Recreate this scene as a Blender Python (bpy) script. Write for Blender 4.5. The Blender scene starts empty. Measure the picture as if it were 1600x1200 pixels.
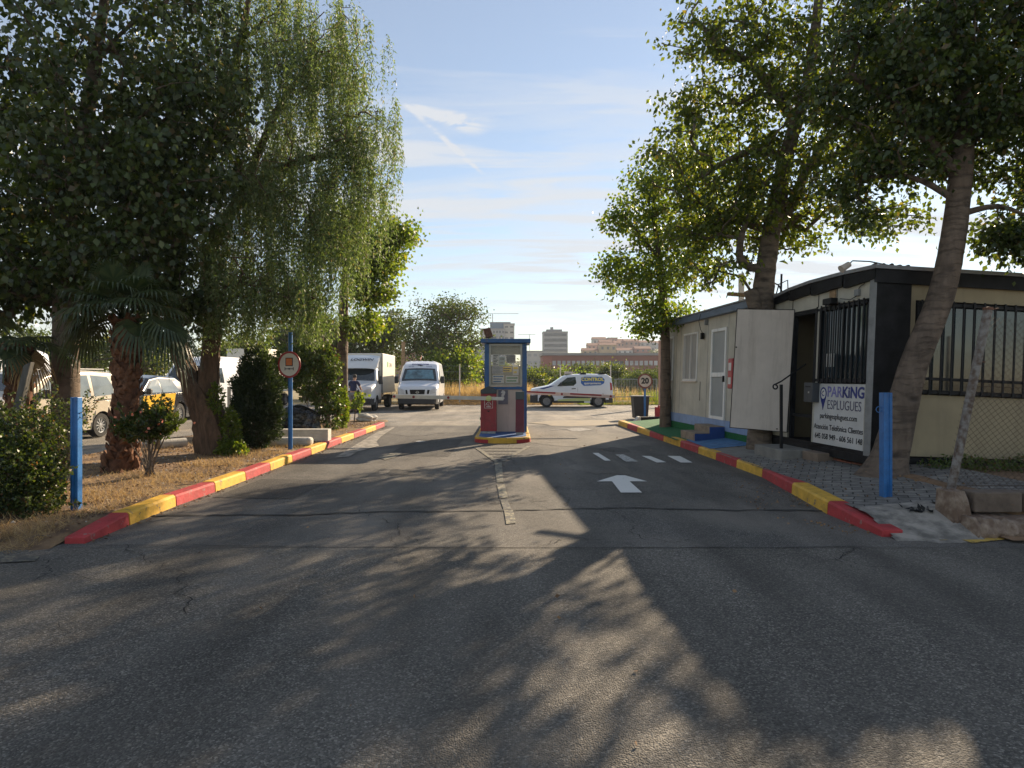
import bpy, bmesh, math, random
import numpy as np
from mathutils import Vector, Matrix
R = math.radians
scene = bpy.context.scene
COL = scene.collection

# ------------------------------------------------------------------ camera, light, exposure
F = 960.0                       # focal length in pixels of the 1600 px wide frame
cam_d = bpy.data.cameras.new("Camera"); cam = bpy.data.objects.new("Camera", cam_d); COL.objects.link(cam)
cam.location = (0, 0, 1.6); cam.rotation_euler = (R(90), 0, 0)
cam_d.sensor_width = 36; cam_d.lens = 36 * F / 1600; cam_d.shift_y = -10 / 1600
cam_d.clip_start = 0.05; cam_d.clip_end = 6000
scene.camera = cam

SUN_AZ, SUN_EL = 33.5, 23.5
world = bpy.data.worlds.new("World"); scene.world = world; world.use_nodes = True
wn, wl = world.node_tree.nodes, world.node_tree.links
wn.clear()
w_out = wn.new('ShaderNodeOutputWorld'); w_bg = wn.new('ShaderNodeBackground')
sky = wn.new('ShaderNodeTexSky'); sky.sky_type = 'NISHITA'; sky.sun_disc = False
sky.sun_elevation = R(SUN_EL); sky.sun_rotation = R(SUN_AZ)
sky.air_density = 1.0; sky.dust_density = 0.08; sky.ozone_density = 1.0
w_bg.inputs['Strength'].default_value = 0.070
tc = wn.new('ShaderNodeTexCoord'); sep = wn.new('ShaderNodeSeparateXYZ')
wl.new(tc.outputs['Generated'], sep.inputs[0])
def wmath(op, a, b=None):
    n = wn.new('ShaderNodeMath'); n.operation = op
    for i, v in enumerate((a, b)):
        if v is None: continue
        if isinstance(v, (int, float)): n.inputs[i].default_value = v
        else: wl.new(v, n.inputs[i])
    return n.outputs[0]
zz = wmath('ADD', wmath('MAXIMUM', sep.outputs[2], 0.0), 0.10)
cu = wmath('DIVIDE', sep.outputs[0], zz); cv = wmath('DIVIDE', sep.outputs[1], zz)
def cloud_layer(rot, sx, sy, scale, lo, hi, detail=9, dist=0.6, off=0.0):
    cmb = wn.new('ShaderNodeCombineXYZ'); wl.new(cu, cmb.inputs[0]); wl.new(cv, cmb.inputs[1])
    mp = wn.new('ShaderNodeMapping'); mp.inputs['Rotation'].default_value = (0, 0, R(rot)); mp.inputs['Scale'].default_value = (sx, sy, 1)
    mp.inputs['Location'].default_value = (off, off * .7, 0)
    wl.new(cmb.outputs[0], mp.inputs[0])
    nz = wn.new('ShaderNodeTexNoise'); nz.inputs['Scale'].default_value = scale; nz.inputs['Detail'].default_value = detail
    nz.inputs['Roughness'].default_value = 0.58; nz.inputs['Distortion'].default_value = dist
    wl.new(mp.outputs[0], nz.inputs['Vector'])
    mr = wn.new('ShaderNodeMapRange'); mr.interpolation_type = 'SMOOTHSTEP'
    mr.inputs['From Min'].default_value = lo; mr.inputs['From Max'].default_value = hi
    wl.new(nz.outputs[0], mr.inputs['Value'])
    return mr.outputs[0]
c1 = cloud_layer(14, .42, 1.3, 1.05, .42, .60, off=3.1)
c2 = cloud_layer(-38, .5, 2.6, 1.6, .46, .62, dist=.5, off=7.7)
cm = wmath('MINIMUM', wmath('ADD', wmath('MULTIPLY', c1, .62), wmath('MULTIPLY', c2, .6)), .9)
mrz = wn.new('ShaderNodeMapRange'); mrz.interpolation_type = 'SMOOTHSTEP'; mrz.inputs['From Min'].default_value = .30; mrz.inputs['From Max'].default_value = .55; mrz.inputs['To Min'].default_value = 1; mrz.inputs['To Max'].default_value = .3; wl.new(sep.outputs[2], mrz.inputs['Value'])
mrh = wn.new('ShaderNodeMapRange'); mrh.interpolation_type = 'SMOOTHSTEP'; mrh.inputs['From Min'].default_value = .03; mrh.inputs['From Max'].default_value = .16; mrh.inputs['To Min'].default_value = .35; wl.new(sep.outputs[2], mrh.inputs['Value'])
cm = wmath('MULTIPLY', wmath('MULTIPLY', cm, mrz.outputs[0]), mrh.outputs[0])
ragged = cloud_layer(20, 2.5, 3.5, 3.0, .34, .62, dist=1.2, off=1.3)
def trail(A, B, w0, w1, amt):
    # a drawn-out streak of cloud between two directions of the sky (on the cloud layer's plane)
    dx, dy = B[0] - A[0], B[1] - A[1]; ln = math.hypot(dx, dy); ux, uy = dx / ln, dy / ln
    px_, py_ = wmath('SUBTRACT', cu, A[0]), wmath('SUBTRACT', cv, A[1])
    t = wmath('DIVIDE', wmath('ADD', wmath('MULTIPLY', px_, ux), wmath('MULTIPLY', py_, uy)), ln)
    d = wmath('ABSOLUTE', wmath('SUBTRACT', wmath('MULTIPLY', px_, uy), wmath('MULTIPLY', py_, ux)))
    wd = wmath('ADD', wmath('MULTIPLY', t, w1 - w0), w0)
    body = wmath('MAXIMUM', wmath('SUBTRACT', 1.0, wmath('DIVIDE', d, wmath('MAXIMUM', wd, .001))), 0.0)
    ends = wmath('MULTIPLY', wmath('MINIMUM', wmath('MAXIMUM', wmath('MULTIPLY', t, 9.0), 0.0), 1.0), wmath('MINIMUM', wmath('MAXIMUM', wmath('MULTIPLY', wmath('SUBTRACT', 1.0, t), 3.0), 0.0), 1.0))
    return wmath('MULTIPLY', wmath('MULTIPLY', wmath('MULTIPLY', body, ends), ragged), amt)
cm = wmath('ADD', cm, trail((-.33, 1.80), (-.06, 1.96), .02, .09, 1.6))
cm = wmath('ADD', cm, trail((-.31, 1.80), (-.08, 2.36), .018, .014, .9))
cm = wmath('MINIMUM', wmath('MAXIMUM', cm, .22), .92)
mix = wn.new('ShaderNodeMixRGB'); wl.new(cm, mix.inputs[0]); wl.new(sky.outputs[0], mix.inputs[1])
mix.inputs[2].default_value = (4.8, 4.95, 5.2, 1)
wl.new(mix.outputs[0], w_bg.inputs[0]); wl.new(w_bg.outputs[0], w_out.inputs[0])

sun_d = bpy.data.lights.new("Sun", 'SUN'); sun = bpy.data.objects.new("Sun", sun_d); COL.objects.link(sun)
sun_d.energy = 5.0; sun_d.angle = R(0.55); sun_d.color = (1.0, 0.80, 0.56)
sdir = Vector((math.sin(R(SUN_AZ)) * math.cos(R(SUN_EL)), math.cos(R(SUN_AZ)) * math.cos(R(SUN_EL)), math.sin(R(SUN_EL))))
sun.rotation_euler = sdir.to_track_quat('Z', 'Y').to_euler(); sun.location = (30, 40, 30)
scene.view_settings.view_transform = 'Standard'; scene.view_settings.look = 'None'
scene.view_settings.gamma = 1; scene.view_settings.exposure = 1.22
scene.cycles.max_bounces = 8; scene.cycles.transparent_max_bounces = 8; scene.cycles.transmission_bounces = 5

# ------------------------------------------------------------------ helpers
def G(px, py, z=0.0):
    """measured photo point on the horizontal plane z"""
    s = (py - 590) / (1.6 - z); return Vector(((px - 800) / s, F / s, z))
def Q(px, py, Y):
    """measured photo point at distance Y"""
    return Vector(((px - 800) * Y / F, Y, 1.6 - (py - 590) * Y / F))

class MB:
    def __init__(s): s.v = []; s.f = []; s.m = []; s.mi = 0
    def add(s, vs, fs, mi=None):
        o = len(s.v); s.v += [tuple(v) for v in vs]; s.f += [tuple(i + o for i in f) for f in fs]
        s.m += [s.mi if mi is None else mi] * len(fs); return s
    def box(s, x0, x1, y0, y1, z0, z1, mi=None, M=None):
        vs = [(x, y, z) for z in (z0, z1) for y in (y0, y1) for x in (x0, x1)]
        if M is not None: vs = [tuple(M @ Vector(v)) for v in vs]
        return s.add(vs, [(0, 2, 3, 1), (4, 5, 7, 6), (0, 1, 5, 4), (2, 6, 7, 3), (0, 4, 6, 2), (1, 3, 7, 5)], mi)
    def prism(s, poly, axis, a, b, mi=None):
        """poly of 2d points; axis 'x','y','z' extrusion from a to b"""
        def p3(p, t):
            return {'x': (t, p[0], p[1]), 'y': (p[0], t, p[1]), 'z': (p[0], p[1], t)}[axis]
        n = len(poly); vs = [p3(p, a) for p in poly] + [p3(p, b) for p in poly]
        fs = [tuple(range(n))[::-1], tuple(range(n, 2 * n))] + [(i, (i + 1) % n, n + (i + 1) % n, n + i) for i in range(n)]
        return s.add(vs, fs, mi)
    def tube(s, pts, rad, n=8, mi=None, cap=True):
        pts = [Vector(p) for p in pts]
        if not hasattr(rad, '__len__'): rad = [rad] * len(pts)
        rings = []; prev = None
        for i, p in enumerate(pts):
            d = (pts[min(i + 1, len(pts) - 1)] - pts[max(i - 1, 0)]).normalized()
            a = prev if prev is not None else (Vector((1, 0, 0)) if abs(d.x) < .9 else Vector((0, 1, 0)))
            a = (a - d * a.dot(d)).normalized(); prev = a; b = d.cross(a)
            rings.append([p + (a * math.cos(t) + b * math.sin(t)) * rad[i] for t in [2 * math.pi * k / n for k in range(n)]])
        vs = [v for r in rings for v in r]; fs = []
        for i in range(len(pts) - 1):
            for k in range(n):
                fs.append((i * n + k, i * n + (k + 1) % n, (i + 1) * n + (k + 1) % n, (i + 1) * n + k))
        if cap: fs += [tuple(range(n))[::-1], tuple(range((len(pts) - 1) * n, len(pts) * n))]
        return s.add(vs, fs, mi)
    def lathe(s, prof, n=24, M=None, mi=None, cap=True):
        """prof: (r, z)"""
        vs = []
        for r, z in prof:
            for k in range(n):
                t = 2 * math.pi * k / n; v = Vector((r * math.cos(t), r * math.sin(t), z)); vs.append(M @ v if M is not None else v)
        fs = [(i * n + k, i * n + (k + 1) % n, (i + 1) * n + (k + 1) % n, (i + 1) * n + k) for i in range(len(prof) - 1) for k in range(n)]
        if cap: fs += [tuple(range(n))[::-1], tuple(range((len(prof) - 1) * n, len(prof) * n))]
        return s.add(vs, fs, mi)
    def build(s, name, mats, parent=None, bevel=0, smooth=False, loc=None):
        me = bpy.data.meshes.new(name); me.from_pydata(s.v, [], s.f)
        if not isinstance(mats, (list, tuple)): mats = [mats]
        for m in mats: me.materials.append(m)
        me.polygons.foreach_set('material_index', s.m); me.update()
        bm = bmesh.new(); bm.from_mesh(me); bmesh.ops.recalc_face_normals(bm, faces=bm.faces); bm.to_mesh(me); bm.free()
        o = bpy.data.objects.new(name, me); COL.objects.link(o)
        if parent: o.parent = parent
        if loc: o.location = loc
        if bevel:
            b = o.modifiers.new('bev', 'BEVEL'); b.width = bevel; b.segments = 2; b.limit_method = 'ANGLE'; b.angle_limit = R(35)
        if smooth:
            me.polygons.foreach_set('use_smooth', [True] * len(me.polygons))
            try: me.set_sharp_from_angle(angle=R(38))
            except Exception: pass
        return o

def npmesh(name, verts, quads, mats, parent=None, smooth=False, midx=None):
    me = bpy.data.meshes.new(name); nv, nf = len(verts), len(quads)
    me.vertices.add(nv); me.vertices.foreach_set('co', np.asarray(verts, np.float32).ravel())
    k = quads.shape[1]
    me.loops.add(nf * k); me.loops.foreach_set('vertex_index', np.asarray(quads, np.int32).ravel())
    me.polygons.add(nf); me.polygons.foreach_set('loop_start', np.arange(0, nf * k, k, dtype=np.int32))
    if not isinstance(mats, (list, tuple)): mats = [mats]
    for m in mats: me.materials.append(m)
    if midx is not None: me.polygons.foreach_set('material_index', np.asarray(midx, np.int32))
    if smooth: me.polygons.foreach_set('use_smooth', np.ones(nf, bool))
    me.update(calc_edges=True)
    o = bpy.data.objects.new(name, me); COL.objects.link(o)
    if parent: o.parent = parent
    return o

def tag(o, label, cat, group=None):
    o['label'] = label; o['category'] = cat
    if group: o['group'] = group
    return o
def thing(name, label, cat, loc=(0, 0, 0), rz=0, group=None):
    o = bpy.data.objects.new(name, None); COL.objects.link(o); o.location = loc; o.rotation_euler = (0, 0, rz); o.empty_display_size = .2
    return tag(o, label, cat, group)
def struct(o): o['kind'] = 'structure'; return o
def stuff(o): o['kind'] = 'stuff'; return o
def copy_tree(o, parent=None):
    c = o.copy(); COL.objects.link(c); c.parent = parent
    for ch in list(o.children): copy_tree(ch, c)
    return c

def pm(name, col, rough=.7, metal=0., var=.15, scale=5., bump=0., bscale=60., col2=None, spec=.5, emit=None, coat=0., lo=.3, hi=.7, stretch=None):
    m = bpy.data.materials.new(name); m.use_nodes = True; nt = m.node_tree; n, l = nt.nodes, nt.links
    b = n['Principled BSDF']; b.inputs['Roughness'].default_value = rough; b.inputs['Metallic'].default_value = metal
    b.inputs['Specular IOR Level'].default_value = spec; b.inputs['Coat Weight'].default_value = coat
    t = n.new('ShaderNodeTexCoord'); vec = t.outputs['Object']
    if stretch:
        mp = n.new('ShaderNodeMapping'); mp.inputs['Scale'].default_value = stretch; l.new(vec, mp.inputs[0]); vec = mp.outputs[0]
    nz = n.new('ShaderNodeTexNoise'); nz.inputs['Scale'].default_value = scale; nz.inputs['Detail'].default_value = 8; nz.inputs['Roughness'].default_value = .6
    l.new(vec, nz.inputs['Vector'])
    mr = n.new('ShaderNodeMapRange'); mr.inputs['From Min'].default_value = lo; mr.inputs['From Max'].default_value = hi; l.new(nz.outputs[0], mr.inputs[0])
    mx = n.new('ShaderNodeMixRGB'); l.new(mr.outputs[0], mx.inputs[0])
    c2 = col2 if col2 else tuple(min(1, c * (1 + var)) for c in col); c1_ = col if col2 else tuple(c * (1 - var) for c in col)
    mx.inputs[1].default_value = (*c1_, 1); mx.inputs[2].default_value = (*c2, 1); l.new(mx.outputs[0], b.inputs['Base Color'])
    if bump:
        n2 = n.new('ShaderNodeTexNoise'); n2.inputs['Scale'].default_value = bscale; n2.inputs['Detail'].default_value = 5; l.new(vec, n2.inputs['Vector'])
        bp = n.new('ShaderNodeBump'); bp.inputs['Strength'].default_value = min(1, bump); bp.inputs['Distance'].default_value = .02; l.new(n2.outputs[0], bp.inputs['Height']); l.new(bp.outputs[0], b.inputs['Normal'])
    if emit:
        b.inputs['Emission Color'].default_value = (*emit[:3], 1); b.inputs['Emission Strength'].default_value = emit[3]
    return m

def leafmat(name, c_dark, c_light, trans=.4, tcol=None, rough=.5, brown=None):
    m = bpy.data.materials.new(name); m.use_nodes = True; nt = m.node_tree; n, l = nt.nodes, nt.links
    b = n['Principled BSDF']; b.inputs['Roughness'].default_value = rough; b.inputs['Specular IOR Level'].default_value = .45
    g = n.new('ShaderNodeNewGeometry'); cr = n.new('ShaderNodeValToRGB'); l.new(g.outputs['Random Per Island'], cr.inputs[0])
    e = cr.color_ramp.elements; e[0].color = (*c_dark, 1); e[1].color = (*c_light, 1); e[1].position = .93
    if brown:
        x = cr.color_ramp.elements.new(.98); x.color = (*brown, 1)
        cr.color_ramp.elements[1].position = .93
    l.new(cr.outputs[0], b.inputs['Base Color'])
    tr = n.new('ShaderNodeBsdfTranslucent'); mu = n.new('ShaderNodeMixRGB'); mu.blend_type = 'MULTIPLY'; mu.inputs[0].default_value = 1
    l.new(cr.outputs[0], mu.inputs[1]); mu.inputs[2].default_value = (*(tcol or (2.4, 2.1, .8)), 1); l.new(mu.outputs[0], tr.inputs[0])
    ms = n.new('ShaderNodeMixShader'); ms.inputs[0].default_value = trans; l.new(b.outputs[0], ms.inputs[1]); l.new(tr.outputs[0], ms.inputs[2])
    l.new(ms.outputs[0], n['Material Output'].inputs[0]); return m

def glassmat(name, col=(.02, .03, .035), rough=.06, spec=1.0):
    m = pm(name, col, rough=rough, var=.3, scale=1.2, spec=spec); return m

def text(name, s, size, origin, right, up, mat, parent=None, align='CENTER', bold=0.0, sx=1.0, shear=0.0, depth=.0012, spacing=1.0):
    cu_ = bpy.data.curves.new(name, 'FONT'); cu_.body = s; cu_.size = size; cu_.align_x = align; cu_.align_y = 'CENTER'
    cu_.extrude = depth; cu_.offset = bold; cu_.shear = shear; cu_.resolution_u = 3; cu_.space_character = spacing
    t = bpy.data.objects.new(name, cu_); COL.objects.link(t)
    me = bpy.data.meshes.new_from_object(t.evaluated_get(bpy.context.evaluated_depsgraph_get()))
    bpy.data.objects.remove(t); bpy.data.curves.remove(cu_)
    r, u = Vector(right).normalized(), Vector(up).normalized(); nrm = r.cross(u)
    M = Matrix((r, u, nrm)).transposed().to_4x4(); M.translation = Vector(origin)
    me.transform(M @ Matrix.Diagonal((sx, 1, 1, 1)))
    me.materials.clear(); me.materials.append(mat); me.name = name
    o = bpy.data.objects.new(name, me); COL.objects.link(o)
    if parent: o.parent = parent
    return o

# ------------------------------------------------------------------ materials
M = {}
M['blue'] = pm('blue_paint', (.018, .13, .36), .4, var=.25, scale=9, bump=.15, bscale=20)
M['blue_dark'] = pm('kiosk_blue', (.012, .085, .25), .4, var=.2)
M['red'] = pm('red_paint', (.27, .012, .02), .4, var=.25, scale=8)
M['maroon'] = pm('maroon_paint', (.13, .012, .03), .45, var=.2)
M['black'] = pm('black_paint', (.010, .010, .011), .55, var=.4, spec=.25)
M['rubber'] = pm('rubber', (.016, .016, .016), .85, var=.3)
M['white'] = pm('white_paint', (.72, .72, .70), .35, var=.06, scale=3)
M['offwhite'] = pm('offwhite_panel', (.52, .45, .385), .6, var=.08, scale=3)
M['cream'] = pm('cream_panel', (.43, .405, .335), .6, var=.16, scale=2.2, bump=.05, bscale=9)
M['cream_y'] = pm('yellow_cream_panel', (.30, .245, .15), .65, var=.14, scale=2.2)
M['grey_metal'] = pm('grey_metal', (.28, .29, .30), .45, metal=.4, var=.25, scale=12)
M['galv'] = pm('galvanised_pipe', (.10, .065, .045), .7, metal=.2, scale=16, bump=.4, bscale=40, col2=(.24, .225, .21), lo=.36, hi=.6)
M['concrete'] = pm('concrete', (.20, .19, .17), .9, var=.25, scale=4, bump=.35, bscale=35)
M['concrete_l'] = pm('light_concrete', (.50, .47, .42), .9, var=.22, scale=5, bump=.35, bscale=30)
M['brick'] = pm('brick', (.27, .10, .065), .9, var=.35, scale=9, bump=.4, bscale=40)
M['glass'] = glassmat('dark_glass')
M['glass_l'] = pm('pale_glass', (.16, .19, .20), .08, var=.35, scale=.9, spec=1)
M['curtain'] = pm('blind', (.30, .31, .30), .7, var=.1, scale=2)
M['chrome'] = pm('wheel_metal', (.45, .46, .47), .3, metal=.8, var=.1)
M['plastic'] = pm('dark_plastic', (.028, .029, .031), .6, var=.2)
M['lamp'] = pm('lamp_glass', (.55, .57, .60), .1, var=.2, spec=1)
M['lampred'] = pm('tail_lamp', (.35, .01, .01), .2, var=.2)
M['ink'] = pm('ink', (.012, .012, .016), .6, var=.1)
M['inkblue'] = pm('ink_blue', (.015, .025, .17), .5, var=.2)
M['inkyellow'] = pm('ink_yellow', (.75, .62, .10), .5, var=.05)
M['orange'] = pm('orange_print', (.60, .17, .05), .5, var=.1)
M['yellowp'] = pm('yellow_print', (.80, .55, .05), .5, var=.1)
M['paper'] = pm('paper', (.62, .60, .56), .7, var=.08)
M['lime'] = pm('lime_film', (.52, .56, .22), .4, var=.1)
M['turf'] = pm('artificial_turf', (.012, .12, .035), .95, var=.4, scale=40, bump=.5, bscale=300)
M['matblue'] = pm('blue_mat', (.06, .16, .32), .85, var=.3, scale=6, bump=.3, bscale=80)
M['skyblue'] = pm('pale_blue_band', (.20, .29, .47), .6, var=.15, scale=3)
M['wood'] = pm('weathered_wood', (.30, .20, .11), .8, var=.35, scale=5, stretch=(1, 1, 6))
M['rust'] = pm('rusty_metal', (.13, .06, .035), .8, var=.5, scale=12)
M['bark'] = pm('smooth_bark', (.125, .092, .068), .92, var=.35, scale=7, bump=.9, bscale=14, stretch=(1, 1, .35))
M['bark_g'] = pm('grey_bark', (.135, .105, .08), .92, var=.45, scale=5, bump=.8, bscale=10, stretch=(1, 1, 2.2))
M['bark_r'] = pm('rough_bark', (.105, .065, .04), .95, var=.55, scale=9, bump=1, bscale=22, stretch=(1.6, 1.6, .4))
M['palmbark'] = pm('palm_fibre', (.10, .043, .022), .95, var=.6, scale=10, bump=.8, bscale=30)
M['palmbark2'] = pm('palm_leaf_base', (.14, .062, .03), .9, var=.5, scale=14)
M['soil'] = pm('dry_soil', (.19, .115, .062), .98, var=.35, scale=3, bump=.8, bscale=22)

def scars(m, scale=(3.2, 3.2, 2.0), dark=.25):
    nt = m.node_tree; n, l = nt.nodes, nt.links; b = n['Principled BSDF']; src = b.inputs['Base Color'].links[0].from_socket
    t = n.new('ShaderNodeTexCoord'); dn = n.new('ShaderNodeTexNoise'); dn.inputs['Scale'].default_value = 5; l.new(t.outputs['Object'], dn.inputs['Vector'])
    sc = n.new('ShaderNodeVectorMath'); sc.operation = 'SCALE'; sc.inputs['Scale'].default_value = .10; l.new(dn.outputs['Color'], sc.inputs[0])
    ad = n.new('ShaderNodeVectorMath'); ad.operation = 'ADD'; l.new(t.outputs['Object'], ad.inputs[0]); l.new(sc.outputs[0], ad.inputs[1])
    mp = n.new('ShaderNodeMapping'); mp.inputs['Scale'].default_value = (scale[0], scale[1], scale[2] * 2.4); l.new(ad.outputs[0], mp.inputs[0])
    v = n.new('ShaderNodeTexVoronoi'); v.inputs['Scale'].default_value = 1.0; l.new(mp.outputs[0], v.inputs['Vector'])
    mr = n.new('ShaderNodeMapRange'); mr.inputs['From Min'].default_value = .10; mr.inputs['From Max'].default_value = .30; mr.inputs['To Min'].default_value = dark + .1; mr.inputs['To Max'].default_value = 1; l.new(v.outputs['Distance'], mr.inputs[0])
    mp2 = n.new('ShaderNodeMapping'); mp2.inputs['Scale'].default_value = (1.2, 1.2, 9); l.new(ad.outputs[0], mp2.inputs[0])
    n2 = n.new('ShaderNodeTexNoise'); n2.inputs['Scale'].default_value = 1.6; n2.inputs['Detail'].default_value = 6; n2.inputs['Roughness'].default_value = .7; l.new(mp2.outputs[0], n2.inputs['Vector'])
    sc2 = n.new('ShaderNodeSeparateColor'); l.new(v.outputs['Color'], sc2.inputs[0]); gt_ = n.new('ShaderNodeMath'); gt_.operation = 'GREATER_THAN'; gt_.inputs[1].default_value = .45; l.new(sc2.outputs[0], gt_.inputs[0])
    mxs = n.new('ShaderNodeMath'); mxs.operation = 'MAXIMUM'; l.new(mr.outputs[0], mxs.inputs[0]); l.new(gt_.outputs[0], mxs.inputs[1])
    mr2 = n.new('ShaderNodeMapRange'); mr2.inputs['From Min'].default_value = .36; mr2.inputs['From Max'].default_value = .50; mr2.inputs['To Min'].default_value = .68; mr2.inputs['To Max'].default_value = 1.1; l.new(n2.outputs[0], mr2.inputs[0])
    mu = n.new('ShaderNodeMath'); mu.operation = 'MULTIPLY'; l.new(mxs.outputs[0], mu.inputs[0]); l.new(mr2.outputs[0], mu.inputs[1])
    mx = n.new('ShaderNodeMixRGB'); mx.blend_type = 'MULTIPLY'; mx.inputs[0].default_value = 1; l.new(src, mx.inputs[1]); l.new(mu.outputs[0], mx.inputs[2]); l.new(mx.outputs[0], b.inputs['Base Color'])
    bp = n.new('ShaderNodeBump'); bp.inputs['Strength'].default_value = .8; bp.inputs['Distance'].default_value = .03; l.new(mu.outputs[0], bp.inputs['Height'])
    if b.inputs['Normal'].links: l.new(b.inputs['Normal'].links[0].from_socket, bp.inputs['Normal'])
    l.new(bp.outputs[0], b.inputs['Normal'])
def grime(m, amt=.55, col=(.10, .085, .06), sc=(5, 5, .45), lo=.52, hi=.72):
    nt = m.node_tree; n, l = nt.nodes, nt.links; b = n['Principled BSDF']; src = b.inputs['Base Color'].links[0].from_socket
    t = n.new('ShaderNodeTexCoord'); mp = n.new('ShaderNodeMapping'); mp.inputs['Scale'].default_value = sc; l.new(t.outputs['Object'], mp.inputs[0])
    z = n.new('ShaderNodeTexNoise'); z.inputs['Scale'].default_value = 1.6; z.inputs['Detail'].default_value = 9; z.inputs['Roughness'].default_value = .7; l.new(mp.outputs[0], z.inputs['Vector'])
    mr = n.new('ShaderNodeMapRange'); mr.inputs['From Min'].default_value = lo; mr.inputs['From Max'].default_value = hi; mr.inputs['To Max'].default_value = amt; l.new(z.outputs[0], mr.inputs[0])
    mx = n.new('ShaderNodeMixRGB'); l.new(mr.outputs[0], mx.inputs[0]); l.new(src, mx.inputs[1]); mx.inputs[2].default_value = (*col, 1); l.new(mx.outputs[0], b.inputs['Base Color'])
for k_ in ('cream', 'cream_y', 'offwhite', 'white', 'skyblue', 'trimgrey'):
    if k_ in M: grime(M[k_], .32, (.14, .105, .07))
for k_ in ('blue', 'red', 'blue_dark', 'maroon'): grime(M[k_], .5, (.12, .10, .08), (3, 3, 1.2), .55, .68)
scars(M['bark']); scars(M['bark_g'], (4, 4, 2.6), .45)
# ------------------------------------------------------------------ ground, roads
def asphalt(name, dark, light, stone=110., patch=.35, wear=(.16, .145, .13), wearamt=.35):
    m = bpy.data.materials.new(name); m.use_nodes = True; nt = m.node_tree; n, l = nt.nodes, nt.links
    b = n['Principled BSDF']; b.inputs['Roughness'].default_value = .82; b.inputs['Specular IOR Level'].default_value = .4
    g = n.new('ShaderNodeNewGeometry')
    v = n.new('ShaderNodeTexVoronoi'); v.inputs['Scale'].default_value = stone; l.new(g.outputs['Position'], v.inputs['Vector'])
    sepc = n.new('ShaderNodeSeparateColor'); l.new(v.outputs['Color'], sepc.inputs[0])
    cr = n.new('ShaderNodeValToRGB'); l.new(sepc.outputs[0], cr.inputs[0])
    e = cr.color_ramp.elements; e[0].color = (*[c * .6 for c in dark], 1); e[1].color = (*[min(1, c * 1.8) for c in light], 1)
    x = e.new(.45); x.color = (*dark, 1); x = e.new(.86); x.color = (*light, 1)
    n1 = n.new('ShaderNodeTexNoise'); n1.inputs['Scale'].default_value = .45; n1.inputs['Detail'].default_value = 9; n1.inputs['Roughness'].default_value = .65; n1.inputs['Distortion'].default_value = .8
    l.new(g.outputs['Position'], n1.inputs['Vector'])
    mr = n.new('ShaderNodeMapRange'); mr.inputs['From Min'].default_value = .42; mr.inputs['From Max'].default_value = .7; mr.inputs['To Max'].default_value = wearamt; l.new(n1.outputs[0], mr.inputs[0])
    mx = n.new('ShaderNodeMixRGB'); l.new(mr.outputs[0], mx.inputs[0]); l.new(cr.outputs[0], mx.inputs[1]); mx.inputs[2].default_value = (*wear, 1)
    # long stains along the driving direction
    mp = n.new('ShaderNodeMapping'); mp.inputs['Scale'].default_value = (1.1, .22, 1); l.new(g.outputs['Position'], mp.inputs[0])
    n3 = n.new('ShaderNodeTexNoise'); n3.inputs['Scale'].default_value = 1.3; n3.inputs['Detail'].default_value = 6; l.new(mp.outputs[0], n3.inputs['Vector'])
    mr3 = n.new('ShaderNodeMapRange'); mr3.inputs['From Min'].default_value = .35; mr3.inputs['From Max'].default_value = .65; mr3.inputs['To Min'].default_value = 1 - patch; mr3.inputs['To Max'].default_value = 1.1; l.new(n3.outputs[0], mr3.inputs[0])
    hm = n.new('ShaderNodeMixRGB'); hm.blend_type = 'MULTIPLY'; hm.inputs[0].default_value = 1; l.new(mx.outputs[0], hm.inputs[1]); l.new(mr3.outputs[0], hm.inputs[2])
    l.new(hm.outputs[0], b.inputs['Base Color'])
    n2 = n.new('ShaderNodeTexNoise'); n2.inputs['Scale'].default_value = stone * .7; n2.inputs['Detail'].default_value = 4; l.new(g.outputs['Position'], n2.inputs['Vector'])
    ad = n.new('ShaderNodeMath'); ad.operation = 'SUBTRACT'; l.new(n2.outputs[0], ad.inputs[0]); l.new(v.outputs['Distance'], ad.inputs[1])
    bp = n.new('ShaderNodeBump'); bp.inputs['Strength'].default_value = .75; bp.inputs['Distance'].default_value = .012; l.new(ad.outputs[0], bp.inputs['Height']); l.new(bp.outputs[0], b.inputs['Normal'])
    return m
M['street'] = asphalt('street_asphalt', (.104, .095, .082), (.178, .163, .140), stone=104, wear=(.19, .172, .148), wearamt=.6, patch=.42)
M['entry'] = asphalt('entrance_asphalt', (.085, .081, .075), (.17, .16, .145), stone=140, wear=(.23, .205, .175), wearamt=.7)
M['lot'] = asphalt('lot_asphalt', (.17, .16, .145), (.27, .255, .23), stone=120, wear=(.42, .36, .28), wearamt=.8)
M['crack'] = pm('crack_filler', (.012, .012, .012), .95, var=.4)
M['verge'] = pm('verge_soil', (.085, .052, .032), .98, scale=2.6, bump=1, bscale=26, col2=(.27, .175, .09), lo=.38, hi=.64)
M['farsoil'] = pm('far_soil', (.30, .22, .13), .98, scale=1.2, bump=.5, bscale=8, col2=(.20, .19, .08), lo=.35, hi=.65)

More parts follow.
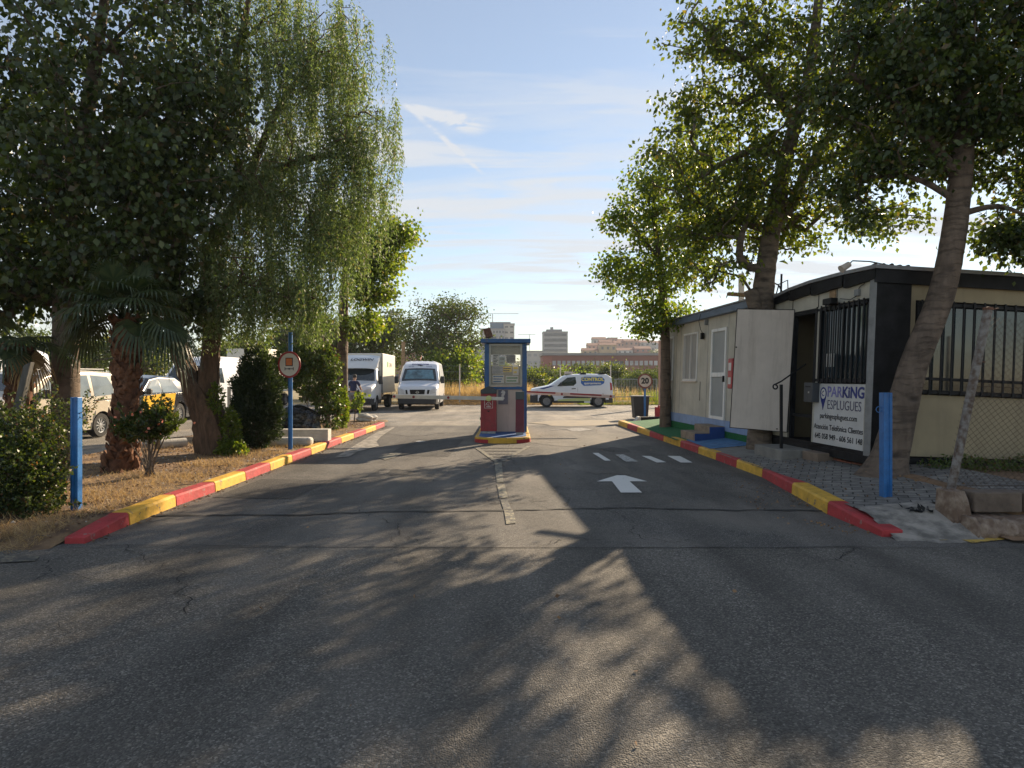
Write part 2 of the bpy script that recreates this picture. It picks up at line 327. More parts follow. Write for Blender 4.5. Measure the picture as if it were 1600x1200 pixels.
rng = np.random.default_rng(5)
def grid_sheet(name, x0, x1, y0, y1, nx, ny, hf, mat, inside=None):
    xs = np.linspace(x0, x1, nx); ys = np.linspace(y0, y1, ny); X, Y = np.meshgrid(xs, ys)
    Z = hf(X, Y); V = np.stack([X, Y, Z], -1).reshape(-1, 3)
    idx = np.arange(nx * ny).reshape(ny, nx)
    q = np.stack([idx[:-1, :-1], idx[:-1, 1:], idx[1:, 1:], idx[1:, :-1]], -1).reshape(-1, 4)
    if inside is not None:
        c = V[q].mean(1); q = q[inside(c[:, 0], c[:, 1])]
    return struct(npmesh(name, V, q, mat, smooth=True))
def vnoise(X, Y, s, seed=0):
    r = np.random.default_rng(seed); out = 0
    for k in range(6):
        a, b, p = r.normal(0, s), r.normal(0, s), r.uniform(0, 6.28); out = out + np.sin(a * X + b * Y + p)
    return out / 6

# base ground: everything to the horizon, a hill rising on the far right
def hillz(X, Y):
    h = 24 * np.exp(-(((X - 95) / 95) ** 2 + ((Y - 470) / 110) ** 2)) + 9 * np.exp(-(((X + 60) / 90) ** 2 + ((Y - 420) / 90) ** 2))
    return h
def hz(x, y): return float(hillz(np.array(x, float), np.array(y, float)))
m_ = MB(); m_.add([(-3000, -200, -.03), (3000, -200, -.03), (3000, 5000, -.03), (-3000, 5000, -.03)], [(0, 1, 2, 3)])
struct(m_.build('ground', M['farsoil']))
grid_sheet('hill', -400, 420, 250, 760, 60, 40, lambda X, Y: hillz(X, Y) - .6, pm('hill_scrub', (.07, .085, .035), .95, scale=.05, col2=(.17, .15, .08)))
# parking lot asphalt, entrance asphalt, street asphalt
def uneven(X, Y): return .006 * vnoise(X, Y, 1.1, 3)
lot = MB(); lot.add([(-60, 5.2, -.012), (40, 5.2, -.012), (40, 36.6, -.012), (-60, 36.6, -.012)], [(0, 1, 2, 3)]); struct(lot.build('parking_lot', M['lot']))
m_ = MB(); m_.add([(-60, -20, -.006), (60, -20, -.006), (60, 5.8, -.006), (-60, 5.8, -.006)], [(0, 1, 2, 3)]); struct(m_.build('street', M['street']))
m_ = MB(); m_.add([(-4.6, 5.8, -.004), (4.9, 5.8, -.004), (4.6, 20.6, -.004), (-4.4, 20.6, -.004)], [(0, 1, 2, 3)]); struct(m_.build('entrance_road', M['entry']))

def ribbon(name, pts, w, mat, z=.004, seed=0, wv=.6, sub=.12, wander=.03, parent=None):
    r = random.Random(seed); P = [Vector((p[0], p[1], 0)) for p in pts]; line = []
    for a, b in zip(P, P[1:]):
        n = max(1, int((b - a).length / sub))
        for i in range(n): line.append(a.lerp(b, i / n))
    line.append(P[-1]); off = 0; vs = []; fs = []
    for i, p in enumerate(line):
        d = (line[min(i + 1, len(line) - 1)] - line[max(i - 1, 0)]).normalized(); nn = Vector((-d.y, d.x, 0))
        off = off * .8 + r.uniform(-wander, wander); ww = w * (1 - wv * r.random()) * (1 if 0 < i < len(line) - 1 else .1)
        vs += [p + nn * (off - ww / 2) + Vector((0, 0, z)), p + nn * (off + ww / 2) + Vector((0, 0, z))]
    for i in range(len(line) - 1): fs.append((2 * i, 2 * i + 1, 2 * i + 3, 2 * i + 2))
    mb = MB(); mb.add(vs, fs); return mb.build(name, mat, parent)
def g2(l): return [tuple(G(x, y))[:2] for x, y in l]
seam = g2([(180, 805), (300, 806), (480, 803), (650, 800), (800, 797), (950, 795), (1150, 797), (1290, 797)])
struct(ribbon('road_crack', seam, .085, pm('seam_filler', (.035, .034, .032), .9, var=.5, scale=20), seed=1, wander=.035, wv=.85))
struct(ribbon('road_crack', g2([(140, 852), (400, 853), (700, 856), (1000, 857), (1360, 853)]), .012, M['crack'], seed=2, wander=.012, z=.0035))
cr = [[(690, 795), (740, 790), (800, 786), (860, 783)], [(850, 752), (870, 758), (872, 770), (885, 782), (890, 800)], [(1180, 785), (1190, 770), (1150, 760), (1130, 758)],
      [(560, 795), (620, 822), (660, 850)], [(1345, 855), (1320, 870), (1300, 880)], [(870, 850), (900, 843), (940, 848)], [(200, 850), (280, 900), (300, 960)],
      [(830, 692), (880, 692), (930, 688), (1010, 690), (1080, 694)], [(780, 710), (800, 716), (815, 735)], [(1000, 705), (1060, 703), (1150, 706)], [(60, 872), (72, 890), (70, 905)],
      [(640, 745), (680, 752), (720, 748)], [(950, 795), (990, 830), (1010, 845)], [(1050, 738), (1100, 742), (1185, 738)], [(585, 720), (640, 718), (745, 700)]]
rc_ = random.Random(4)
for i, c in enumerate(cr):
    P2 = g2(c); struct(ribbon('road_crack', P2, .014 if i else .02, M['crack'], seed=10 + i, wander=.045, sub=.05, wv=.9, z=.003 + .0002 * i))
    for a, b in zip(P2, P2[1:]):
        if rc_.random() < .6:
            t = rc_.random(); p = (a[0] + (b[0] - a[0]) * t, a[1] + (b[1] - a[1]) * t); an = rc_.uniform(0, 6.28); ln = rc_.uniform(.2, .7)
            struct(ribbon('road_crack', [p, (p[0] + ln * math.cos(an), p[1] + ln * math.sin(an)), (p[0] + ln * 1.6 * math.cos(an + .5), p[1] + ln * 1.6 * math.sin(an + .5))], .009, M['crack'], seed=rc_.randint(0, 999), wander=.04, sub=.05, wv=.9, z=.0028 + .0002 * i))

# worn paint
def paint(name, col, keep=.5, scale=14):
    m = bpy.data.materials.new(name); m.use_nodes = True; nt = m.node_tree; n, l = nt.nodes, nt.links
    b = n['Principled BSDF']; b.inputs['Roughness'].default_value = .7
    g = n.new('ShaderNodeNewGeometry'); nz = n.new('ShaderNodeTexNoise'); nz.inputs['Scale'].default_value = scale; nz.inputs['Detail'].default_value = 9; nz.inputs['Roughness'].default_value = .75
    l.new(g.outputs['Position'], nz.inputs['Vector'])
    mr = n.new('ShaderNodeMapRange'); mr.inputs['From Min'].default_value = keep - .06; mr.inputs['From Max'].default_value = keep + .06; l.new(nz.outputs[0], mr.inputs[0])
    mx = n.new('ShaderNodeMixRGB'); l.new(mr.outputs[0], mx.inputs[0]); mx.inputs[1].default_value = (*col, 1); mx.inputs[2].default_value = (.065, .062, .058, 1)
    l.new(mx.outputs[0], b.inputs['Base Color']); return m
M['p_white'] = paint('white_road_paint', (.66, .65, .62), .66); M['p_white2'] = paint('worn_white_road_paint', (.6, .6, .58), .5, 30)
M['p_yellow'] = paint('yellow_road_paint', (.30, .265, .17), .47); M['p_yellow2'] = paint('worn_yellow_road_paint', (.23, .205, .14), .45, 16)
M['p_yellow4'] = paint('faded_yellow_paint', (.28, .25, .165), .485, 12); M['p_worn'] = paint('very_worn_paint', (.42, .40, .36), .47, 22); M['p_yellow3'] = paint('ochre_road_paint', (.50, .33, .06), .55, 10)
def marking(pts, mat, z=.005, name='road_marking'):
    P = g2(pts); mb = MB(); mb.add([(x, y, z) for x, y in P], [tuple(range(len(P)))]); return struct(mb.build(name, mat))
def z4(l): return [(680 + x / 4, 480 + y / 4) for x, y in l]
def z5(l): return [(560 + x * .35, 640 + y * .35) for x, y in l]
# arrow split in convex pieces of one mesh
P = g2(z4([(1010, 1090), (1135, 1052), (1185, 1052), (1325, 1090), (1215, 1090), (1293, 1160), (1160, 1160), (1105, 1090)]))
mb = MB(); mb.add([(x, y, .005) for x, y in P], [(0, 1, 2, 3, 4, 7), (7, 4, 5, 6)]); struct(mb.build('road_marking', M['p_white']))
for i, q in enumerate(([(983, 912), (1020, 912), (1098, 960), (1060, 960)], [(1125, 922), (1180, 922), (1270, 966), (1190, 966)], [(1290, 930), (1345, 932), (1443, 970), (1385, 972)], [(1450, 930), (1530, 932), (1608, 972), (1535, 972)])):
    marking(z4(q), M['p_white2'] if i == 1 else M['p_white'])
marking(z5([(510, 165), (528, 163), (628, 232), (610, 236)]), M['p_yellow'], .0052)
marking(z5([(752, 163), (772, 163), (652, 232), (634, 232)]), M['p_yellow'], .0052)
for k in range(5):
    t0 = k / 5 + .02; t1 = t0 + .09
    def L_(t): return (528 + 96 * t, 165 + 66 * t)
    def R_(t): return (752 - 96 * t, 165 + 66 * t)
    marking(z5([L_(t0), R_(t0), R_(t1), L_(t1)]), M['p_yellow2'], .0054)
marking(z5([(608, 236), (640, 236), (648, 325), (617, 327)]), M['p_yellow4'], .005); marking(z5([(632, 400), (664, 400), (684, 448), (648, 448)]), M['p_yellow2'], .0051)
marking(z5([(618, 335), (652, 335), (668, 393), (630, 398)]), M['p_yellow4'])
marking(z5([(650, 450), (690, 450), (705, 508), (660, 512)]), M['p_yellow4'])
marking(z5([(88, 215), (150, 193), (195, 193), (165, 214), (120, 226)]), M['p_yellow'])
marking(z5([(250, 141), (280, 139), (302, 143), (268, 146)]), M['p_white2'])
marking(z4([(820, 762), (860, 755), (915, 754), (985, 766), (900, 777), (850, 774)]), M['p_worn'])
marking(z4([(720, 765), (840, 759), (842, 762), (722, 769)]), M['p_worn'], .0052)
marking([(0, 868), (62, 869), (55, 877), (0, 880)], M['p_yellow2'])
marking([(1455, 838), (1600, 829), (1600, 834), (1470, 845)], M['p_yellow3'])
marking([(1500, 843), (1600, 836), (1600, 840), (1520, 849)], M['p_yellow3'], .0048)

def patch(name, c, r, mat, z, seed, n=26, sx=1, sy=1):
    r_ = random.Random(seed); k = [r_.uniform(-.12, .12) for _ in range(5)]; p = []
    for i in range(n):
        a = 2 * math.pi * i / n; d = r * (1 + sum(k[j] * math.sin((j + 2) * a + j) for j in range(5)) + r_.uniform(-.04, .04)); p.append((c[0] + d * sx * math.cos(a), c[1] + d * sy * math.sin(a), z))
    mb = MB(); mb.add([(c[0], c[1], z)] + p, [(0, 1 + i, 1 + (i + 1) % n) for i in range(n)]); return struct(mb.build(name, mat))
M['repair'] = asphalt('repair_asphalt', (.055, .052, .049), (.115, .108, .098), stone=150, wear=(.12, .11, .095), wearamt=.4)
M['repair_l'] = asphalt('pale_asphalt', (.12, .112, .10), (.20, .19, .17), stone=150, wear=(.26, .23, .19), wearamt=.6)
mb = MB(); mb.add([(-2.6, 12.6, .0005), (-1.3, 12.5, .0005), (-1.25, 15.9, .0005), (-2.5, 16.0, .0005)], [(0, 1, 2, 3)]); struct(mb.build('road_patch', M['repair']))
mb = MB(); mb.add([(-4.0, 8.2, .0005), (-2.9, 8.1, .0005), (-2.8, 9.6, .0005), (-3.95, 9.7, .0005)], [(0, 1, 2, 3)]); struct(mb.build('road_patch', M['repair']))
patch('road_patch', (1.9, 16.2), 1.5, M['repair_l'], .0006, 3, sx=1.1, sy=1.5); patch('road_patch', (-2.7, 18.5), 1.4, M['repair_l'], .0006, 5); patch('road_patch', (2.9, 21.8), 1.5, pm('sand_drift', (.30, .245, .17), .95, scale=3, col2=(.20, .18, .15)), .0007, 6, sx=1.5, sy=.9)
patch('road_patch', (1.6, 11.2), .75, M['repair_l'], .0006, 9, sx=.7, sy=1.4); patch('oil_stain', (2.3, 13.6), .3, M['repair'], .0009, 7, sy=1.6); patch('oil_stain', (-1.9, 10.4), .22, M['repair'], .0009, 8, sy=1.5)
# concrete apron beside the far left kerb and light worn strips
M['apron'] = pm('concrete_apron', (.13, .12, .105), .9, scale=5, bump=.5, bscale=40, col2=(.33, .30, .26), lo=.38, hi=.6)
marking([(522, 716), (548, 700), (590, 675), (612, 668), (618, 667), (596, 682), (588, 690), (592, 697), (560, 706), (545, 714)], M['apron'], .0065, 'concrete_apron')
marking([(1380, 832), (1385, 800), (1400, 792), (1475, 790), (1485, 820), (1470, 832), (1405, 837)], M['apron'], .16, 'concrete_apron') if False else None

# kerbs: painted stones with a stepped section
M['k_red'] = pm('kerb_red', (.36, .032, .036), .7, var=.2, scale=6, bump=.3, bscale=25)
M['k_yel'] = pm('kerb_yellow', (.60, .35, .04), .7, var=.22, scale=6, bump=.3, bscale=25)
def wear_kerb(m, chip, lo=.55, hi=.61):
    nt = m.node_tree; n, l = nt.nodes, nt.links; b = n['Principled BSDF']; src = b.inputs['Base Color'].links[0].from_socket
    g = n.new('ShaderNodeNewGeometry'); z = n.new('ShaderNodeTexNoise'); z.inputs['Scale'].default_value = 7; z.inputs['Detail'].default_value = 8; z.inputs['Roughness'].default_value = .75; l.new(g.outputs['Position'], z.inputs['Vector'])
    mr = n.new('ShaderNodeMapRange'); mr.inputs['From Min'].default_value = lo; mr.inputs['From Max'].default_value = hi; l.new(z.outputs[0], mr.inputs[0])
    mx = n.new('ShaderNodeMixRGB'); l.new(mr.outputs[0], mx.inputs[0]); l.new(src, mx.inputs[1]); mx.inputs[2].default_value = (*chip, 1); l.new(mx.outputs[0], b.inputs['Base Color'])
wear_kerb(M['k_red'], (.24, .17, .15), .60, .64); wear_kerb(M['k_yel'], (.17, .13, .09), .60, .64)
for k_ in ('k_red', 'k_yel'): grime(M[k_], .4, (.07, .055, .045), (1.5, 1.5, 4), .54, .72)
M['k_edge'] = pm('kerb_chip_white', (.6, .56, .5), .8, var=.2)
def kerb(name, line, side, h=.14, w=.2, taper_first=True, first_red=True, wear=None):
    """line: list of ground points, one stone between neighbours; side +1: stone body lies towards +x"""
    mb = MB(); r = random.Random(len(line)); g_ = .008
    for i, (a, b) in enumerate(zip(line, line[1:])):
        a = Vector((*a, 0)); b = Vector((*b, 0)); d = (b - a).normalized(); n = Vector((d.y, -d.x, 0)) * side
        a2 = a + d * g_; b2 = b - d * g_; mi = (i + (0 if first_red else 1)) % 2
        ha, hb = h + r.uniform(-.006, .006), h + r.uniform(-.006, .006)
        if i == 0 and taper_first: ha = h * .45
        prof = [(0, 0), (.012, 1 - .16), (.035, 1), (w, 1), (w, 0)]
        va = [a2 + n * x + Vector((0, 0, ha * z - .005 + (0 if z else -.05))) for x, z in prof]
        vb = [b2 + n * x + Vector((0, 0, hb * z - .005 + (0 if z else -.05))) for x, z in prof]
        k = len(prof); fs = [(j, (j + 1) % k, k + (j + 1) % k, k + j) for j in range(k)]
        mb.add(va + vb, fs + [tuple(range(k))[::-1], tuple(range(k, 2 * k))], mi)
    return struct(mb.build(name, [M['k_red'], M['k_yel']], bevel=.005, smooth=True))
LK = [(-4.12, 5.93), (-4.15, 6.68), (-4.19, 7.68), (-4.16, 8.63), (-4.15, 9.6), (-4.16, 10.6), (-4.17, 11.7), (-4.17, 12.8), (-4.18, 13.9), (-4.18, 15.1), (-4.18, 16.3), (-4.17, 17.6), (-4.17, 18.9), (-4.2, 20.3)]
kerb('kerb', LK, -1)
RK = [(3.72, 6.18), (3.70, 7.23), (3.86, 8.5), (4.02, 9.9), (3.99, 10.95), (3.97, 12.0), (3.93, 13.0), (3.88, 14.2), (3.81, 15.5), (3.75, 16.8), (3.68, 18.1), (3.63, 19.4), (3.59, 20.8)]
kerb('kerb', RK, 1, h=.155, w=.22)
# left verge (soil) and right pavement
def verge_h(X, Y):
    e = np.clip((Y - 5.70) / .5, 0, 1) * np.clip((-4.28 - X) / .12, 0.0, 1)
    return -.012 + .125 * e + .018 * vnoise(X, Y, 2.4, 8) * e + .05 * np.exp(-((X + 6.2) ** 2 + (Y - 9.7) ** 2) / .5)
grid_sheet('verge', -8.6, -4.34, 5.5, 21.6, 90, 300, verge_h, M['verge'], inside=lambda x, y: (x > -8.3 - .1 * np.sin(y * 3)) & (y > 5.65 + .08 * np.sin(x * 5)))
grid_sheet('verge', -30, -8.2, 5.5, 12.5, 80, 30, lambda X, Y: .05 + .05 * vnoise(X, Y, 1.2, 9), M['verge'])
def wall_x(Y): return 6.05 - .085 * Y
def pave_h(X, Y): return .142 + .14 * np.clip((X - 4.0) / 1.5, 0, 1.3) + .008 * vnoise(X, Y, 2.0, 4)
# paving: stone blocks from brick texture
def paving_mat():
    m = bpy.data.materials.new('paving_blocks'); m.use_nodes = True; nt = m.node_tree; n, l = nt.nodes, nt.links
    b = n['Principled BSDF']; b.inputs['Roughness'].default_value = .85
    g = n.new('ShaderNodeNewGeometry'); mp = n.new('ShaderNodeMapping'); mp.inputs['Rotation'].default_value = (0, 0, R(28)); l.new(g.outputs['Position'], mp.inputs[0])
    dn = n.new('ShaderNodeTexNoise'); dn.inputs['Scale'].default_value = 1.5; l.new(g.outputs['Position'], dn.inputs['Vector'])
    va = n.new('ShaderNodeVectorMath'); va.operation = 'SCALE'; va.inputs['Scale'].default_value = .12; l.new(dn.outputs['Color'], va.inputs[0])
    vb = n.new('ShaderNodeVectorMath'); vb.operation = 'ADD'; l.new(mp.outputs[0], vb.inputs[0]); l.new(va.outputs[0], vb.inputs[1])
    br = n.new('ShaderNodeTexBrick'); br.inputs['Scale'].default_value = 1; br.inputs['Brick Width'].default_value = .22; br.inputs['Row Height'].default_value = .13
    br.inputs['Mortar Size'].default_value = .008; br.inputs['Mortar Smooth'].default_value = .3; br.inputs['Bias'].default_value = -.2
    br.inputs['Color1'].default_value = (.16, .152, .14, 1); br.inputs['Color2'].default_value = (.25, .235, .21, 1); br.inputs['Mortar'].default_value = (.03, .028, .025, 1)
    l.new(vb.outputs[0], br.inputs['Vector'])
    nz = n.new('ShaderNodeTexNoise'); nz.inputs['Scale'].default_value = 9; nz.inputs['Detail'].default_value = 8; l.new(g.outputs['Position'], nz.inputs['Vector'])
    mr = n.new('ShaderNodeMapRange'); mr.inputs['From Min'].default_value = .3; mr.inputs['From Max'].default_value = .7; mr.inputs['To Min'].default_value = .6; mr.inputs['To Max'].default_value = 1.25; l.new(nz.outputs[0], mr.inputs[0])
    mx = n.new('ShaderNodeMixRGB'); mx.blend_type = 'MULTIPLY'; mx.inputs[0].default_value = 1; l.new(br.outputs[0], mx.inputs[1]); l.new(mr.outputs[0], mx.inputs[2]); l.new(mx.outputs[0], b.inputs['Base Color'])
    bp = n.new('ShaderNodeBump'); bp.inputs['Strength'].default_value = .6; bp.inputs['Distance'].default_value = .02; bp.invert = True; l.new(br.outputs['Fac'], bp.inputs['Height']); l.new(bp.outputs[0], b.inputs['Normal'])
    return m
M['paving'] = paving_mat()
grid_sheet('pavement', 3.80, 6.4, 6.85, 11.2, 60, 100, pave_h, M['paving'], inside=lambda x, y: (x > 3.83 + .1 * np.clip(y - 7.2, 0, 2)) & (x < 6.3))
grid_sheet('pavement', 3.98, 5.6, 11.2, 12.5, 30, 30, pave_h, M['concrete'])
grid_sheet('pavement', 3.76, 5.4, 5.95, 6.95, 70, 44, lambda X, Y: np.clip((Y - 6.05) / .6, -.03, 1) * (pave_h(X, Y) + .004) + .006 * vnoise(X, Y, 5, 5), M['apron'], inside=lambda x, y: (x > 3.80 + (y - 6.2) * .07) & (x < 4.72 + .06 * np.sin(y * 9)) & (y > 5.99 + .04 * np.sin(x * 7)))
grid_sheet('dirt_strip', 4.85, 12, 5.95, 9.6, 80, 60, lambda X, Y: .02 + .26 * np.clip((Y - 6.25) / .3, 0, 1) * np.clip((X - 4.9) / .4, 0, 1) + .01 * vnoise(X, Y, 4, 7), M['soil'])
grid_sheet('artificial_turf', 3.8, 5.3, 14.3, 20.4, 30, 60, lambda X, Y: pave_h(X, Y) + .012, M['turf'], inside=lambda x, y: (x < 6.0 - .085 * y + .02) | (y > 18.3))
grid_sheet('blue_mat', 4.03, 5.0, 12.5, 14.3, 20, 20, lambda X, Y: pave_h(X, Y) + .01, M['matblue'])

# ------------------------------------------------------------------ vegetation engine
def unit(a): return a / np.maximum(np.linalg.norm(a, axis=-1, keepdims=True), 1e-9)
def leaves(P, D, L, W, rs, fold=.12, up=None):
    """diamond leaves: P base, D unit direction, L length, W half width"""
    n = len(P); r = rs.normal(size=(n, 3)); S = unit(np.cross(D, r)); N = np.cross(D, S)
    L = np.broadcast_to(np.asarray(L, float), (n,))[:, None]; W = np.broadcast_to(np.asarray(W, float), (n,))[:, None]
    mid = P + D * L * .42 + N * (L * fold)
    V = np.stack([P, mid + S * W, P + D * L, mid - S * W], 1).reshape(-1, 3)
    return V, np.arange(n * 4).reshape(-1, 4)
def sample_blob(rs, b, n):
    c = np.array(b[:3]); r = np.array(b[3:6]); d = unit(rs.normal(size=(n, 3))); u = rs.random(n) ** (1 / 2.2)
    return c + d * u[:, None] * r
def grow(trunks, blobs, seed, step=.3, rtip=.006, zpen=.6, sides=5, curve=.25, gnarl=.04):
    rs = np.random.default_rng(seed); pos = []; par = []; rad = []
    for pts, radii in trunks:
        pts = [np.array(p, float) for p in pts]; start = len(pos)
        pj = -1
        if pos:
            dd = np.linalg.norm(np.array(pos) - pts[0], axis=1); pj = int(dd.argmin())
        for i in range(len(pts) - 1):
            n = max(1, int(np.linalg.norm(pts[i + 1] - pts[i]) / step))
            for k in range(n + (i == len(pts) - 2)):
                t = k / n; pos.append(pts[i] * (1 - t) + pts[i + 1] * t); rad.append(radii[i] * (1 - t) + radii[i + 1] * t)
                par.append(pj if len(pos) - 1 == start else len(pos) - 2)
    nt = len(pos); tp = np.array(pos)
    T = np.concatenate([sample_blob(rs, b, b[6]) for b in blobs])
    T = T[np.argsort(np.linalg.norm(T[:, None] - tp[None], axis=2).min(1))]
    allp = np.zeros((nt + len(T) * 40, 3)); allp[:nt] = tp; cnt = nt; tips = []
    for t in T:
        A = allp[:cnt]; d = A - t; dist = np.linalg.norm(d, axis=1) + zpen * np.maximum(0, d[:, 2] + .1)
        dist[:int(nt * .3)] += 3 if len(trunks[0][0]) > 2 else 0
        j = int(dist.argmin()); s = A[j].copy(); L = np.linalg.norm(t - s); n = min(38, max(1, int(L / step)))
        c = (s + t) / 2 + np.array([0, 0, curve * L * .5]) + rs.normal(0, gnarl * L, 3); prev = j
        for k in range(1, n + 1):
            u = k / n; p = (1 - u) ** 2 * s + 2 * u * (1 - u) * c + u * u * t + rs.normal(0, .015, 3) * (k < n)
            pos.append(p); par.append(prev); rad.append(0); allp[cnt] = p; prev = cnt; cnt += 1
        tips.append(prev)
    pos = np.array(pos); par = np.array(par); w = np.zeros(len(pos)); w[tips] = 1
    for i in range(len(pos) - 1, nt - 1, -1): w[par[i]] += w[i]
    rad = np.array(rad); rr = rtip * np.sqrt(np.maximum(w, 1)); rad[nt:] = rr[nt:]
    for i in range(nt, len(pos)):
        rad[i] = min(rad[i], rad[par[i]] * (.75 if par[i] < nt else 1.0))
    # edges to prisms
    e = np.arange(len(pos))[par >= 0]; big = e[(e < nt)]; small = e[e >= nt]
    def prisms(ed, k):
        a = pos[par[ed]]; b = pos[ed]; ra = np.minimum(rad[par[ed]], rad[ed] * 1.35); rb = rad[ed]
        d = unit(b - a); x = unit(np.cross(d, np.array([.3, .9, .2]))); y = np.cross(d, x)
        th = np.arange(k) * 2 * np.pi / k; ring = x[:, None] * np.cos(th)[None, :, None] + y[:, None] * np.sin(th)[None, :, None]
        V = np.concatenate([a[:, None] + ring * ra[:, None, None], b[:, None] + d[:, None] * .01 + ring * rb[:, None, None]], 1)
        i = np.arange(k); q = np.stack([i, (i + 1) % k, k + (i + 1) % k, k + i], 1)
        return V.reshape(-1, 3), (np.arange(len(ed))[:, None, None] * 2 * k + q[None]).reshape(-1, 4)
    return rs, pos, par, w, nt, np.array(tips), prisms(small, sides)
def trunk_mesh(name, trunks, mat, parent, n=14, seed=1, lump=.06, ridges=0):
    mb = MB(); r = random.Random(seed)
    for pts, radii in trunks:
        line = []; rl = []
        P_ = [Vector(p) for p in pts]
        for i in range(len(P_) - 1):
            k = max(2, int((P_[i + 1] - P_[i]).length / .12))
            p0 = P_[max(i - 1, 0)]; p3 = P_[min(i + 2, len(P_) - 1)]
            for j in range(k):
                t = j / k
                q = .5 * ((2 * P_[i]) + (P_[i + 1] - p0) * t + (2 * p0 - 5 * P_[i] + 4 * P_[i + 1] - p3) * t * t + (3 * P_[i] - p0 - 3 * P_[i + 1] + p3) * t ** 3)
                line.append(q); rl.append((radii[i] * (1 - t) + radii[i + 1] * t) * (1 + r.uniform(-lump, lump) * .5))
        line.append(P_[-1]); rl.append(radii[-1])
        o = len(mb.v); mb.tube(line, rl, n)
        ph = r.uniform(0, 6)
        for i in range(len(line)):
            for k in range(n):
                v = Vector(mb.v[o + i * n + k]); d = v - line[i]
                f = 1 + lump * math.sin(3 * k * 2 * math.pi / n + ph + i * .13) + r.uniform(-lump, lump) * .35 + ridges * (1 if k % 2 else -1) * .5
                mb.v[o + i * n + k] = tuple(line[i] + d * f)
    return mb.build(name, mat, parent, smooth=True)
def tree(name, label, cat, trunks, blobs, lmat, bmat, seed, per=60, spread=.25, size=(.05, .08), asp=.36, droop=.5, rtip=.006, group=None, weep=None, twigs=1.0, weepmin=0, lump=.06, ridges=0, zpen=.6, curve=.25, step=.3, sides=5, tn=14):
    base = trunks[0][0][0]; root = thing(name, label, cat, base, 0, group)
    off = np.array(base)
    trunks = [([tuple(np.array(p) - off) for p in pts], r) for pts, r in trunks]
    blobs = [(b[0] - off[0], b[1] - off[1], b[2] - off[2], *b[3:]) for b in blobs]
    rs, pos, par, w, nt, tips, (bv, bq) = grow(trunks, blobs, seed, rtip=rtip, zpen=zpen, curve=curve, step=step, sides=sides)
    trunk_mesh('trunk', trunks, bmat, root, n=tn, seed=seed, lump=lump, ridges=ridges)
    npmesh('branches', bv, bq, bmat, root, smooth=True)
    # anchor points: tips and thin twigs
    thin = np.where((w <= 2) & (np.arange(len(w)) >= nt))[0]
    A = np.concatenate([pos[tips], pos[tips], pos[thin[rs.random(len(thin)) < .5 * twigs]]])
    if weep is None:
        n = int(len(A) * per / 2.2); c = A[rs.integers(0, len(A), n)]
        sp = spread * (.4 + .9 * rs.random(n))[:, None]
        P_ = c + rs.normal(size=(n, 3)) * sp * np.array([1, 1, .75])
        D = unit(unit(P_ - c) * .6 + rs.normal(size=(n, 3)) * .6 + np.array([0, 0, -droop]))
        L = rs.uniform(size[0], size[1], n); V, q = leaves(P_, D, L, L * asp, rs)
    else:
        ns, l0, l1 = weep; n = ns; ng = n // 7; gc = A[rs.integers(0, len(A), ng)] + rs.normal(size=(ng, 3)) * np.array([.26, .26, .2]); gi = rs.integers(0, ng, n); c = gc[gi] + rs.normal(size=(n, 3)) * np.array([.05, .05, .06]); gdx = unit(rs.normal(size=(ng, 3)) * np.array([1, 1, 0])); gl = rs.uniform(.45, 1, ng)
        ln = rs.uniform(l0, l1, n) * gl[gi]; dx = unit(gdx[gi] + .4 * rs.normal(size=(n, 3)) * np.array([1, 1, 0])) * rs.uniform(.03, .2, n)[:, None]
        Ps = []; Ds = []; Ls = []
        K = 26
        for k in range(K):
            t = (k + rs.random(n)) / K; sel = t * l1 < ln * 1.0 + 0 * t
            tt = t * l1
            p = c + dx * np.sqrt(tt)[:, None] + np.array([0, 0, -1.]) * tt[:, None] + rs.normal(0, .012, (n, 3))
            p = p[sel]; m_n = len(p)
            if not m_n: continue
            zlim = weepmin + .35 * np.abs(np.sin(gc[gi][sel][:, 0] * 9)) + (.45 if weepmin else 0) * (np.abs(p[:, 0] + off[0] + 4.42) < .38); ok = p[:, 2] > zlim; p = p[ok]; m_n = len(p)
            for s_ in (0, 1):
                Ps.append(p); Ds.append(unit(rs.normal(size=(m_n, 3)) * np.array([.55, .55, .2]) + np.array([0, 0, -.8]))); Ls.append(rs.uniform(size[0], size[1], m_n))
        P_ = np.concatenate(Ps); D = np.concatenate(Ds); L = np.concatenate(Ls); V, q = leaves(P_, D, L, L * asp, rs, fold=.05)
    npmesh('crown', V, q, lmat, root)
    return root
# ------------------------------------------------------------------ portable cabins
N0 = Vector((5.28, 9.06, .4)); YAW = math.atan2(.085, .996)
def cabin_root(name, label, cat, y_off=0.0, tilt=2.4):
    u = Vector((-.0848, .9964, 0)); o = thing(name, label, cat, N0 + u * y_off); o.rotation_euler = (0, R(tilt), YAW); return o
M['fascia'] = pm('black_fascia', (.012, .012, .013), .6, var=.6, scale=6, spec=.2)
M['trimgrey'] = pm('grey_trim', (.20, .205, .205), .5, var=.25, scale=6)
M['roofgrey'] = pm('roof_sheet', (.22, .22, .22), .6, var=.3, scale=4)
M['fascia_b'] = pm('blue_grey_fascia', (.10, .14, .20), .55, var=.2, scale=3)
M['shade_in'] = pm('interior_shade', (.02, .018, .017), .9, var=.2)
def Z(z): return z - .4
near = cabin_root('ticket_office', 'cream portable cabin with black trim, barred windows and open front door', 'cabin')
D_ = 6.2   # depth to the right
w = MB()
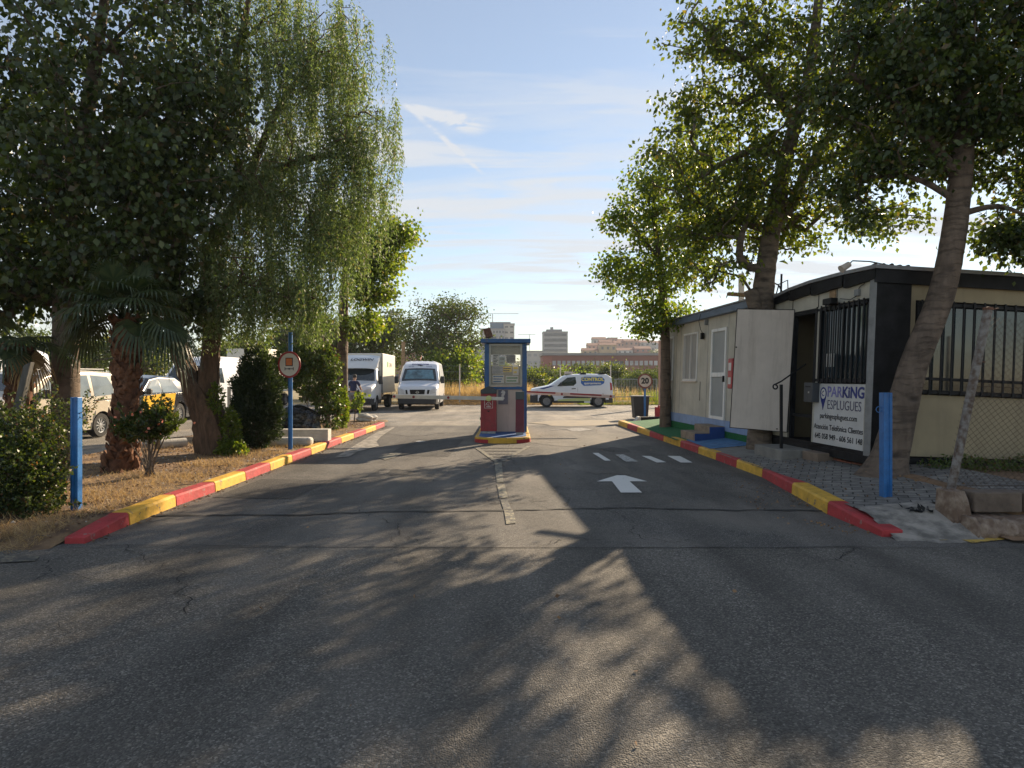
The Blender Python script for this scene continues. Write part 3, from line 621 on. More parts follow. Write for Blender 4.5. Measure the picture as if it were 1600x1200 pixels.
w.box(0, .06, .06, 1.42, Z(.46), Z(1.50)); w.box(0, .06, .0, .13, Z(1.5), Z(2.8)); w.box(0, .06, 1.42, 1.50, Z(.46), Z(2.8)); w.box(0, .06, 2.26, 2.93, Z(.46), Z(2.8)); w.box(0, .06, .0, 2.93, Z(2.8), Z(3.14))
w.build('wall', M['cream'], near)
w = MB(); w.box(.07, .62, .0, .06, Z(.46), Z(3.14)); w.box(.62, 4.7, 0, .06, Z(.46), Z(1.38)); w.box(.62, 4.7, 0, .06, Z(2.78), Z(3.14)); w.box(4.7, D_, 0, .06, Z(.46), Z(3.14))
w.box(D_ - .06, D_, .07, 2.92, Z(.46), Z(3.14)); w.box(.07, D_ - .07, 2.87, 2.93, Z(.46), Z(3.14))
w.build('side_wall', M['cream_y'], near)
w = MB(); w.box(.065, D_ - .065, .065, 2.86, Z(.44), Z(.47)); w.box(.065, D_ - .065, .065, 2.86, Z(3.06), Z(3.10)); w.box(.9, .95, .07, 2.86, Z(.48), Z(3.05)); w.build('interior', M['shade_in'], near)  # dark partition added inside; its black stands in for shade behind the doorway
b = MB(); b.box(-.03, .52, -.035, -.002, Z(.42), Z(3.12)); b.box(-.03, -.002, -.03, .02, Z(.42), Z(3.12)); b.build('corner_post', M['fascia'], near)
b = MB(); b.box(-.045, -.032, -.05, .10, Z(.42), Z(3.2)); b.build('corner_trim', M['trimgrey'], near, bevel=.004)
b = MB(); b.box(-.05, D_ + .05, -.04, 2.95, Z(.32), Z(.44)); b.box(-.03, -.002, .10, 2.93, Z(.44), Z(.50)); b.build('base_frame', M['fascia'], near)
b = MB()
ysg = [(-.10, 3.20), (.7, 3.23), (1.6, 3.235), (2.3, 3.20), (2.96, 3.12)]
for (ya, za), (yb, zb) in zip(ysg, ysg[1:]):
    b.add([(-.10, ya, Z(za)), (-.10, yb, Z(zb)), (D_ + .1, yb, Z(zb)), (D_ + .1, ya, Z(za)), (-.10, ya, Z(za + .055)), (-.10, yb, Z(zb + .055)), (D_ + .1, yb, Z(zb + .055)), (D_ + .1, ya, Z(za + .055))],
          [(0, 1, 2, 3), (4, 7, 6, 5), (0, 4, 5, 1), (3, 2, 6, 7), (0, 3, 7, 4), (1, 5, 6, 2)])
b.build('roof', M['roofgrey'], near)
b = MB()
for (ya, za), (yb, zb) in zip(ysg, ysg[1:]):
    b.add([(-.07, ya + .03, Z(3.06)), (-.07, yb, Z(3.02)), (-.07, yb, Z(zb - .003)), (-.07, ya + .03, Z(za - .003)), (.0, ya + .03, Z(3.06)), (.0, yb, Z(3.02)), (.0, yb, Z(zb - .003)), (.0, ya + .03, Z(za - .003))], [(0, 1, 2, 3), (4, 7, 6, 5), (0, 4, 5, 1), (3, 2, 6, 7)])
b.box(-.07, D_ + .06, -.07, -.036, Z(3.0), Z(3.195)); b.build('fascia', M['fascia'], near)
# panel joints + wooden batten
b = MB(); b.box(-.006, .0, 1.46, 1.475, Z(2.8), Z(3.05)); b.box(-.006, .0, 2.28, 2.295, Z(.5), Z(3.05)); b.box(-.006, 0, .95, .96, Z(2.8), Z(3.05)); b.build('panel_joint', M['fascia'], near)
b = MB(); b.box(-.02, -.001, .98, 1.14, Z(2.8), Z(3.04)); b.build('batten', M['wood'], near)
# front window with bars
def barred_window(root, axis, a0, a1, z0, z1, step, bw, horiz, out, glassm, frame=M['fascia']):
    """axis 'y': on the road wall (x=0 plane, outwards -x); axis 'x': on the end wall (y=0 plane, outwards -y)"""
    def bx(mb, p0, p1, q0, q1, t0, t1):
        if axis == 'y': mb.box(t0, t1, p0, p1, q0, q1)
        else: mb.box(p0, p1, t0, t1, q0, q1)
    wn_ = bpy.data.objects.new('window', None); COL.objects.link(wn_); wn_.parent = root
    g = MB(); bx(g, a0, a1, z0, z1, .02, .028); g.build('glass', glassm, wn_)
    f = MB(); t = .055
    bx(f, a0, a1, z1 - t, z1, -.012, .05); bx(f, a0, a1, z0, z0 + t, -.012, .05); bx(f, a0, a0 + t, z0 + t, z1 - t, -.012, .05); bx(f, a1 - t, a1, z0 + t, z1 - t, -.012, .05)
    bx(f, (a0 + a1) / 2 - .02, (a0 + a1) / 2 + .02, z0 + t, z1 - t, -.004, .045)
    f.build('frame', frame, wn_)
    k = int((a1 - a0) / step); bm_ = MB()
    for i in range(k + 1):
        a = a0 + .03 + (a1 - a0 - .06) * i / k; bx(bm_, a - bw / 2, a + bw / 2, z0 - .02, z1 + .02, -out - .012, -out)
    for zf in horiz: bx(bm_, a0 - .03, a1 + .03, zf - .02, zf + .02, -out + .001, -out + .014)
    for a in (a0 - .02, a1 - .01):
        for zf in (z0 + .02, z1 - .04): bx(bm_, a, a + .03, zf, zf + .03, -out + .002, -.013)
    bm_.build('bars', M['black'], wn_); return wn_
barred_window(near, 'y', .14, 1.41, Z(1.53), Z(2.78), .125, .03, (Z(1.55), Z(2.74)), .07, M['glass'])
we = barred_window(near, 'x', .64, 4.68, Z(1.40), Z(2.76), .165, .028, (Z(1.42), Z(2.72), Z(1.62)), .06, M['glass'])
b = MB()
for i in range(4): b.box(.75 + i * .95, 1.6 + i * .95, .034, .04, Z(1.74), Z(2.62))
b.build('blind', M['curtain'], we)
b = MB(); b.box(.028, .034, .30, .38, Z(1.85), Z(2.05)); b.box(.0285, .034, .42, .50, Z(1.8), Z(2.05)); 
# papers just outside the glass
b = MB(); b.box(.010, .018, 1.12, 1.2, Z(1.78), Z(2.0)); b.box(.010, .018, 1.0, 1.08, Z(1.78), Z(2.0)); b.build('notice', M['paper'], near)
# doorway frame, open leaf
b = MB(); b.box(-.01, .07, 1.5, 1.55, Z(.47), Z(2.79)); b.box(-.01, .07, 2.2, 2.25, Z(.47), Z(2.79)); b.box(-.01, .07, 1.55, 2.2, Z(2.72), Z(2.79)); b.box(.02, .035, 1.55, 2.2, Z(.9), Z(.96)); b.build('door_frame', M['fascia'], near)
leaf = bpy.data.objects.new('door', None); COL.objects.link(leaf); leaf.parent = near; leaf.location = (-.02, 2.27, 0); leaf.rotation_euler = (0, R(1.2), R(-27))
leaf['label'] = 'open beige door leaf swung out from the doorway'
b = MB(); b.box(-1.0, -.02, -.045, 0, Z(.60), Z(2.84)); b.build('leaf', M['offwhite'], leaf, bevel=.004)
b = MB()
for q in ((-1.012, -1.0, .588, 2.852), (-.02, -.008, .588, 2.852)): b.box(q[0], q[1], -.048, .003, Z(q[2]), Z(q[3]))
b.box(-1.0, -.02, -.048, .003, Z(.588), Z(.60)); b.box(-1.0, -.02, -.048, .003, Z(2.84), Z(2.852)); b.build('edge_trim', M['fascia'], leaf)
b = MB(); b.lathe([(.0, 0), (.014, 0), (.014, .02), (0, .02)], 10, Matrix.Translation((-.98, -.046, Z(2.12))) @ Matrix.Rotation(R(90), 4, 'X'), cap=False); b.box(-.2, -.17, -.052, -.046, Z(.63), Z(.65)); b.build('lock', M['black'], leaf)
# sign board, a thing fixed on the wall
sg = thing('sign_board', 'white board with parking name, website and phone numbers under the barred window', 'sign', N0); sg.rotation_euler = (0, R(2.4), YAW)
b = MB(); b.box(-.035, -.008, .10, 1.47, Z(.50), Z(1.50)); b.build('panel', pm('sign_white', (.50, .50, .49), .4, var=.1, scale=2.5), sg, bevel=.003)
b = MB(); b.box(-.037, -.0362, 1.42, 1.47, Z(.50), Z(1.5)); b.box(-.037, -.0362, .10, .125, Z(.5), Z(1.5)); b.build('edge_strip', M['cream'], sg)
right, up = (0, -1, 0), (0, 0, 1)
def st(s, size, y, z, mat, **k): return text('lettering', s, size, (-.0385, y, Z(z)), right, up, mat, sg, **k)
st("PAR", .24, .865, 1.36, pm('ink_fade', (.16, .15, .36), .5), sx=.93, bold=.004, align='CENTER'); st("KiNG", .24, .395, 1.36, M['inkblue'], sx=.95, bold=.007)
st("ESPLUGUES", .215, .62, 1.15, pm('ink_grey', (.09, .09, .14), .5), sx=.80)
st("parkingesplugues.com", .125, .76, .965, M['ink'], sx=.88, bold=.001)
st("Atención Telefónica Clientes", .125, .765, .78, M['ink'], sx=.87, bold=.001)
st("645 058 949 - 606 561 148", .125, .75, .625, M['ink'], sx=.90, bold=.0015)
# map pin emblem
b = MB(); cz, cy = 1.33, 1.17
pts = []
for i in range(25):
    t = R(-30 + 240 * i / 24); pts.append((cy - .09 * math.cos(t), cz + .11 * math.sin(t)))
pts = [(cy, cz - .27)] + pts
o_ = len(pts)
outer = pts; inner = [(cy - .066 * math.cos(R(-90 + 360 * i / 24)), cz + .084 * math.sin(R(-90 + 360 * i / 24))) for i in range(24)]
b.prism([(y, Z(z)) for y, z in outer], 'x', -.039, -.0365); b.build('pin_emblem', M['inkblue'], sg)
b = MB(); b.prism([(y, Z(z)) for y, z in inner], 'x', -.0405, -.0392); b.build('pin_centre', M['paper'], sg)
b = MB(); b.tube([(-.041, cy - .035, Z(cz - .02)), (-.041, cy, Z(cz - .035)), (-.041, cy + .04, Z(cz + .01)), (-.041, cy + .01, Z(cz + .03)), (-.041, cy - .02, Z(cz + .05))], .007, 6); b.build('pin_bird', M['inkblue'], sg)
# letter box
mbx = thing('letter_box', 'dark grey letter box on the wall at the corner of the white board', 'letter box', N0); mbx.rotation_euler = (0, R(2.4), YAW)
b = MB(); b.box(-.17, -.04, 1.28, 1.53, Z(1.18), Z(1.51)); b.build('body', pm('box_grey', (.05, .055, .06), .4), mbx, bevel=.008)
b = MB(); b.box(-.176, -.171, 1.33, 1.48, Z(1.43), Z(1.45)); b.build('slot', M['black'], mbx); b = MB(); b.box(-.178, -.171, 1.36, 1.39, Z(1.33), Z(1.36)); b.build('lock', M['chrome'], mbx)
# floodlights and junction box
fl = thing('floodlight', 'small black floodlight above the barred front window', 'floodlight', N0); fl.rotation_euler = (0, R(2.4), YAW)
b = MB(); b.box(-.2, -.08, .80, 1.04, Z(2.78), Z(2.88)); b.box(-.08, -.02, .9, .94, Z(2.8), Z(2.86)); b.build('housing', M['black'], fl, bevel=.01)
jb = thing('junction_box', 'small grey junction box with black cable by the cabin corner', 'junction box', N0); jb.rotation_euler = (0, R(2.4), YAW)
b = MB(); b.box(-.05, -.003, .36, .46, Z(2.86), Z(2.96)); b.build('box', M['trimgrey'], jb, bevel=.005)
b = MB(); b.tube([(-.03, .38, Z(2.96)), (-.03, .33, Z(3.0)), (-.03, .25, Z(3.02)), (-.03, .2, Z(3.1)), (-.03, .08, Z(3.17))], .006, 6); b.tube([(-.03, .42, Z(2.86)), (-.04, .55, Z(2.82)), (-.08, .75, Z(2.86))], .006, 6); b.build('cable', M['black'], jb)
rl = thing('roof_lamp', 'white bullet lamp on a thin arm at the cabin roof corner', 'lamp', N0); rl.rotation_euler = (0, R(2.4), YAW)
b = MB(); b.tube([(.5, .2, Z(3.29)), (.0, .18, Z(3.35)), (-.26, .2, Z(3.35)), (-.3, .21, Z(3.31))], .011, 6); b.build('arm', M['grey_metal'], rl)
b = MB(); b.lathe([(.02, 0), (.045, .02), (.05, .12), (.062, .17)], 14, Matrix.Translation((-.29, .21, Z(3.31))) @ Matrix.Rotation(R(-125), 4, 'Y')); b.build('head', M['offwhite'], rl, smooth=True)
rt = thing('roof_tiles', 'brown ridge pieces lying on the cabin roof corner', 'roof tile', N0); rt.rotation_euler = (0, R(2.4), YAW)
b = MB(); rr = random.Random(3)
for i in range(5): b.tube([(.0 + i * .13, .05, Z(3.275 + rr.uniform(0, .02))), (.1 + i * .12, .3, Z(3.28 + rr.uniform(0, .02)))], .03, 7)
b.build('tiles', pm('brown_scrap', (.045, .03, .024), .9, var=.5), rt)
# bricks under the cabin
bp_ = thing('brick_plinth', 'row of red bricks on the ground under the ticket office', 'plinth', N0); bp_.rotation_euler = (0, 0, YAW)
b = MB()
for i in range(7): b.box(.02 + rr.uniform(-.02, .02), .22, .02 + i * .235, .24 + i * .235, Z(.12), Z(.285 + rr.uniform(-.005, .005)))
b.build('bricks', M['brick'], bp_, bevel=.008)
for yy in (.35, 2.6):
    pass

far = cabin_root('portable_cabin', 'pale cream portable cabin with white door behind the slim trunk', 'cabin', 2.99, 2.0)
L2 = 6.5; w = MB()
zt = 3.06
wins = [(3.75, 4.75, 1.52, 2.78), (5.55, 6.15, 1.52, 2.78)]; door = (2.02, 2.86, .62, 2.76)
w.box(0, .06, 0, door[0], Z(.62), Z(zt)); w.box(0, .06, door[0], door[1], Z(2.76), Z(zt)); w.box(0, .06, door[1], wins[0][0], Z(.62), Z(zt))
prev = wins[0][0]
for a, b_, z0, z1 in wins:
    w.box(0, .06, a, b_, Z(.62), Z(z0)); w.box(0, .06, a, b_, Z(z1), Z(zt))
w.box(0, .06, wins[0][1], wins[1][0], Z(.62), Z(zt)); w.box(0, .06, wins[1][1], L2, Z(.62), Z(zt))
w.box(.07, 2.4, L2 - .06, L2, Z(.62), Z(zt)); w.box(2.34, 2.4, .06, L2 - .07, Z(.62), Z(zt)); w.box(.07, 2.33, 0, .05, Z(.62), Z(zt)); w.box(.07, 2.3, .1, L2 - .1, Z(.6), Z(.62)); w.box(.07, 2.3, .1, L2 - .1, Z(2.95), Z(2.98))
w.build('wall', M['cream'], far)
b = MB()
for y in (.9, 1.95, 3.1, 4.05 + .9, 5.3): b = MB(); b.box(-.004, 0, y, y + .012, Z(.62), Z(zt)); b.build('panel_joint', M['trimgrey'], far)
b = MB(); b.box(-.02, 0.06, -.0, L2, Z(.38), Z(.62)); b.box(.06, 2.4, L2 - .05, L2 + .01, Z(.38), Z(.62)); b.build('base_band', M['skyblue'], far)
b = MB(); b.box(-.13, 2.5, -.02, L2 + .12, Z(zt), Z(zt + .16)); b.build('fascia', M['fascia_b'], far, bevel=.01)
b = MB(); b.box(-.16, 2.53, -.02, L2 + .15, Z(zt + .16), Z(zt + .19)); b.build('roof', M['roofgrey'], far)
for a, b_, z0, z1 in wins:
    wo = bpy.data.objects.new('window', None); COL.objects.link(wo); wo.parent = far
    f = MB(); t = .05
    f.box(-.02, .05, a, b_, Z(z1 - t), Z(z1)); f.box(-.02, .05, a, b_, Z(z0), Z(z0 + t)); f.box(-.02, .05, a, a + t, Z(z0 + t), Z(z1 - t)); f.box(-.02, .05, b_ - t, b_, Z(z0 + t), Z(z1 - t)); f.box(-.01, .045, (a + b_) / 2 - .02, (a + b_) / 2 + .02, Z(z0 + t), Z(z1 - t))
    f.build('frame', M['white'], wo)
    g = MB(); g.box(.03, .036, a, b_, Z(z0), Z(z1)); g.build('blind', M['curtain'], wo)
    g = MB(); g.box(-.05, .0, a - .03, b_ + .03, Z(z0 - .035), Z(z0 - .003)); g.build('sill', M['offwhite'], wo)
    g = MB()
    for k in range(int((b_ - a) / .09)): g.box(-.034, -.026, a + .05 + k * .09, a + .06 + k * .09, Z(z0 + .02), Z(z1 - .02))
    g.build('bars', M['offwhite'], wo)
dr = bpy.data.objects.new('door', None); COL.objects.link(dr); dr.parent = far
a, b_, z0, z1 = door; f = MB(); t = .07
f.box(-.03, .05, a, b_, Z(z1 - t), Z(z1)); f.box(-.03, .05, a, b_, Z(z0), Z(z0 + t)); f.box(-.03, .05, a, a + t, Z(z0 + t), Z(z1 - t)); f.box(-.03, .05, b_ - t, b_, Z(z0 + t), Z(z1 - t)); f.box(-.025, .045, a + t, b_ - t, Z(1.62), Z(1.72))
f.build('frame', M['white'], dr, bevel=.004)
g = MB(); g.box(.0, .02, a + t, b_ - t, Z(z0 + t), Z(1.62)); g.box(.0, .02, a + t, b_ - t, Z(1.72), Z(z1 - t)); g.build('panel', M['curtain'], dr)
g = MB(); g.box(-.07, -.03, a + .02, a + .05, Z(1.5), Z(1.64)); g.build('handle', M['black'], dr)
def cab2(name, label, cat):
    o = thing(name, label, cat, far.location); o.rotation_euler = far.rotation_euler; return o
fx = cab2('fire_extinguisher_box', 'red extinguisher case with white stickers on the cream cabin wall', 'extinguisher box')
b = MB(); b.box(-.17, -.001, 1.35, 1.58, Z(1.35), Z(2.02)); b.build('case', pm('case_red', (.40, .03, .035), .35), fx, bevel=.03)
b = MB(); b.box(-.173, -.1705, 1.40, 1.53, Z(1.45), Z(1.6)); b.box(-.173, -.1705, 1.40, 1.53, Z(1.75), Z(1.92)); b.build('sticker', M['paper'], fx)
wl_ = cab2('wall_lamp', 'small wall lamp hanging by its cable between window and white door', 'wall lamp')
b = MB(); b.tube([(-.14, 3.3, Z(3.18)), (-.17, 3.32, Z(3.0)), (-.1, 3.36, Z(2.8)), (-.06, 3.34, Z(2.72))], .007, 6); b.tube([(-.012, 3.5, Z(1.5)), (-.012, 3.5, Z(1.02))], .006, 6); b.build('cable', M['black'], wl_)
b = MB(); b.box(-.1, -.02, 3.3, 3.38, Z(2.56), Z(2.72)); b.build('lantern', M['black'], wl_, bevel=.01)
b = MB(); b.box(-.08, -.0, 3.15, 3.21, Z(2.9), Z(3.04)); b.build('sensor', M['trimgrey'], wl_, bevel=.006)
# gas bottle / cables hanging at the joint
cb = cab2('cable_bundle', 'black cables looped under the cabin near the big trunk', 'cable')
b = MB()
for i in range(5): b.tube([(-.1, -.05 + i * .07, Z(.62)), (-.16 + i * .02, .0 + i * .05, Z(.42)), (-.1, .05 + i * .06, Z(.28)), (-.04, .1 + i * .05, Z(.45)), (-.05, .12 + i * .05, Z(.6))], .01, 6)
b.build('cable_loops', M['black'], cb)
bc = cab2('roof_cables', 'tangle of black pipe and cable on the roof joint', 'cable')
b = MB(); b.tube([(.3, .1, Z(3.2)), (.1, 0, Z(3.42)), (-.05, -.05, Z(3.46)), (-.08, -.1, Z(3.3))], .015, 6); b.tube([(.25, -.1, Z(3.2)), (.2, -.15, Z(3.5)), (.0, -.2, Z(3.4)), (-.05, -.2, Z(3.2))], .012, 6); b.tube([(.1, -.1, Z(3.1)), (.1, -.1, Z(3.62))], .022, 6); b.build('pipes', M['black'], bc)
dp = cab2('downpipe', 'dark vertical pipe in the joint between the two cabins', 'downpipe')
b = MB(); b.tube([(-.04, -.03, Z(.5)), (-.04, -.03, Z(3.1))], .05, 10); b.build('pipe', M['fascia'], dp, smooth=True)
lp = cab2('roof_beam', 'old long wooden beam sticking out over the pale cabin roof', 'lamp')  # a weathered wooden beam, not a light fitting
b = MB(); b.prism([(-.06, 0), (.06, 0), (.07, .06), (0, .1), (-.07, .06)], 'y', 0, .9, None); o = b.build('timber', M['wood'], lp); o.scale = (.8, .7, .8); o.location = (-.2, .3, Z(3.2)); o.rotation_euler = (R(8), 0, R(35))
# steps
stp = thing('doorstep', 'two worn steps with blue sides below the white cabin door', 'steps', far.location); stp.rotation_euler = (0, 0, YAW)
b = MB(); b.box(-.72, -.38, 1.95, 2.85, -.25, -.06); b.box(-.38, -.03, 1.95, 2.85, -.25, .09); b.build('treads', pm('step_wood', (.24, .19, .14), .9, var=.3, bump=.3), stp, bevel=.01)
b = MB(); b.box(-.725, -.38, 1.935, 1.949, -.25, -.075); b.box(-.38, -.03, 1.935, 1.949, -.25, .075); b.build('side_cheek', pm('step_blue', (.02, .06, .22), .7), stp)
tf = thing('turf_plinth', 'green artificial turf strip along the foot of the pale cabin', 'turf strip', far.location); tf.rotation_euler = (0, 0, YAW)
b = MB(); b.box(-.012, .03, .35, 6.5, -.3, -.025); b.build('strip', M['turf'], tf)
cs = thing('concrete_step', 'grey concrete block step in front of the open office door', 'step', (4.86, 10.95, 0)); cs.rotation_euler = (0, 0, YAW)
b = MB(); b.box(-.34, .34, -.50, .45, .12, .37); b.build('block', M['concrete'], cs, bevel=.012)
b = MB(); b.box(.0, .45, -1.0, -.56, .12, .37); b.build('side_block', pm('tan_block', (.20, .15, .11), .9, var=.2, bump=.3), cs, bevel=.012)
hr = thing('handrail', 'black iron handrail with curled end beside the office step', 'handrail', (4.68, 10.68, .18))
b = MB(); b.box(-.022, .022, -.022, .022, 0, 1.30); b.box(-.06, .06, -.06, .06, 0, .012); b.build('post', M['black'], hr, bevel=.004)
b = MB(); sc = [(-.10 + .045 * math.cos(t) * (1 - i * .02), 0, 1.26 + .045 * math.sin(t) * (1 - i * .02)) for i, t in enumerate([R(90 + 24 * k) for k in range(16)])][::-1]
b.tube(sc + [(-.07, 0, 1.32), (0, 0, 1.355), (.25, .1, 1.50), (.52, .2, 1.66)], .013, 8); b.build('rail', M['black'], hr, smooth=True)

# ------------------------------------------------------------------ kiosk island and kiosk
isl = MB(); out = []
X0, X1, Y0, Y1 = -.93, .46, 15.35, 20.6
for i in range(13): t = math.pi * i / 12; out.append(((X0 + X1) / 2 - (X1 - X0) / 2 * math.cos(t), Y0 - .42 * math.sin(t)))
poly = out + [(X1, Y1), (X0, Y1)]
isl.prism(poly, 'z', -.05, .13)
island = isl.build('traffic_island', [M['k_yel']], bevel=.02); struct(island)
inn = [((x - (X0 + X1) / 2) * .86 + (X0 + X1) / 2, y + .13 if y < 17 else y - .13) for x, y in poly]
mb = MB(); mb.prism(inn, 'z', .10, .142); struct(mb.build('island_floor', pm('island_blue', (.03, .10, .27), .7, var=.3, scale=4, bump=.2)))
mb = MB(); 
for seg in ((0, 4), (8, 12)):
    pl = [((x - (X0 + X1) / 2) * 1.004 + (X0 + X1) / 2, y - .004) for x, y in out[seg[0]:seg[1] + 1]]
    for a, b in zip(pl, pl[1:]): mb.add([(a[0], a[1], -.01), (b[0], b[1], -.01), (b[0], b[1], .085), (a[0], a[1], .085)], [(0, 1, 2, 3)], 0)
struct(mb.build('island_kerb_paint', M['k_red']))
mb = MB(); rim = [((x - (X0 + X1) / 2) * .93 + (X0 + X1) / 2, y + .07) for x, y in out]
for a, b, c, d in zip(out, out[1:], rim[1:], rim): mb.add([(a[0] * .985, a[1] + .01, .1335), (b[0] * .985, b[1] + .01, .1335), (c[0], c[1], .1335), (d[0], d[1], .1335)], [(0, 1, 2, 3)])
struct(mb.build('island_rim', pm('island_cream', (.50, .42, .28), .8, var=.3, scale=8)))

kx0, kx1, ky0, ky1 = -.74, .40, 16.55, 17.75
ks = thing('parking_kiosk', 'blue framed parking kiosk with papered window on the island between barriers', 'kiosk', (-.17, 17.1, .13))
def kb(mb, a, b, c, d, e, f, mi=None): return mb.box(a + .17, b + .17, c - 17.1, d - 17.1, e - .13, f - .13, mi)
b = MB()
for x in (kx0, kx1 - .12):
    for y in (ky0, ky1 - .12): kb(b, x, x + .12, y, y + .12, .13, 2.52)
kb(b, kx0 + .12, kx1 - .12, ky0, ky0 + .05, 1.28, 1.36); b.build('frame', M['blue_dark'], ks, bevel=.006)
b = MB(); kb(b, kx0 - .10, kx1 + .10, ky0 - .12, ky1 + .1, 2.53, 2.64); b.build('roof', M['blue_dark'], ks, bevel=.015)
b = MB(); kb(b, kx0 + .12, kx1 - .12, ky0 + .05, ky0 + .09, .13, 1.28); kb(b, kx0 + .02, kx0 + .05, ky0 + .13, ky1 - .13, .13, 2.52); kb(b, kx1 - .05, kx1 - .02, ky0 + .13, ky1 - .13, .13, 1.3); kb(b, kx0 + .12, kx1 - .12, ky1 - .06, ky1 - .03, .13, 1.3); kb(b, kx0 + .06, kx1 - .06, ky0 + .12, ky1 - .1, 2.44, 2.50)
b.build('panel', M['offwhite'], ks)
wd = bpy.data.objects.new('window', None); COL.objects.link(wd); wd.parent = ks
b = MB(); t = .05; a0, a1, z0, z1 = kx0 + .125, kx1 - .125, 1.365, 2.51
kb(b, a0, a1, ky0 - .01, ky0 + .04, z1 - t, z1); kb(b, a0, a1, ky0 - .01, ky0 + .04, z0, z0 + t); kb(b, a0, a0 + t, ky0 - .01, ky0 + .04, z0 + t, z1 - t); kb(b, a1 - t, a1, ky0 - .01, ky0 + .04, z0 + t, z1 - t)
b.build('frame', pm('alu_frame', (.32, .31, .28), .4, metal=.3), wd)
gm = pm('kiosk_glass', (.5, .5, .5), .03, spec=1); nb = gm.node_tree.nodes['Principled BSDF']; nb.inputs['Transmission Weight'].default_value = 0; nb.inputs['Alpha'].default_value = .12; 
b = MB(); kb(b, a0 + t, a1 - t, ky0 + .012, ky0 + .018, z0 + t, z1 - t); b.build('glass', gm, wd)
bd = MB(); kb(bd, a0, a1, ky0 + .11, ky0 + .125, 1.37, 1.92); kb(bd, a0, a1, ky0 + .11, ky0 + .125, 2.22, 2.5); bd.build('back_board', pm('tan_board', (.33, .30, .22), .8, var=.1), ks)
def paper(x0, x1, z0, z1, mat, lines=0, lm=None, dy=0):
    p = MB(); kb(p, x0, x1, ky0 + .102 - dy, ky0 + .105 - dy, z0, z1); o = p.build('notice', mat, ks)
    if lines:
        q = MB()
        for i in range(lines):
            zc = z1 - (z1 - z0) * (i + .7) / (lines + .4); hh = (z1 - z0) / lines * .22
            kb(q, x0 + .02, x1 - .02 - (i % 3) * .03, ky0 + .0995 - dy, ky0 + .1015 - dy, zc - hh, zc + hh)
        q.build('print', lm or M['ink'], o)
    return o
wx = lambda u: kx0 + .175 + u * (kx1 - kx0 - .35)     # 0..1 across glass
wz = lambda v: 2.46 - v * (2.46 - 1.415)
paper(wx(.05), wx(.27), wz(.52), wz(.22), M['paper'], 7)
paper(wx(.04), wx(.42), wz(.72), wz(.53), pm('paper_grey', (.42, .42, .45), .6), 5, M['trimgrey'])
paper(wx(.05), wx(.44), wz(.97), wz(.75), M['paper'], 3, M['matblue'])
paper(wx(.52), wx(.84), wz(.44), wz(.24), pm('photo_print', (.09, .075, .08), .5, var=.6, scale=14), 0)
paper(wx(.40), wx(.70), wz(.68), wz(.55), M['yellowp'], 2)
paper(wx(.74), wx(.94), wz(.76), wz(.50), M['paper'], 2, M['yellowp'])
paper(wx(.5), wx(.93), wz(.96), wz(.78), M['paper'], 2, pm('ink_green', (.1, .25, .1), .6), .002)
paper(wx(.28), wx(.48), wz(.50), wz(.28), pm('pale_print', (.40, .47, .45), .6), 2, M['trimgrey'])
# blue P plate on lower panel
pp = MB(); kb(pp, -.37, -.11, ky0 + .035, ky0 + .048, .88, 1.26); pp.build('plate', pm('plate_grey', (.14, .14, .17), .5), ks)
text('plate_lettering', '?', .30, (-.24 + .17, ky0 + .033 - 17.1, 1.12 - .13), (1, 0, 0), (0, 0, 1), M['paper'], ks, bold=.022)
text('plate_lettering', 'TICKET', .055, (-.24 + .17, ky0 + .033 - 17.1, .92 - .13), (1, 0, 0), (0, 0, 1), M['paper'], ks, bold=.002) if False else None
fl2 = thing('roof_floodlight', 'rusty brown floodlight tilted up on the kiosk roof', 'floodlight', (-.62, 16.7, 2.64))
b = MB(); b.box(-.10, .10, -.09, -.02, .03, .30); o = b.build('housing', M['rust'], fl2, bevel=.01); o.rotation_euler = (R(-18), R(-12), R(30))
b = MB(); b.tube([(-.05, 0, 0), (-.05, 0, .1)], .015, 6); b.tube([(.08, 0, 0), (.08, 0, .1)], .015, 6); b.box(.05, .22, .0, .1, 0, .07); b.build('bracket', M['offwhite'], fl2)

def barrier_cabinet(name, label, x, y, h, wd_, dp_, mat, peak, top=M['black']):
    o = thing(name, label, 'barrier cabinet', (x, y, .142)); hw = wd_ / 2
    b = MB(); b.prism([(-hw * 1.06, .06), (hw * 1.06, .06), (hw, h - .2), (-hw, h - .2)], 'y', -dp_ / 2, dp_ / 2); b.build('body', mat, o, bevel=.01)
    b = MB(); b.box(-hw * .9, hw * .9, -dp_ / 2 + .02, dp_ / 2 - .02, 0, .06); b.build('base', M['grey_metal'], o)
    b = MB(); b.prism([(-hw * 1.04, h - .2), (hw * 1.04, h - .2), (hw * 1.04, h - .1), (0 if peak else hw * 1.04, h), (-hw * 1.04, h - .1 if peak else h)], 'y', -dp_ / 2 - .015, dp_ / 2 + .015); b.build('cap', top, o, bevel=.006)
    return o
bc1 = barrier_cabinet('barrier_cabinet', 'bright red barrier cabinet with dark peaked cap and white logo plate', -.61, 16.15, 1.24, .40, .34, M['red'], True, pm('cap_slate', (.045, .055, .065), .5))
b = MB(); b.box(-.11, .11, -.181, -.176, .66, .88); b.box(-.10, .10, -.183, -.1815, .67, .87, 1); b.build('logo_plate', [M['paper'], M['red']], bc1)
b = MB(); b.tube([(-.07, -.185, .74), (-.05, -.185, .79), (0, -.185, .82), (.05, -.185, .79), (.07, -.185, .74)], .008, 6); b.tube([(-.03, -.185, .74), (0, -.185, .78), (.035, -.185, .74), (-.03, -.185, .74)], .007, 6); b.box(-.06, .06, -.186, -.184, .69, .71); b.build('logo', M['paper'], bc1)
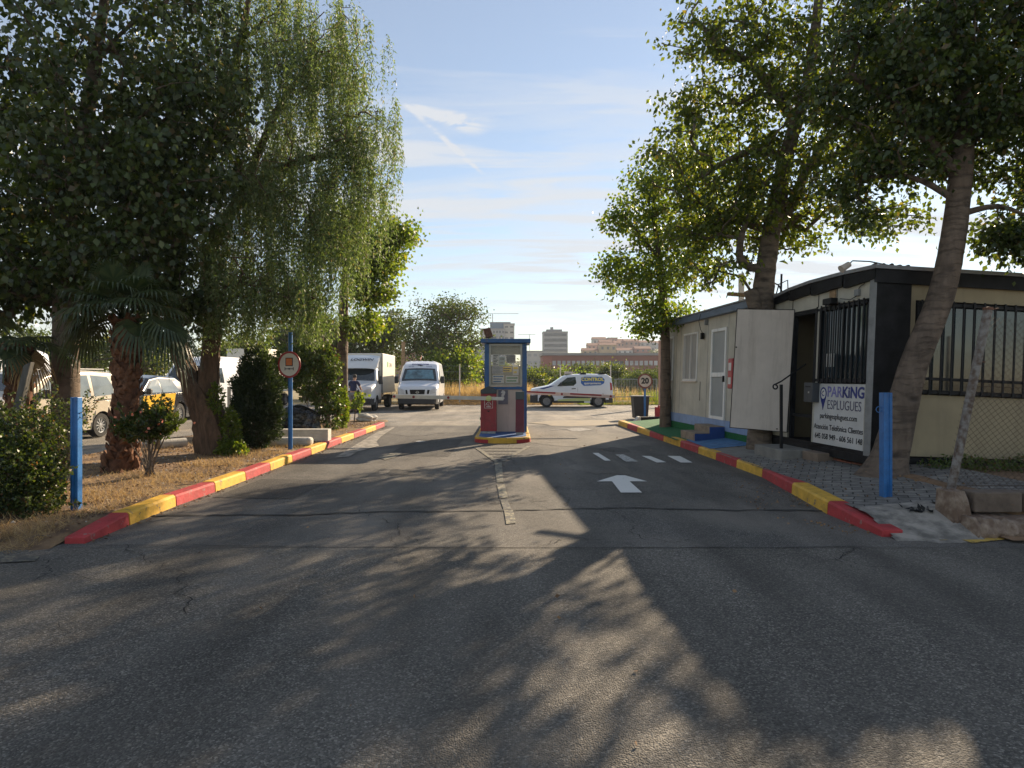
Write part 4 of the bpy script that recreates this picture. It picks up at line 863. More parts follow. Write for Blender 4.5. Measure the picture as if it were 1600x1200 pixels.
b = MB(); b.box(-.23, -.20, -.05, .02, .35, .41); b.prism([(-.05, .60), (.05, .60), (0, .56)], 'y', -.18, -.175); b.build('lock', M['black'], bc1)
def arm(name, label, x, y, z, L, sgn, droop, white, stripes, bob, parent_loc=None):
    o = thing(name, label, 'barrier arm', (x, y, z)); o.rotation_euler = (0, R(droop) * sgn, 0)
    b = MB(); b.box(min(0, sgn * L), max(0, sgn * L), -.02, .02, -.05, .05); b.build('boom', white, o, bevel=.008)
    if bob: b = MB(); b.box(-sgn * .38 if sgn > 0 else 0, 0 if sgn > 0 else .38, -.018, .018, -.045, .045); b.build('tail', white, o, bevel=.006)
    b = MB(); b.lathe([(.0, 0), (.075, 0), (.075, .03), (.05, .045), (0, .045)], 18, Matrix.Translation((0, -.02, 0)) @ Matrix.Rotation(R(90), 4, 'X'), cap=False); b.build('hub', M['lime'] if not stripes else M['paper'], o, smooth=True)
    for d in ((.42, .78, .98) if not stripes else (.43, .96)):
        b = MB(); b.lathe([(0, 0), (.035, 0), (.03, .01), (0, .012)], 14, Matrix.Translation((sgn * L * d, -.021, 0)) @ Matrix.Rotation(R(90), 4, 'X'), cap=False); b.build('reflector', M['red'], o)
    if stripes:
        b = MB()
        for s0, s1, za, zb in ((.0, .36, -.002, .045), (.52, .86, -.004, .042), (.0, 1, -.053, -.050)):
            b.box(min(sgn * L * s0, sgn * L * s1), max(sgn * L * s0, sgn * L * s1), -.0225, -.0205, za, zb)
        b.build('red_stripe', M['red'], o)
    return o
M['boom'] = pm('boom_white', (.56, .53, .47), .5, var=.15, scale=4)
arm('boom_gate', 'long white barrier arm with round red reflectors crossing before the white van', -.60, 15.93, 1.06, 2.5, -1, -1.2, M['boom'], False, True)
bc2 = barrier_cabinet('ticket_column', 'narrow dark maroon ticket column at the front corner of the kiosk', .20, 15.75, 1.10, .21, .2, M['maroon'], False, pm('cap_green', (.05, .07, .075), .5))
bc3 = barrier_cabinet('barrier_cabinet', 'rear barrier cabinet almost hidden behind the kiosk', .18, 18.35, 1.22, .38, .34, M['red'], True)
arm('boom_gate', 'red and white striped barrier arm hanging across the exit in front of the control van', .30, 18.12, 1.17, 2.72, 1, 2.7, pm('boom_red_white', (.62, .50, .47), .5), True, False)

# ------------------------------------------------------------------ posts and road signs
def post(name, label, x, y, z, h, w=.12, ring=-1, tilt=0, grp=None):
    o = thing(name, label, 'post', (x, y, z), 0, grp); b = MB(); r = w / 2
    pr = [(-r, -r * .9), (-r * .35, -r), (-r * .3, -r * .75), (r * .3, -r * .75), (r * .35, -r), (r, -r * .9), (r, r), (-r, r)]
    b.prism(pr, 'z', 0, h); b.build('shaft', M['blue'], o, bevel=.003)
    b = MB(); b.box(-r - .02, r + .02, -r - .02, r + .02, -.02, .006); b.build('foot', M['grey_metal'], o)
    b = MB(); c = Vector((ring * (r + .03), 0, h - .20)); b.tube([c + Vector((.035 * math.cos(t), 0, .035 * math.sin(t))) for t in [2 * math.pi * k / 14 for k in range(15)]], .005, 6); b.build('ring', M['grey_metal'] if ring > 0 else M['blue'], o)
    return o
post('steel_post', 'blue steel post with a wire ring beside the dark round bush', -4.88, 6.88, .10, 1.28, .082, 1, grp='blue posts flanking the entrance')
post('steel_post', 'blue steel post standing on the paving before the leaning trunk', 4.46, 7.33, .15, 1.27, .102, -1, grp='blue posts flanking the entrance')
def disc(x, y, z, r, mats, root, rz=0, ring=.16, back=True):
    hold = bpy.data.objects.new('disc', None); COL.objects.link(hold); hold.parent = root; hold.location = (x, y, z); hold.rotation_euler = (0, 0, rz)
    Rx = Matrix.Rotation(R(90), 4, 'X')
    b = MB(); b.lathe([(0, 0), (r, 0), (r, .008), (r * (1 - ring), .0085), (r * (1 - ring), .006), (0, .006)], 40, Rx, cap=False); b.m = [0] * len(b.m)
    b.build('rim', mats[0], hold); b = MB(); b.lathe([(0, .0062), (r * (1 - ring), .0062), (r * (1 - ring), .0072), (0, .0072)], 40, Rx, cap=False); b.build('face', mats[1], hold)
    return hold
s1 = thing('road_sign', 'round red ringed sign with orange lorry symbol on a tall blue pole', 'road sign', (-4.60, 12.75, .12))
b = MB(); b.tube([(0, 0, -.05), (0, 0, 2.42)], .045, 12); b.build('pole', M['blue'], s1, smooth=True)
signred = pm('sign_red', (.33, .025, .03), .4, var=.15)
h = disc(.0, -.052, 1.75, .265, (signred, M['paper']), s1, R(-14), .15)
h.scale = (1, 1, 1.04)
b = MB(); b.box(-.085, .085, -.0125, -.009, -.03, .135); b.build('frame_symbol', M['ink'], h)
b = MB(); b.box(-.07, .07, -.0145, -.0128, -.015, .12); b.build('load_symbol', M['orange'], h)
b = MB(); b.box(-.10, .10, -.0115, -.009, -.092, -.078); b.box(-.105, -.09, -.0115, -.009, -.115, -.055); b.box(.09, .105, -.0115, -.009, -.115, -.055); b.box(-.015, .015, -.0118, -.009, -.1, -.07); b.build('axle_symbol', M['ink'], h)
s2 = thing('speed_sign', 'round speed limit 20 sign on a short blue pole before the bin', 'road sign', (5.06, 23.4, .05))
b = MB(); b.box(-.035, .035, -.03, .03, 0, 1.35); b.build('pole', M['blue'], s2)
h = disc(0, -.035, 1.42, .285, (pm('sign_brownred', (.16, .045, .04), .5), pm('sign_face', (.46, .41, .38), .5)), s2, 0, .2)
text('numerals', '20', .30, (0, -.0085, 0), (1, 0, 0), (0, 0, 1), M['ink'], h, bold=.014, sx=.95)
bn = thing('waste_bin', 'black wheeled waste bin behind the speed sign', 'bin', (4.98, 23.9, .03))
b = MB(); b.prism([(-.25, 0), (.25, 0), (.31, .82), (-.31, .82)], 'y', -.28, .28); b.build('body', M['plastic'], bn, bevel=.02)
b = MB(); b.box(-.34, .34, -.32, .31, .825, .87); b.build('lid', pm('lid_grey', (.16, .16, .16), .5), bn, bevel=.015)
pb = thing('low_planter', 'low black planter edge beneath the speed sign', 'planter', (5.15, 22.4, 0))
b = MB(); b.box(-.48, 1.1, -.15, .15, .0, .17); b.build('trough', M['black'], pb, bevel=.01); b = MB(); b.prism([(-.7, 0), (-.49, 0), (-.49, .19), (-.58, .17)], 'y', -.2, .2); b.build('end_stone', M['concrete_l'], pb, bevel=.02)
rc = thing('fuel_can', 'red plastic can on the ground beside the slim trunk', 'can', (5.5, 23.0, .0))
b = MB(); b.box(-.13, .22, -.15, .15, 0, .5); b.tube([(0, 0, .5), (0, 0, .56)], .05, 10); b.build('body', pm('can_red', (.34, .02, .03), .4), rc, bevel=.05)

# ------------------------------------------------------------------ right foreground: leaning pipe, chain link, block wall
A = Vector((4.93, 7.0, .28)); B = Vector((5.36, 6.92, 2.36))
fp = thing('chain_link_fence', 'rusty chain link fence sagging from a leaning galvanised pipe post', 'fence', A)
b = MB(); b.tube([(0, 0, -.3), tuple(B - A)], .045, 14); b.build('post', M['galv'], fp, smooth=True)
b = MB(); b.lathe([(.0, 0), (.05, 0), (.05, .03), (.0, .04)], 12, Matrix.Translation(B - A)); b.tube([tuple(B - A), tuple(B - A + Vector((.12, 0, .02)))], .008, 5); b.tube([tuple((B - A) * .72), tuple((B - A) * .72 + Vector((.1, 0, .0)))], .01, 5); b.build('cap', M['rust'], fp)
mesh_ = MB(); Wf, Hf, cell = 4.2, 2.05, .075
def fpt(u, v):
    base = (B - A) * (v / Hf) * .97; sag = -.05 * math.sin(u * 1.7) - .012 * u * u * (v / Hf); wob = .03 * math.sin(u * 3 + v * 2) + .04 * (v / Hf) ** 3 * math.sin(u * 5)
    return base + Vector((u * (1 - .08 * v / Hf), .02 + .03 * u + wob, sag * (v / Hf) + .02))
nd = int((Wf + Hf) / cell)
for sgn in (1, -1):
    for k in range(nd):
        u0 = -Hf + k * cell if sgn > 0 else k * cell; pts = []
        for j in range(0, int(Hf / (cell / 1)) + 1):
            v = j * cell; u = u0 + sgn * v
            if 0 <= u <= Wf: pts.append(fpt(u, v))
        if len(pts) > 1: mesh_.tube(pts, .0019, 3, cap=False)
mesh_.tube([fpt(u * .2, Hf * .60) for u in range(22)], .003, 4, cap=False); mesh_.tube([fpt(u * .2, .06) for u in range(22)], .003, 4, cap=False)
mesh_.build('wire_mesh', pm('rusty_wire', (.10, .065, .045), .7, metal=.4), fp)
for xx in (3.6,):
    b = MB(); b.tube([(xx, .1, -.2), (xx + .1, .1, 2.1)], .03, 8); b.build('post', M['galv'], fp)
bw = thing('block_wall', 'low crumbling block wall at the foot of the leaning fence post', 'wall', (4.62, 6.42, 0))
b = MB(); rr = random.Random(8)
for i in range(6): b.box(.18 + i * .52, .68 + i * .52, -.04 + rr.uniform(-.01, .01), .16, .20, .40 + rr.uniform(-.012, .008))
b.build('blocks', pm('block_stone', (.14, .105, .08), .95, var=.3, scale=5, bump=.7, bscale=18), bw, bevel=.014)
def lumpy(name, mat, parent, x0, x1, y0, y1, z0, z1, seed, nx=40, amp=.03):
    ny = 10; rs = np.random.default_rng(seed); b = MB(); prof = [(y0, z0), (y0 - .02, z0 + (z1 - z0) * .35), (y0 + .03, z0 + (z1 - z0) * .8), (y0 + .08, z1), (y1, z1), (y1, z0)]
    vs = []; k = len(prof)
    for i in range(nx):
        x = x0 + (x1 - x0) * i / (nx - 1); e = 1 if 0 < i < nx - 1 else .55
        for y, z in prof: vs.append((x, y + rs.normal(0, amp * .6), z0 + (z - z0) * e + (rs.normal(0, amp * .5) if z > z0 else 0)))
    fs = [(i * k + j, i * k + (j + 1) % k, (i + 1) * k + (j + 1) % k, (i + 1) * k + j) for i in range(nx - 1) for j in range(k)] + [tuple(range(k))[::-1], tuple(range((nx - 1) * k, nx * k))]
    b.add(vs, fs); return b.build(name, mat, parent, smooth=True)
M['plaster'] = pm('crumbled_mortar', (.15, .10, .07), .95, scale=7, bump=1, bscale=16, col2=(.32, .25, .19), lo=.45, hi=.66)
lumpy('mortar_base', M['plaster'], bw, .0, 3.3, -.30, .2, -.02, .17, 3, 110, .018)
lumpy('end_block', M['plaster'], bw, -.06, .15, -.06, .2, -.02, .41, 4, 12, .014)
# leaning concrete post far left with brace
lc = thing('leaning_post', 'grey weathered post leaning beside the beige people carrier', 'post', (-5.98, 7.1, .1))
b = MB(); b.add([( -.05, -.04, 0), (.05, -.04, 0), (.05, .04, 0), (-.05, .04, 0), (.36, -.035, 1.64), (.44, -.035, 1.68), (.44, .035, 1.68), (.36, .035, 1.64)], [(0, 3, 2, 1), (4, 5, 6, 7), (0, 1, 5, 4), (1, 2, 6, 5), (2, 3, 7, 6), (3, 0, 4, 7)])
b.build('shaft', pm('old_grey_wood', (.085, .08, .07), .9, var=.35, scale=6, bump=.5, bscale=20, stretch=(2, 2, .4)), lc, bevel=.008)
b = MB(); b.tube([(-.45, .1, .0), (.0, .08, .75), (.27, .05, 1.1)], .025, 8); b.build('brace', M['bark_g'], lc)
# beams, stubs, log, rock, bag, brick
bm1 = thing('concrete_beam', 'long white concrete beam lying on edge in front of the black bag', 'beam', (-5.12, 14.35, .12)); b = MB(); b.box(-1.0, .86, -.13, .13, 0, .28); b.box(-.3, .80, -.135, -.13, .13, .15); b.build('beam', M['concrete_l'], bm1, bevel=.03)
bm2 = thing('concrete_beam', 'short low round-edged concrete beam behind the lorry sign pole', 'beam', (-5.35, 13.4, .10)); b = MB(); b.box(-.9, 1.0, -.12, .12, .02, .20); b.build('beam', M['concrete_l'], bm2, bevel=.06)
lg = thing('log', 'short pale log with sawn face between palm and gnarled trunk', 'log', (-7.25, 13.1, .19), R(20)); b = MB(); b.tube([(-.2, -.12, 0), (.25, .1, 0)], .11, 14); b.build('bark', M['concrete_l'], lg, smooth=True)
b = MB(); b.lathe([(0, 0), (.1, 0), (.095, .012), (0, .012)], 16, Matrix.Translation((-.2, -.12, 0)) @ Matrix.Rotation(R(-65), 4, 'Z') @ Matrix.Rotation(R(-90), 4, 'Y') , cap=False); b.build('sawn_face', M['wood'], lg)
for i, (px, py0, py1, Y, lab) in enumerate(((358, 595, 668, 15.6, 'tall thin white post left of the dark cypress'), (376, 672, 694, 13.0, 'short white stub post beside the gnarled trunk'), (300, 640, 690, 14.5, 'white kerb post behind the gnarled trunk'))):
    if i == 2: continue
    p = Q(px, py1, Y); t = thing('white_post', lab, 'post', (p.x, Y, .08)); b = MB(); b.tube([(0, 0, 0), (0, 0, (py1 - py0) * Y / F + .1)], .045, 10); b.build('shaft', M['concrete_l'], t, smooth=True)
def blob_mesh(name, mat, parent, r, seed, sx=1, sy=1, sz=1, amp=.15, n=3, flat=True):
    bm = bmesh.new(); bmesh.ops.create_icosphere(bm, subdivisions=n, radius=r); rs = random.Random(seed); ph = [rs.uniform(0, 6) for _ in range(6)]
    for v in bm.verts:
        c = v.co / r; d = 1 + amp * (math.sin(3 * c.x + ph[0]) * math.cos(4 * c.y + ph[1]) + .6 * math.sin(7 * c.z + ph[2] + 2 * c.x)) + amp * .25 * rs.uniform(-1, 1)
        v.co = Vector((v.co.x * d * sx, v.co.y * d * sy, v.co.z * d * sz))
        if flat and v.co.z < -r * sz * .5: v.co.z = -r * sz * .5
    me = bpy.data.meshes.new(name); bm.to_mesh(me); bm.free(); me.materials.append(mat)
    o = bpy.data.objects.new(name, me); COL.objects.link(o); o.parent = parent; o.location = (0, 0, r * sz * .5); return o
bg = thing('rubbish_bag', 'shiny black rubbish bag behind the white concrete beam', 'bag', (-5.95, 17.0, .1)); blob_mesh('bag', pm('bag_plastic', (.012, .012, .014), .25, bump=.8, bscale=6), bg, .48, 4, 1.35, .8, 1.0, .08, 4)
rk = thing('rock', 'pale rock at the far tip of the dry verge', 'rock', (-5.0, 21.0, .1)); blob_mesh('stone', M['concrete_l'], rk, .27, 7, 1.3, .9, .7, .2)
bk = thing('broken_brick', 'broken red brick at the corner of the dry ground', 'brick', (-4.98, 5.78, .04), R(35)); b = MB(); b.box(-.12, .12, -.07, .07, 0, .07); b.build('brick', M['brick'], bk, bevel=.012)
# ------------------------------------------------------------------ vehicles (front faces -y, length along +y)
def interp(tab, y):
    if y <= tab[0][0]: return tab[0][1]
    for (a, za), (b, zb) in zip(tab, tab[1:]):
        if y <= b: return za + (zb - za) * (y - a) / (b - a) if b > a else zb
    return tab[-1][1]
class Body:
    def __init__(s, L, W, top, floor, belt, tumble=.12, nose=.55, nosein=.10, tailin=.04, rad=.12, crown=.05, wheels=(), wr=.34, z0=.2):
        s.__dict__.update(L=L, W=W, top=top, floor=floor, belt=belt, tumble=tumble, nose=nose, nosein=nosein, tailin=tailin, rad=rad, crown=crown, wheels=wheels, wr=wr, z0=z0)
        s.H = max(z for _, z in top)
    def hw(s, y, z):
        p = 1.0
        if y < s.nose: p -= s.nosein * ((s.nose - y) / s.nose) ** 2
        if y > s.L - .4: p -= s.tailin * ((y - s.L + .4) / .4) ** 2
        t = 1 - s.tumble * max(0, (z - s.belt) / (s.H - s.belt)) ** 1.25
        if z < .5: t -= .03 * (.5 - z) / .3
        return s.W / 2 * p * t
    def zt(s, y): return interp(s.top, y)
    def zb(s, y):
        z = s.z0
        for w in s.wheels:
            R_ = s.wr * 1.16; d = abs(y - w)
            if d < R_: z = max(z, s.wr + math.sqrt(max(0, R_ * R_ - d * d)) * 1.0)
        return z
    def section(s, y):
        zb, zt = s.zb(y), s.zt(y); r = min(s.rad, (zt - zb) * .4); w0 = lambda z: s.hw(y, z); pts = []
        for k in range(9):
            z = zb + (zt - r - zb) * k / 8; pts.append((w0(z), z))
        wtop = w0(zt - r)
        for k in range(1, 5):
            a = R(90 * k / 4); pts.append((wtop - r * 1.0 * (1 - math.cos(a)), zt - r + r * math.sin(a)))
        wi = wtop - r
        for k in (1, 2, 3): x = wi * (1 - k / 3); pts.append((x, zt + s.crown * (1 - (x / wi) ** 2)))
        return [(0, zb)] + pts
    def build(s, mats, root, matfn=None, name='body'):
        ys = sorted(set([round(s.L * k / 80, 4) for k in range(81)] + [y for y, _ in s.top if 0 <= y <= s.L] + [round(w + s.wr * 1.16 * math.cos(R(a)), 4) for w in s.wheels for a in range(0, 181, 12)]))
        vs = []; fs = []; ms = []; secs = [s.section(y) for y in ys]; n = len(secs[0])
        for y, sec in zip(ys, secs):
            full = sec + [(-x, z) for x, z in sec[1:-1]][::-1]; vs += [(x, y, z) for x, z in full]
        m = 2 * n - 2
        for i in range(len(ys) - 1):
            for k in range(m):
                f = (i * m + k, i * m + (k + 1) % m, (i + 1) * m + (k + 1) % m, (i + 1) * m + k); fs.append(f)
                zc = sum(vs[q][2] for q in f) / 4; yc = (ys[i] + ys[i + 1]) / 2; bot = k in (0, m - 1)
                ms.append(1 if bot else (matfn(yc, zc, abs(sum(vs[q][0] for q in f)) / 4) if matfn else 0))
        for base, rev in ((0, False), ((len(ys) - 1) * m, True)):
            # caps as horizontal strips so that the bumper can differ
            for k in range(n - 1):
                a = base + k; b = base + k + 1; c = base + (m - k - 1) % m; d = base + (m - k) % m
                f = (a, b, c, d) if len({a, b, c, d}) == 4 else tuple(dict.fromkeys((a, b, c, d)))
                if len(f) < 3: continue
                fs.append(f); zc = sum(vs[q][2] for q in f) / len(f); ms.append(matfn(vs[base][1], zc, 0) if matfn else 0)
        b = MB(); b.v = vs; b.f = fs; b.m = ms
        return b.build(name, mats, root, smooth=True)
    def side(s, name, poly, mat, root, sides=(1, -1), off=.004, th=.012):
        # subdivide polygon edges, triangle fan round its centre
        P = []
        for a, b in zip(poly, poly[1:] + poly[:1]):
            for k in range(4): P.append((a[0] + (b[0] - a[0]) * k / 4, a[1] + (b[1] - a[1]) * k / 4))
        cy = sum(p[0] for p in P) / len(P); cz = sum(p[1] for p in P) / len(P); obs = []
        for sd in sides:
            vs = [(sd * (s.hw(cy, cz) + off), cy, cz)] + [(sd * (s.hw(y, z) + off), y, z) for y, z in P]
            vs += [(sd * (s.hw(y, z) - th), y, z) for y, z in P]; n = len(P)
            b = MB(); b.add(vs, [(0, 1 + i, 1 + (i + 1) % n) for i in range(n)] + [(1 + i, 1 + n + i, 1 + n + (i + 1) % n, 1 + (i + 1) % n) for i in range(n)])
            obs.append(b.build(name, mat, root))
        return obs
    def topglass(s, name, ya, yb, m0, m1, mat, root, off=.008, xc=0):
        vs = []; ny, nx = 6, 9; sl = (s.zt(yb) - s.zt(ya)) / (yb - ya); nn = Vector((0, -sl, 1)).normalized() * off
        for i in range(ny):
            t = i / (ny - 1); y = ya + (yb - ya) * t; zt = s.zt(y); wf = s.hw(y, zt - s.rad) - s.rad; w = wf - (m0 + (m1 - m0) * t)
            for j in range(nx):
                x = -w + 2 * w * j / (nx - 1); vs.append((x, y + nn.y, zt + s.crown * max(0, 1 - (x / wf) ** 2) + nn.z))
        b = MB(); b.add(vs, [(i * nx + j, i * nx + j + 1, (i + 1) * nx + j + 1, (i + 1) * nx + j) for i in range(ny - 1) for j in range(nx - 1)])
        return b.build(name, mat, root, smooth=True)
M['steel'] = pm('steel_rim', (.20, .20, .21), .45, metal=.5, var=.2)
def wheel(root, x, y, r, w, side, rimmat=None, spokes=5, cover=False):
    o = bpy.data.objects.new('wheel', None); COL.objects.link(o); o.parent = root; o.location = (x, y, r)
    T = Matrix.Rotation(R(90) * side, 4, 'Y')
    b = MB(); b.lathe([(r * .62, -w / 2), (r * .94, -w / 2), (r, -w * .3), (r, w * .3), (r * .94, w / 2), (r * .62, w / 2)], 28, T, cap=False); b.build('tyre', M['rubber'], o, smooth=True)
    b = MB(); b.lathe([(r * .63, -w * .4), (r * .63, w * .42), (r * .56, w * .40), (r * .54, w * .2), (0, w * .2)], 28, T, cap=False)
    b.lathe([(0, w * .42), (r * .16, w * .40), (r * .18, w * .2)], 14, T, cap=False)
    for k in range(spokes * (2 if not cover else 1)):
        a = 2 * math.pi * k / (spokes * (2 if not cover else 1)); b.box(-r * .045 if not cover else -r * .09, r * .045 if not cover else r * .09, r * .1, r * .58, w * .2, w * .38, None, T @ Matrix.Rotation(a, 4, 'Z'))
    b.build('rim', rimmat or (M['steel'] if cover else M['chrome']), o); return o
def wheels(root, B, w=.2, rim=None, cover=False, inset=.02):
    for y in B.wheels:
        for sd in (1, -1): wheel(root, sd * (B.W / 2 - w / 2 - inset), y, B.wr, w, sd, rim, cover=cover)
def boxp(name, mat, root, *boxes, bevel=.01):
    b = MB()
    for q in boxes: b.box(*q)
    return b.build(name, mat, root, bevel=bevel)
def mirrors(root, B, y, z, s=.2, mat=None, h=.3):
    for sd in (1, -1):
        x = B.hw(y, z); a, b_ = sorted((sd * (x + .05), sd * (x + .05 + s))); c, d = sorted((sd * (x - .01), sd * (x + .06)))
        boxp('mirror', mat or M['plastic'], root, (a, b_, y - .06, y + .06, z - h * .3, z + h * .7), (c, d, y - .03, y + .03, z - .03, z + .03), bevel=.03)

# --- high roof white van (front towards the camera)
paint_w = pm('van_white', (.66, .68, .72), .25, var=.04, scale=2, coat=.3)
paint_w2 = pm('truck_white', (.66, .67, .68), .3, var=.05, scale=2, coat=.3)
def bump_low(zb, yb, L):
    return lambda y, z, x: 1 if (z < zb and (y < yb or y > L - .15)) else (1 if z < .42 else 0)
def white_van(label, loc, rz, marks=True):
    L = 5.6; B = Body(L, 2.03, [(0, 1.02), (.10, 1.16), (.45, 1.28), (.86, 1.40), (1.35, 2.03), (1.62, 2.28), (2.2, 2.43), (5.3, 2.43), (5.6, 2.36)], .2, 1.35, tumble=.17, nosein=.10, rad=.16, crown=.03, wheels=(.95, 4.45), wr=.34, z0=.30)
    o = thing('high_roof_van', label, 'van', loc, rz)
    B.build([paint_w, M['plastic']], o, bump_low(.66, .30, L)); wheels(o, B, .21, cover=True)
    ws = B.topglass('windscreen', .88, 1.37, -.02, .02, M['glass'], o)
    if marks:
        g = B.topglass('sun_shade', .95, 1.30, .12, .16, pm('sunshade_blue', (.10, .20, .25), .1, var=.6, scale=2.5, spec=1), o, off=.012)
    B.side('side_window', [(1.12, 1.42), (1.42, 1.98), (1.85, 2.0), (1.9, 1.38)], M['glass'], o)
    for sd in (1, -1):
        a, b = sorted((sd * .62, sd * .90))
        bb = MB(); bb.prism([(a, .80), (b, .86), (b - (0 if sd > 0 else -.0), 1.10), (a, 1.0)] if sd > 0 else [(a, .86), (b, .80), (b, 1.0), (a, 1.10)], 'y', -.012, .05); bb.build('headlight', M['lamp'], o, bevel=.01)
        a, b = sorted((sd * .46, sd * .56)); bb = MB(); bb.prism([(a, .8), (b, .8), (b + sd * .04, 1.0), (a + sd * .02, 1.0)], 'y', -.012, .02); bb.build('side_grille', M['black'], o)
    bb = MB(); bb.prism([(-.34, .79), (.34, .79), (.38, 1.01), (-.38, 1.01)], 'y', -.012, .02); gr = bb.build('grille', M['black'], o)
    bb = MB(); c = [(.065 * math.cos(t), -.02, .88 + .055 * math.sin(t)) for t in [2 * math.pi * k / 16 for k in range(17)]]; bb.tube(c, .012, 6); bb.box(-.09, .09, -.03, -.014, .868, .892); bb.build('emblem', M['chrome'], gr)
    boxp('number_plate', M['paper'], o, (-.27, .27, -.03, .01, .50, .61))
    boxp('bumper', M['plastic'], o, (-.88, .88, -.08, .02, .30, .60), bevel=.05)
    mirrors(o, B, 1.05, 1.42, .19, h=.36)
    if marks:
        n = Vector((0, -.27, .25 * 0 + .25)).normalized(); yy = 1.50; sl = Vector((0, .27, .25)).normalized()
        def onfront(y, s_, size, **k): 
            z = B.zt(y) + B.crown; return text('lettering', s_, size, (k.pop('x', 0), y - .016, z + .014), (1, 0, 0), sl, M['inkblue'], o, **k)
        onfront(1.575, 'ENVIOS.COM', .13, sx=1.1, bold=.002); onfront(1.46, '645 058', .085, x=-.45); onfront(1.46, '949 606', .085, x=.45)
        z = B.zt(1.5) + B.crown; bb = MB(); e = [(-.16, .035), (-.06, .07), (.04, .05), (0, .03), (.14, 0), (.12, -.04), (0, -.05), (-.02, 0), (-.1, .0)]
        bb.add([(x, 1.515 + q * .73 - .016, z + .022 + q * .68) for x, q in e], [(0, 1, 8), (1, 2, 3, 8), (8, 3, 4, 7), (7, 4, 5, 6)]); bb.build('logo', M['ink'], o)
    for k in range(5): boxp('roof_rib', paint_w, o, (-.62 + k * .29, -.54 + k * .29, 2.3, 5.2, 2.44, 2.475), bevel=.01)
    return o
white_van('white high roof van with blue sunshade parked nose forward beside the box truck', (-4.62, 30.0, 0), R(3))
white_van('white van half hidden behind the dark cypress at the left', (-12.9, 23.4, 0), R(-2), False)

# --- box truck
t = thing('box_truck', 'white box truck with sloping roof deflector and cream cargo box', 'truck', (-7.55, 28.9, 0), R(1))
B = Body(2.2, 2.04, [(0, 1.0), (.08, 1.16), (.5, 1.30), (.86, 1.42), (1.35, 2.02), (1.6, 2.12), (2.2, 2.14)], .2, 1.35, tumble=.13, nosein=.10, rad=.13, crown=.03, wheels=(.92,), wr=.35, z0=.32)
B.build([paint_w2, M['plastic']], t, lambda y, z, x: 1 if z < .62 and y < .35 else (1 if z < .45 else 0), 'cab')
B.topglass('windscreen', .87, 1.37, -.02, .02, M['glass'], t); B.side('side_window', [(1.15, 1.40), (1.45, 1.95), (1.95, 1.95), (1.95, 1.33), (1.4, 1.30)], M['glass'], t)
mirrors(t, B, 1.05, 1.40, .2, h=.40)
for sd in (1, -1):
    a, b = sorted((sd * .56, sd * .93)); bb = MB(); bb.prism([(a, .84), (b, .86), (b, 1.14), (a, .98)] if sd > 0 else [(a, .86), (b, .84), (b, .98), (a, 1.14)], 'y', -.012, .05); bb.build('headlight', M['lamp'], t, bevel=.01)
boxp('grille', M['black'], t, (-.45, .45, -.014, .02, .78, .98)); boxp('number_plate', M['paper'], t, (-.26, .26, -.06, -.03, .48, .59)); boxp('bumper', M['plastic'], t, (-.92, .92, -.055, .02, .32, .62), bevel=.05)
cargo = pm('cargo_panel', (.66, .62, .53), .5, var=.05, scale=2)
boxp('cargo_box', cargo, t, (-1.08, 1.08, 1.95, 5.6, .82, 2.82), bevel=.03)
boxp('corner_strip', M['trimgrey'], t, (1.02, 1.085, 1.94, 2.06, .84, 2.80), (-1.085, -1.02, 1.94, 2.06, .84, 2.80), bevel=.01)
bb = MB(); nx = 12; vs = []
for i, (y, z, wd2) in enumerate([(1.0, 2.06, .86), (1.08, 2.16, .92), (1.35, 2.46, .96), (1.7, 2.68, .98), (1.95, 2.74, 1.0)]):
    for j in range(nx + 1):
        u = -1 + 2 * j / nx; vs.append((wd2 * u, y + .28 * abs(u) ** 3 * (1 - i * .2), z - .06 * abs(u) ** 4))
k = nx + 1; bb.add(vs, [(i * k + j, i * k + j + 1, (i + 1) * k + j + 1, (i + 1) * k + j) for i in range(4) for j in range(nx)])
for i in range(4):
    for sd in (0, nx):
        a = i * k + sd; o1 = len(bb.v); x = bb.v[a][0]; bb.add([bb.v[a], bb.v[a + k], (x, 1.95, bb.v[a + k][2]), (x, 1.95, bb.v[a][2])], [(0, 1, 2, 3)])
bb.build('roof_deflector', paint_w2, t, smooth=True)
sl = Vector((0, .27, .30)).normalized()
text('lettering', 'LOGWIN', .20, (.18, 1.335, 2.485), (1, 0, 0), sl, M['ink'], t, sx=1.35, shear=.25, bold=.004); text('lettering', 'E', .16, (-.78, 1.36, 2.465), (1, 0, 0), sl, M['ink'], t, bold=.004)
text('lettering', 'LGWN', .34, (1.083, 4.1, 2.25), (0, 1, 0), (0, 0, 1), M['trimgrey'], t, sx=.8); boxp('logo', pm('logo_green', (.1, .28, .08), .5), t, (1.081, 1.084, 3.2, 3.5, 2.15, 2.42), bevel=0)
boxp('chassis', M['black'], t, (-.45, .45, 2.0, 5.5, .50, .80), (-.98, -.9, 2.4, 3.6, .45, .62), (.9, .98, 2.4, 3.6, .45, .62), (-1.0, 1.0, 5.5, 5.56, .45, .65))
for sd in (1, -1): wheel(t, sd * .90, .92, .35, .21, sd, cover=True); wheel(t, sd * .86, 4.55, .35, .30, sd, cover=True)
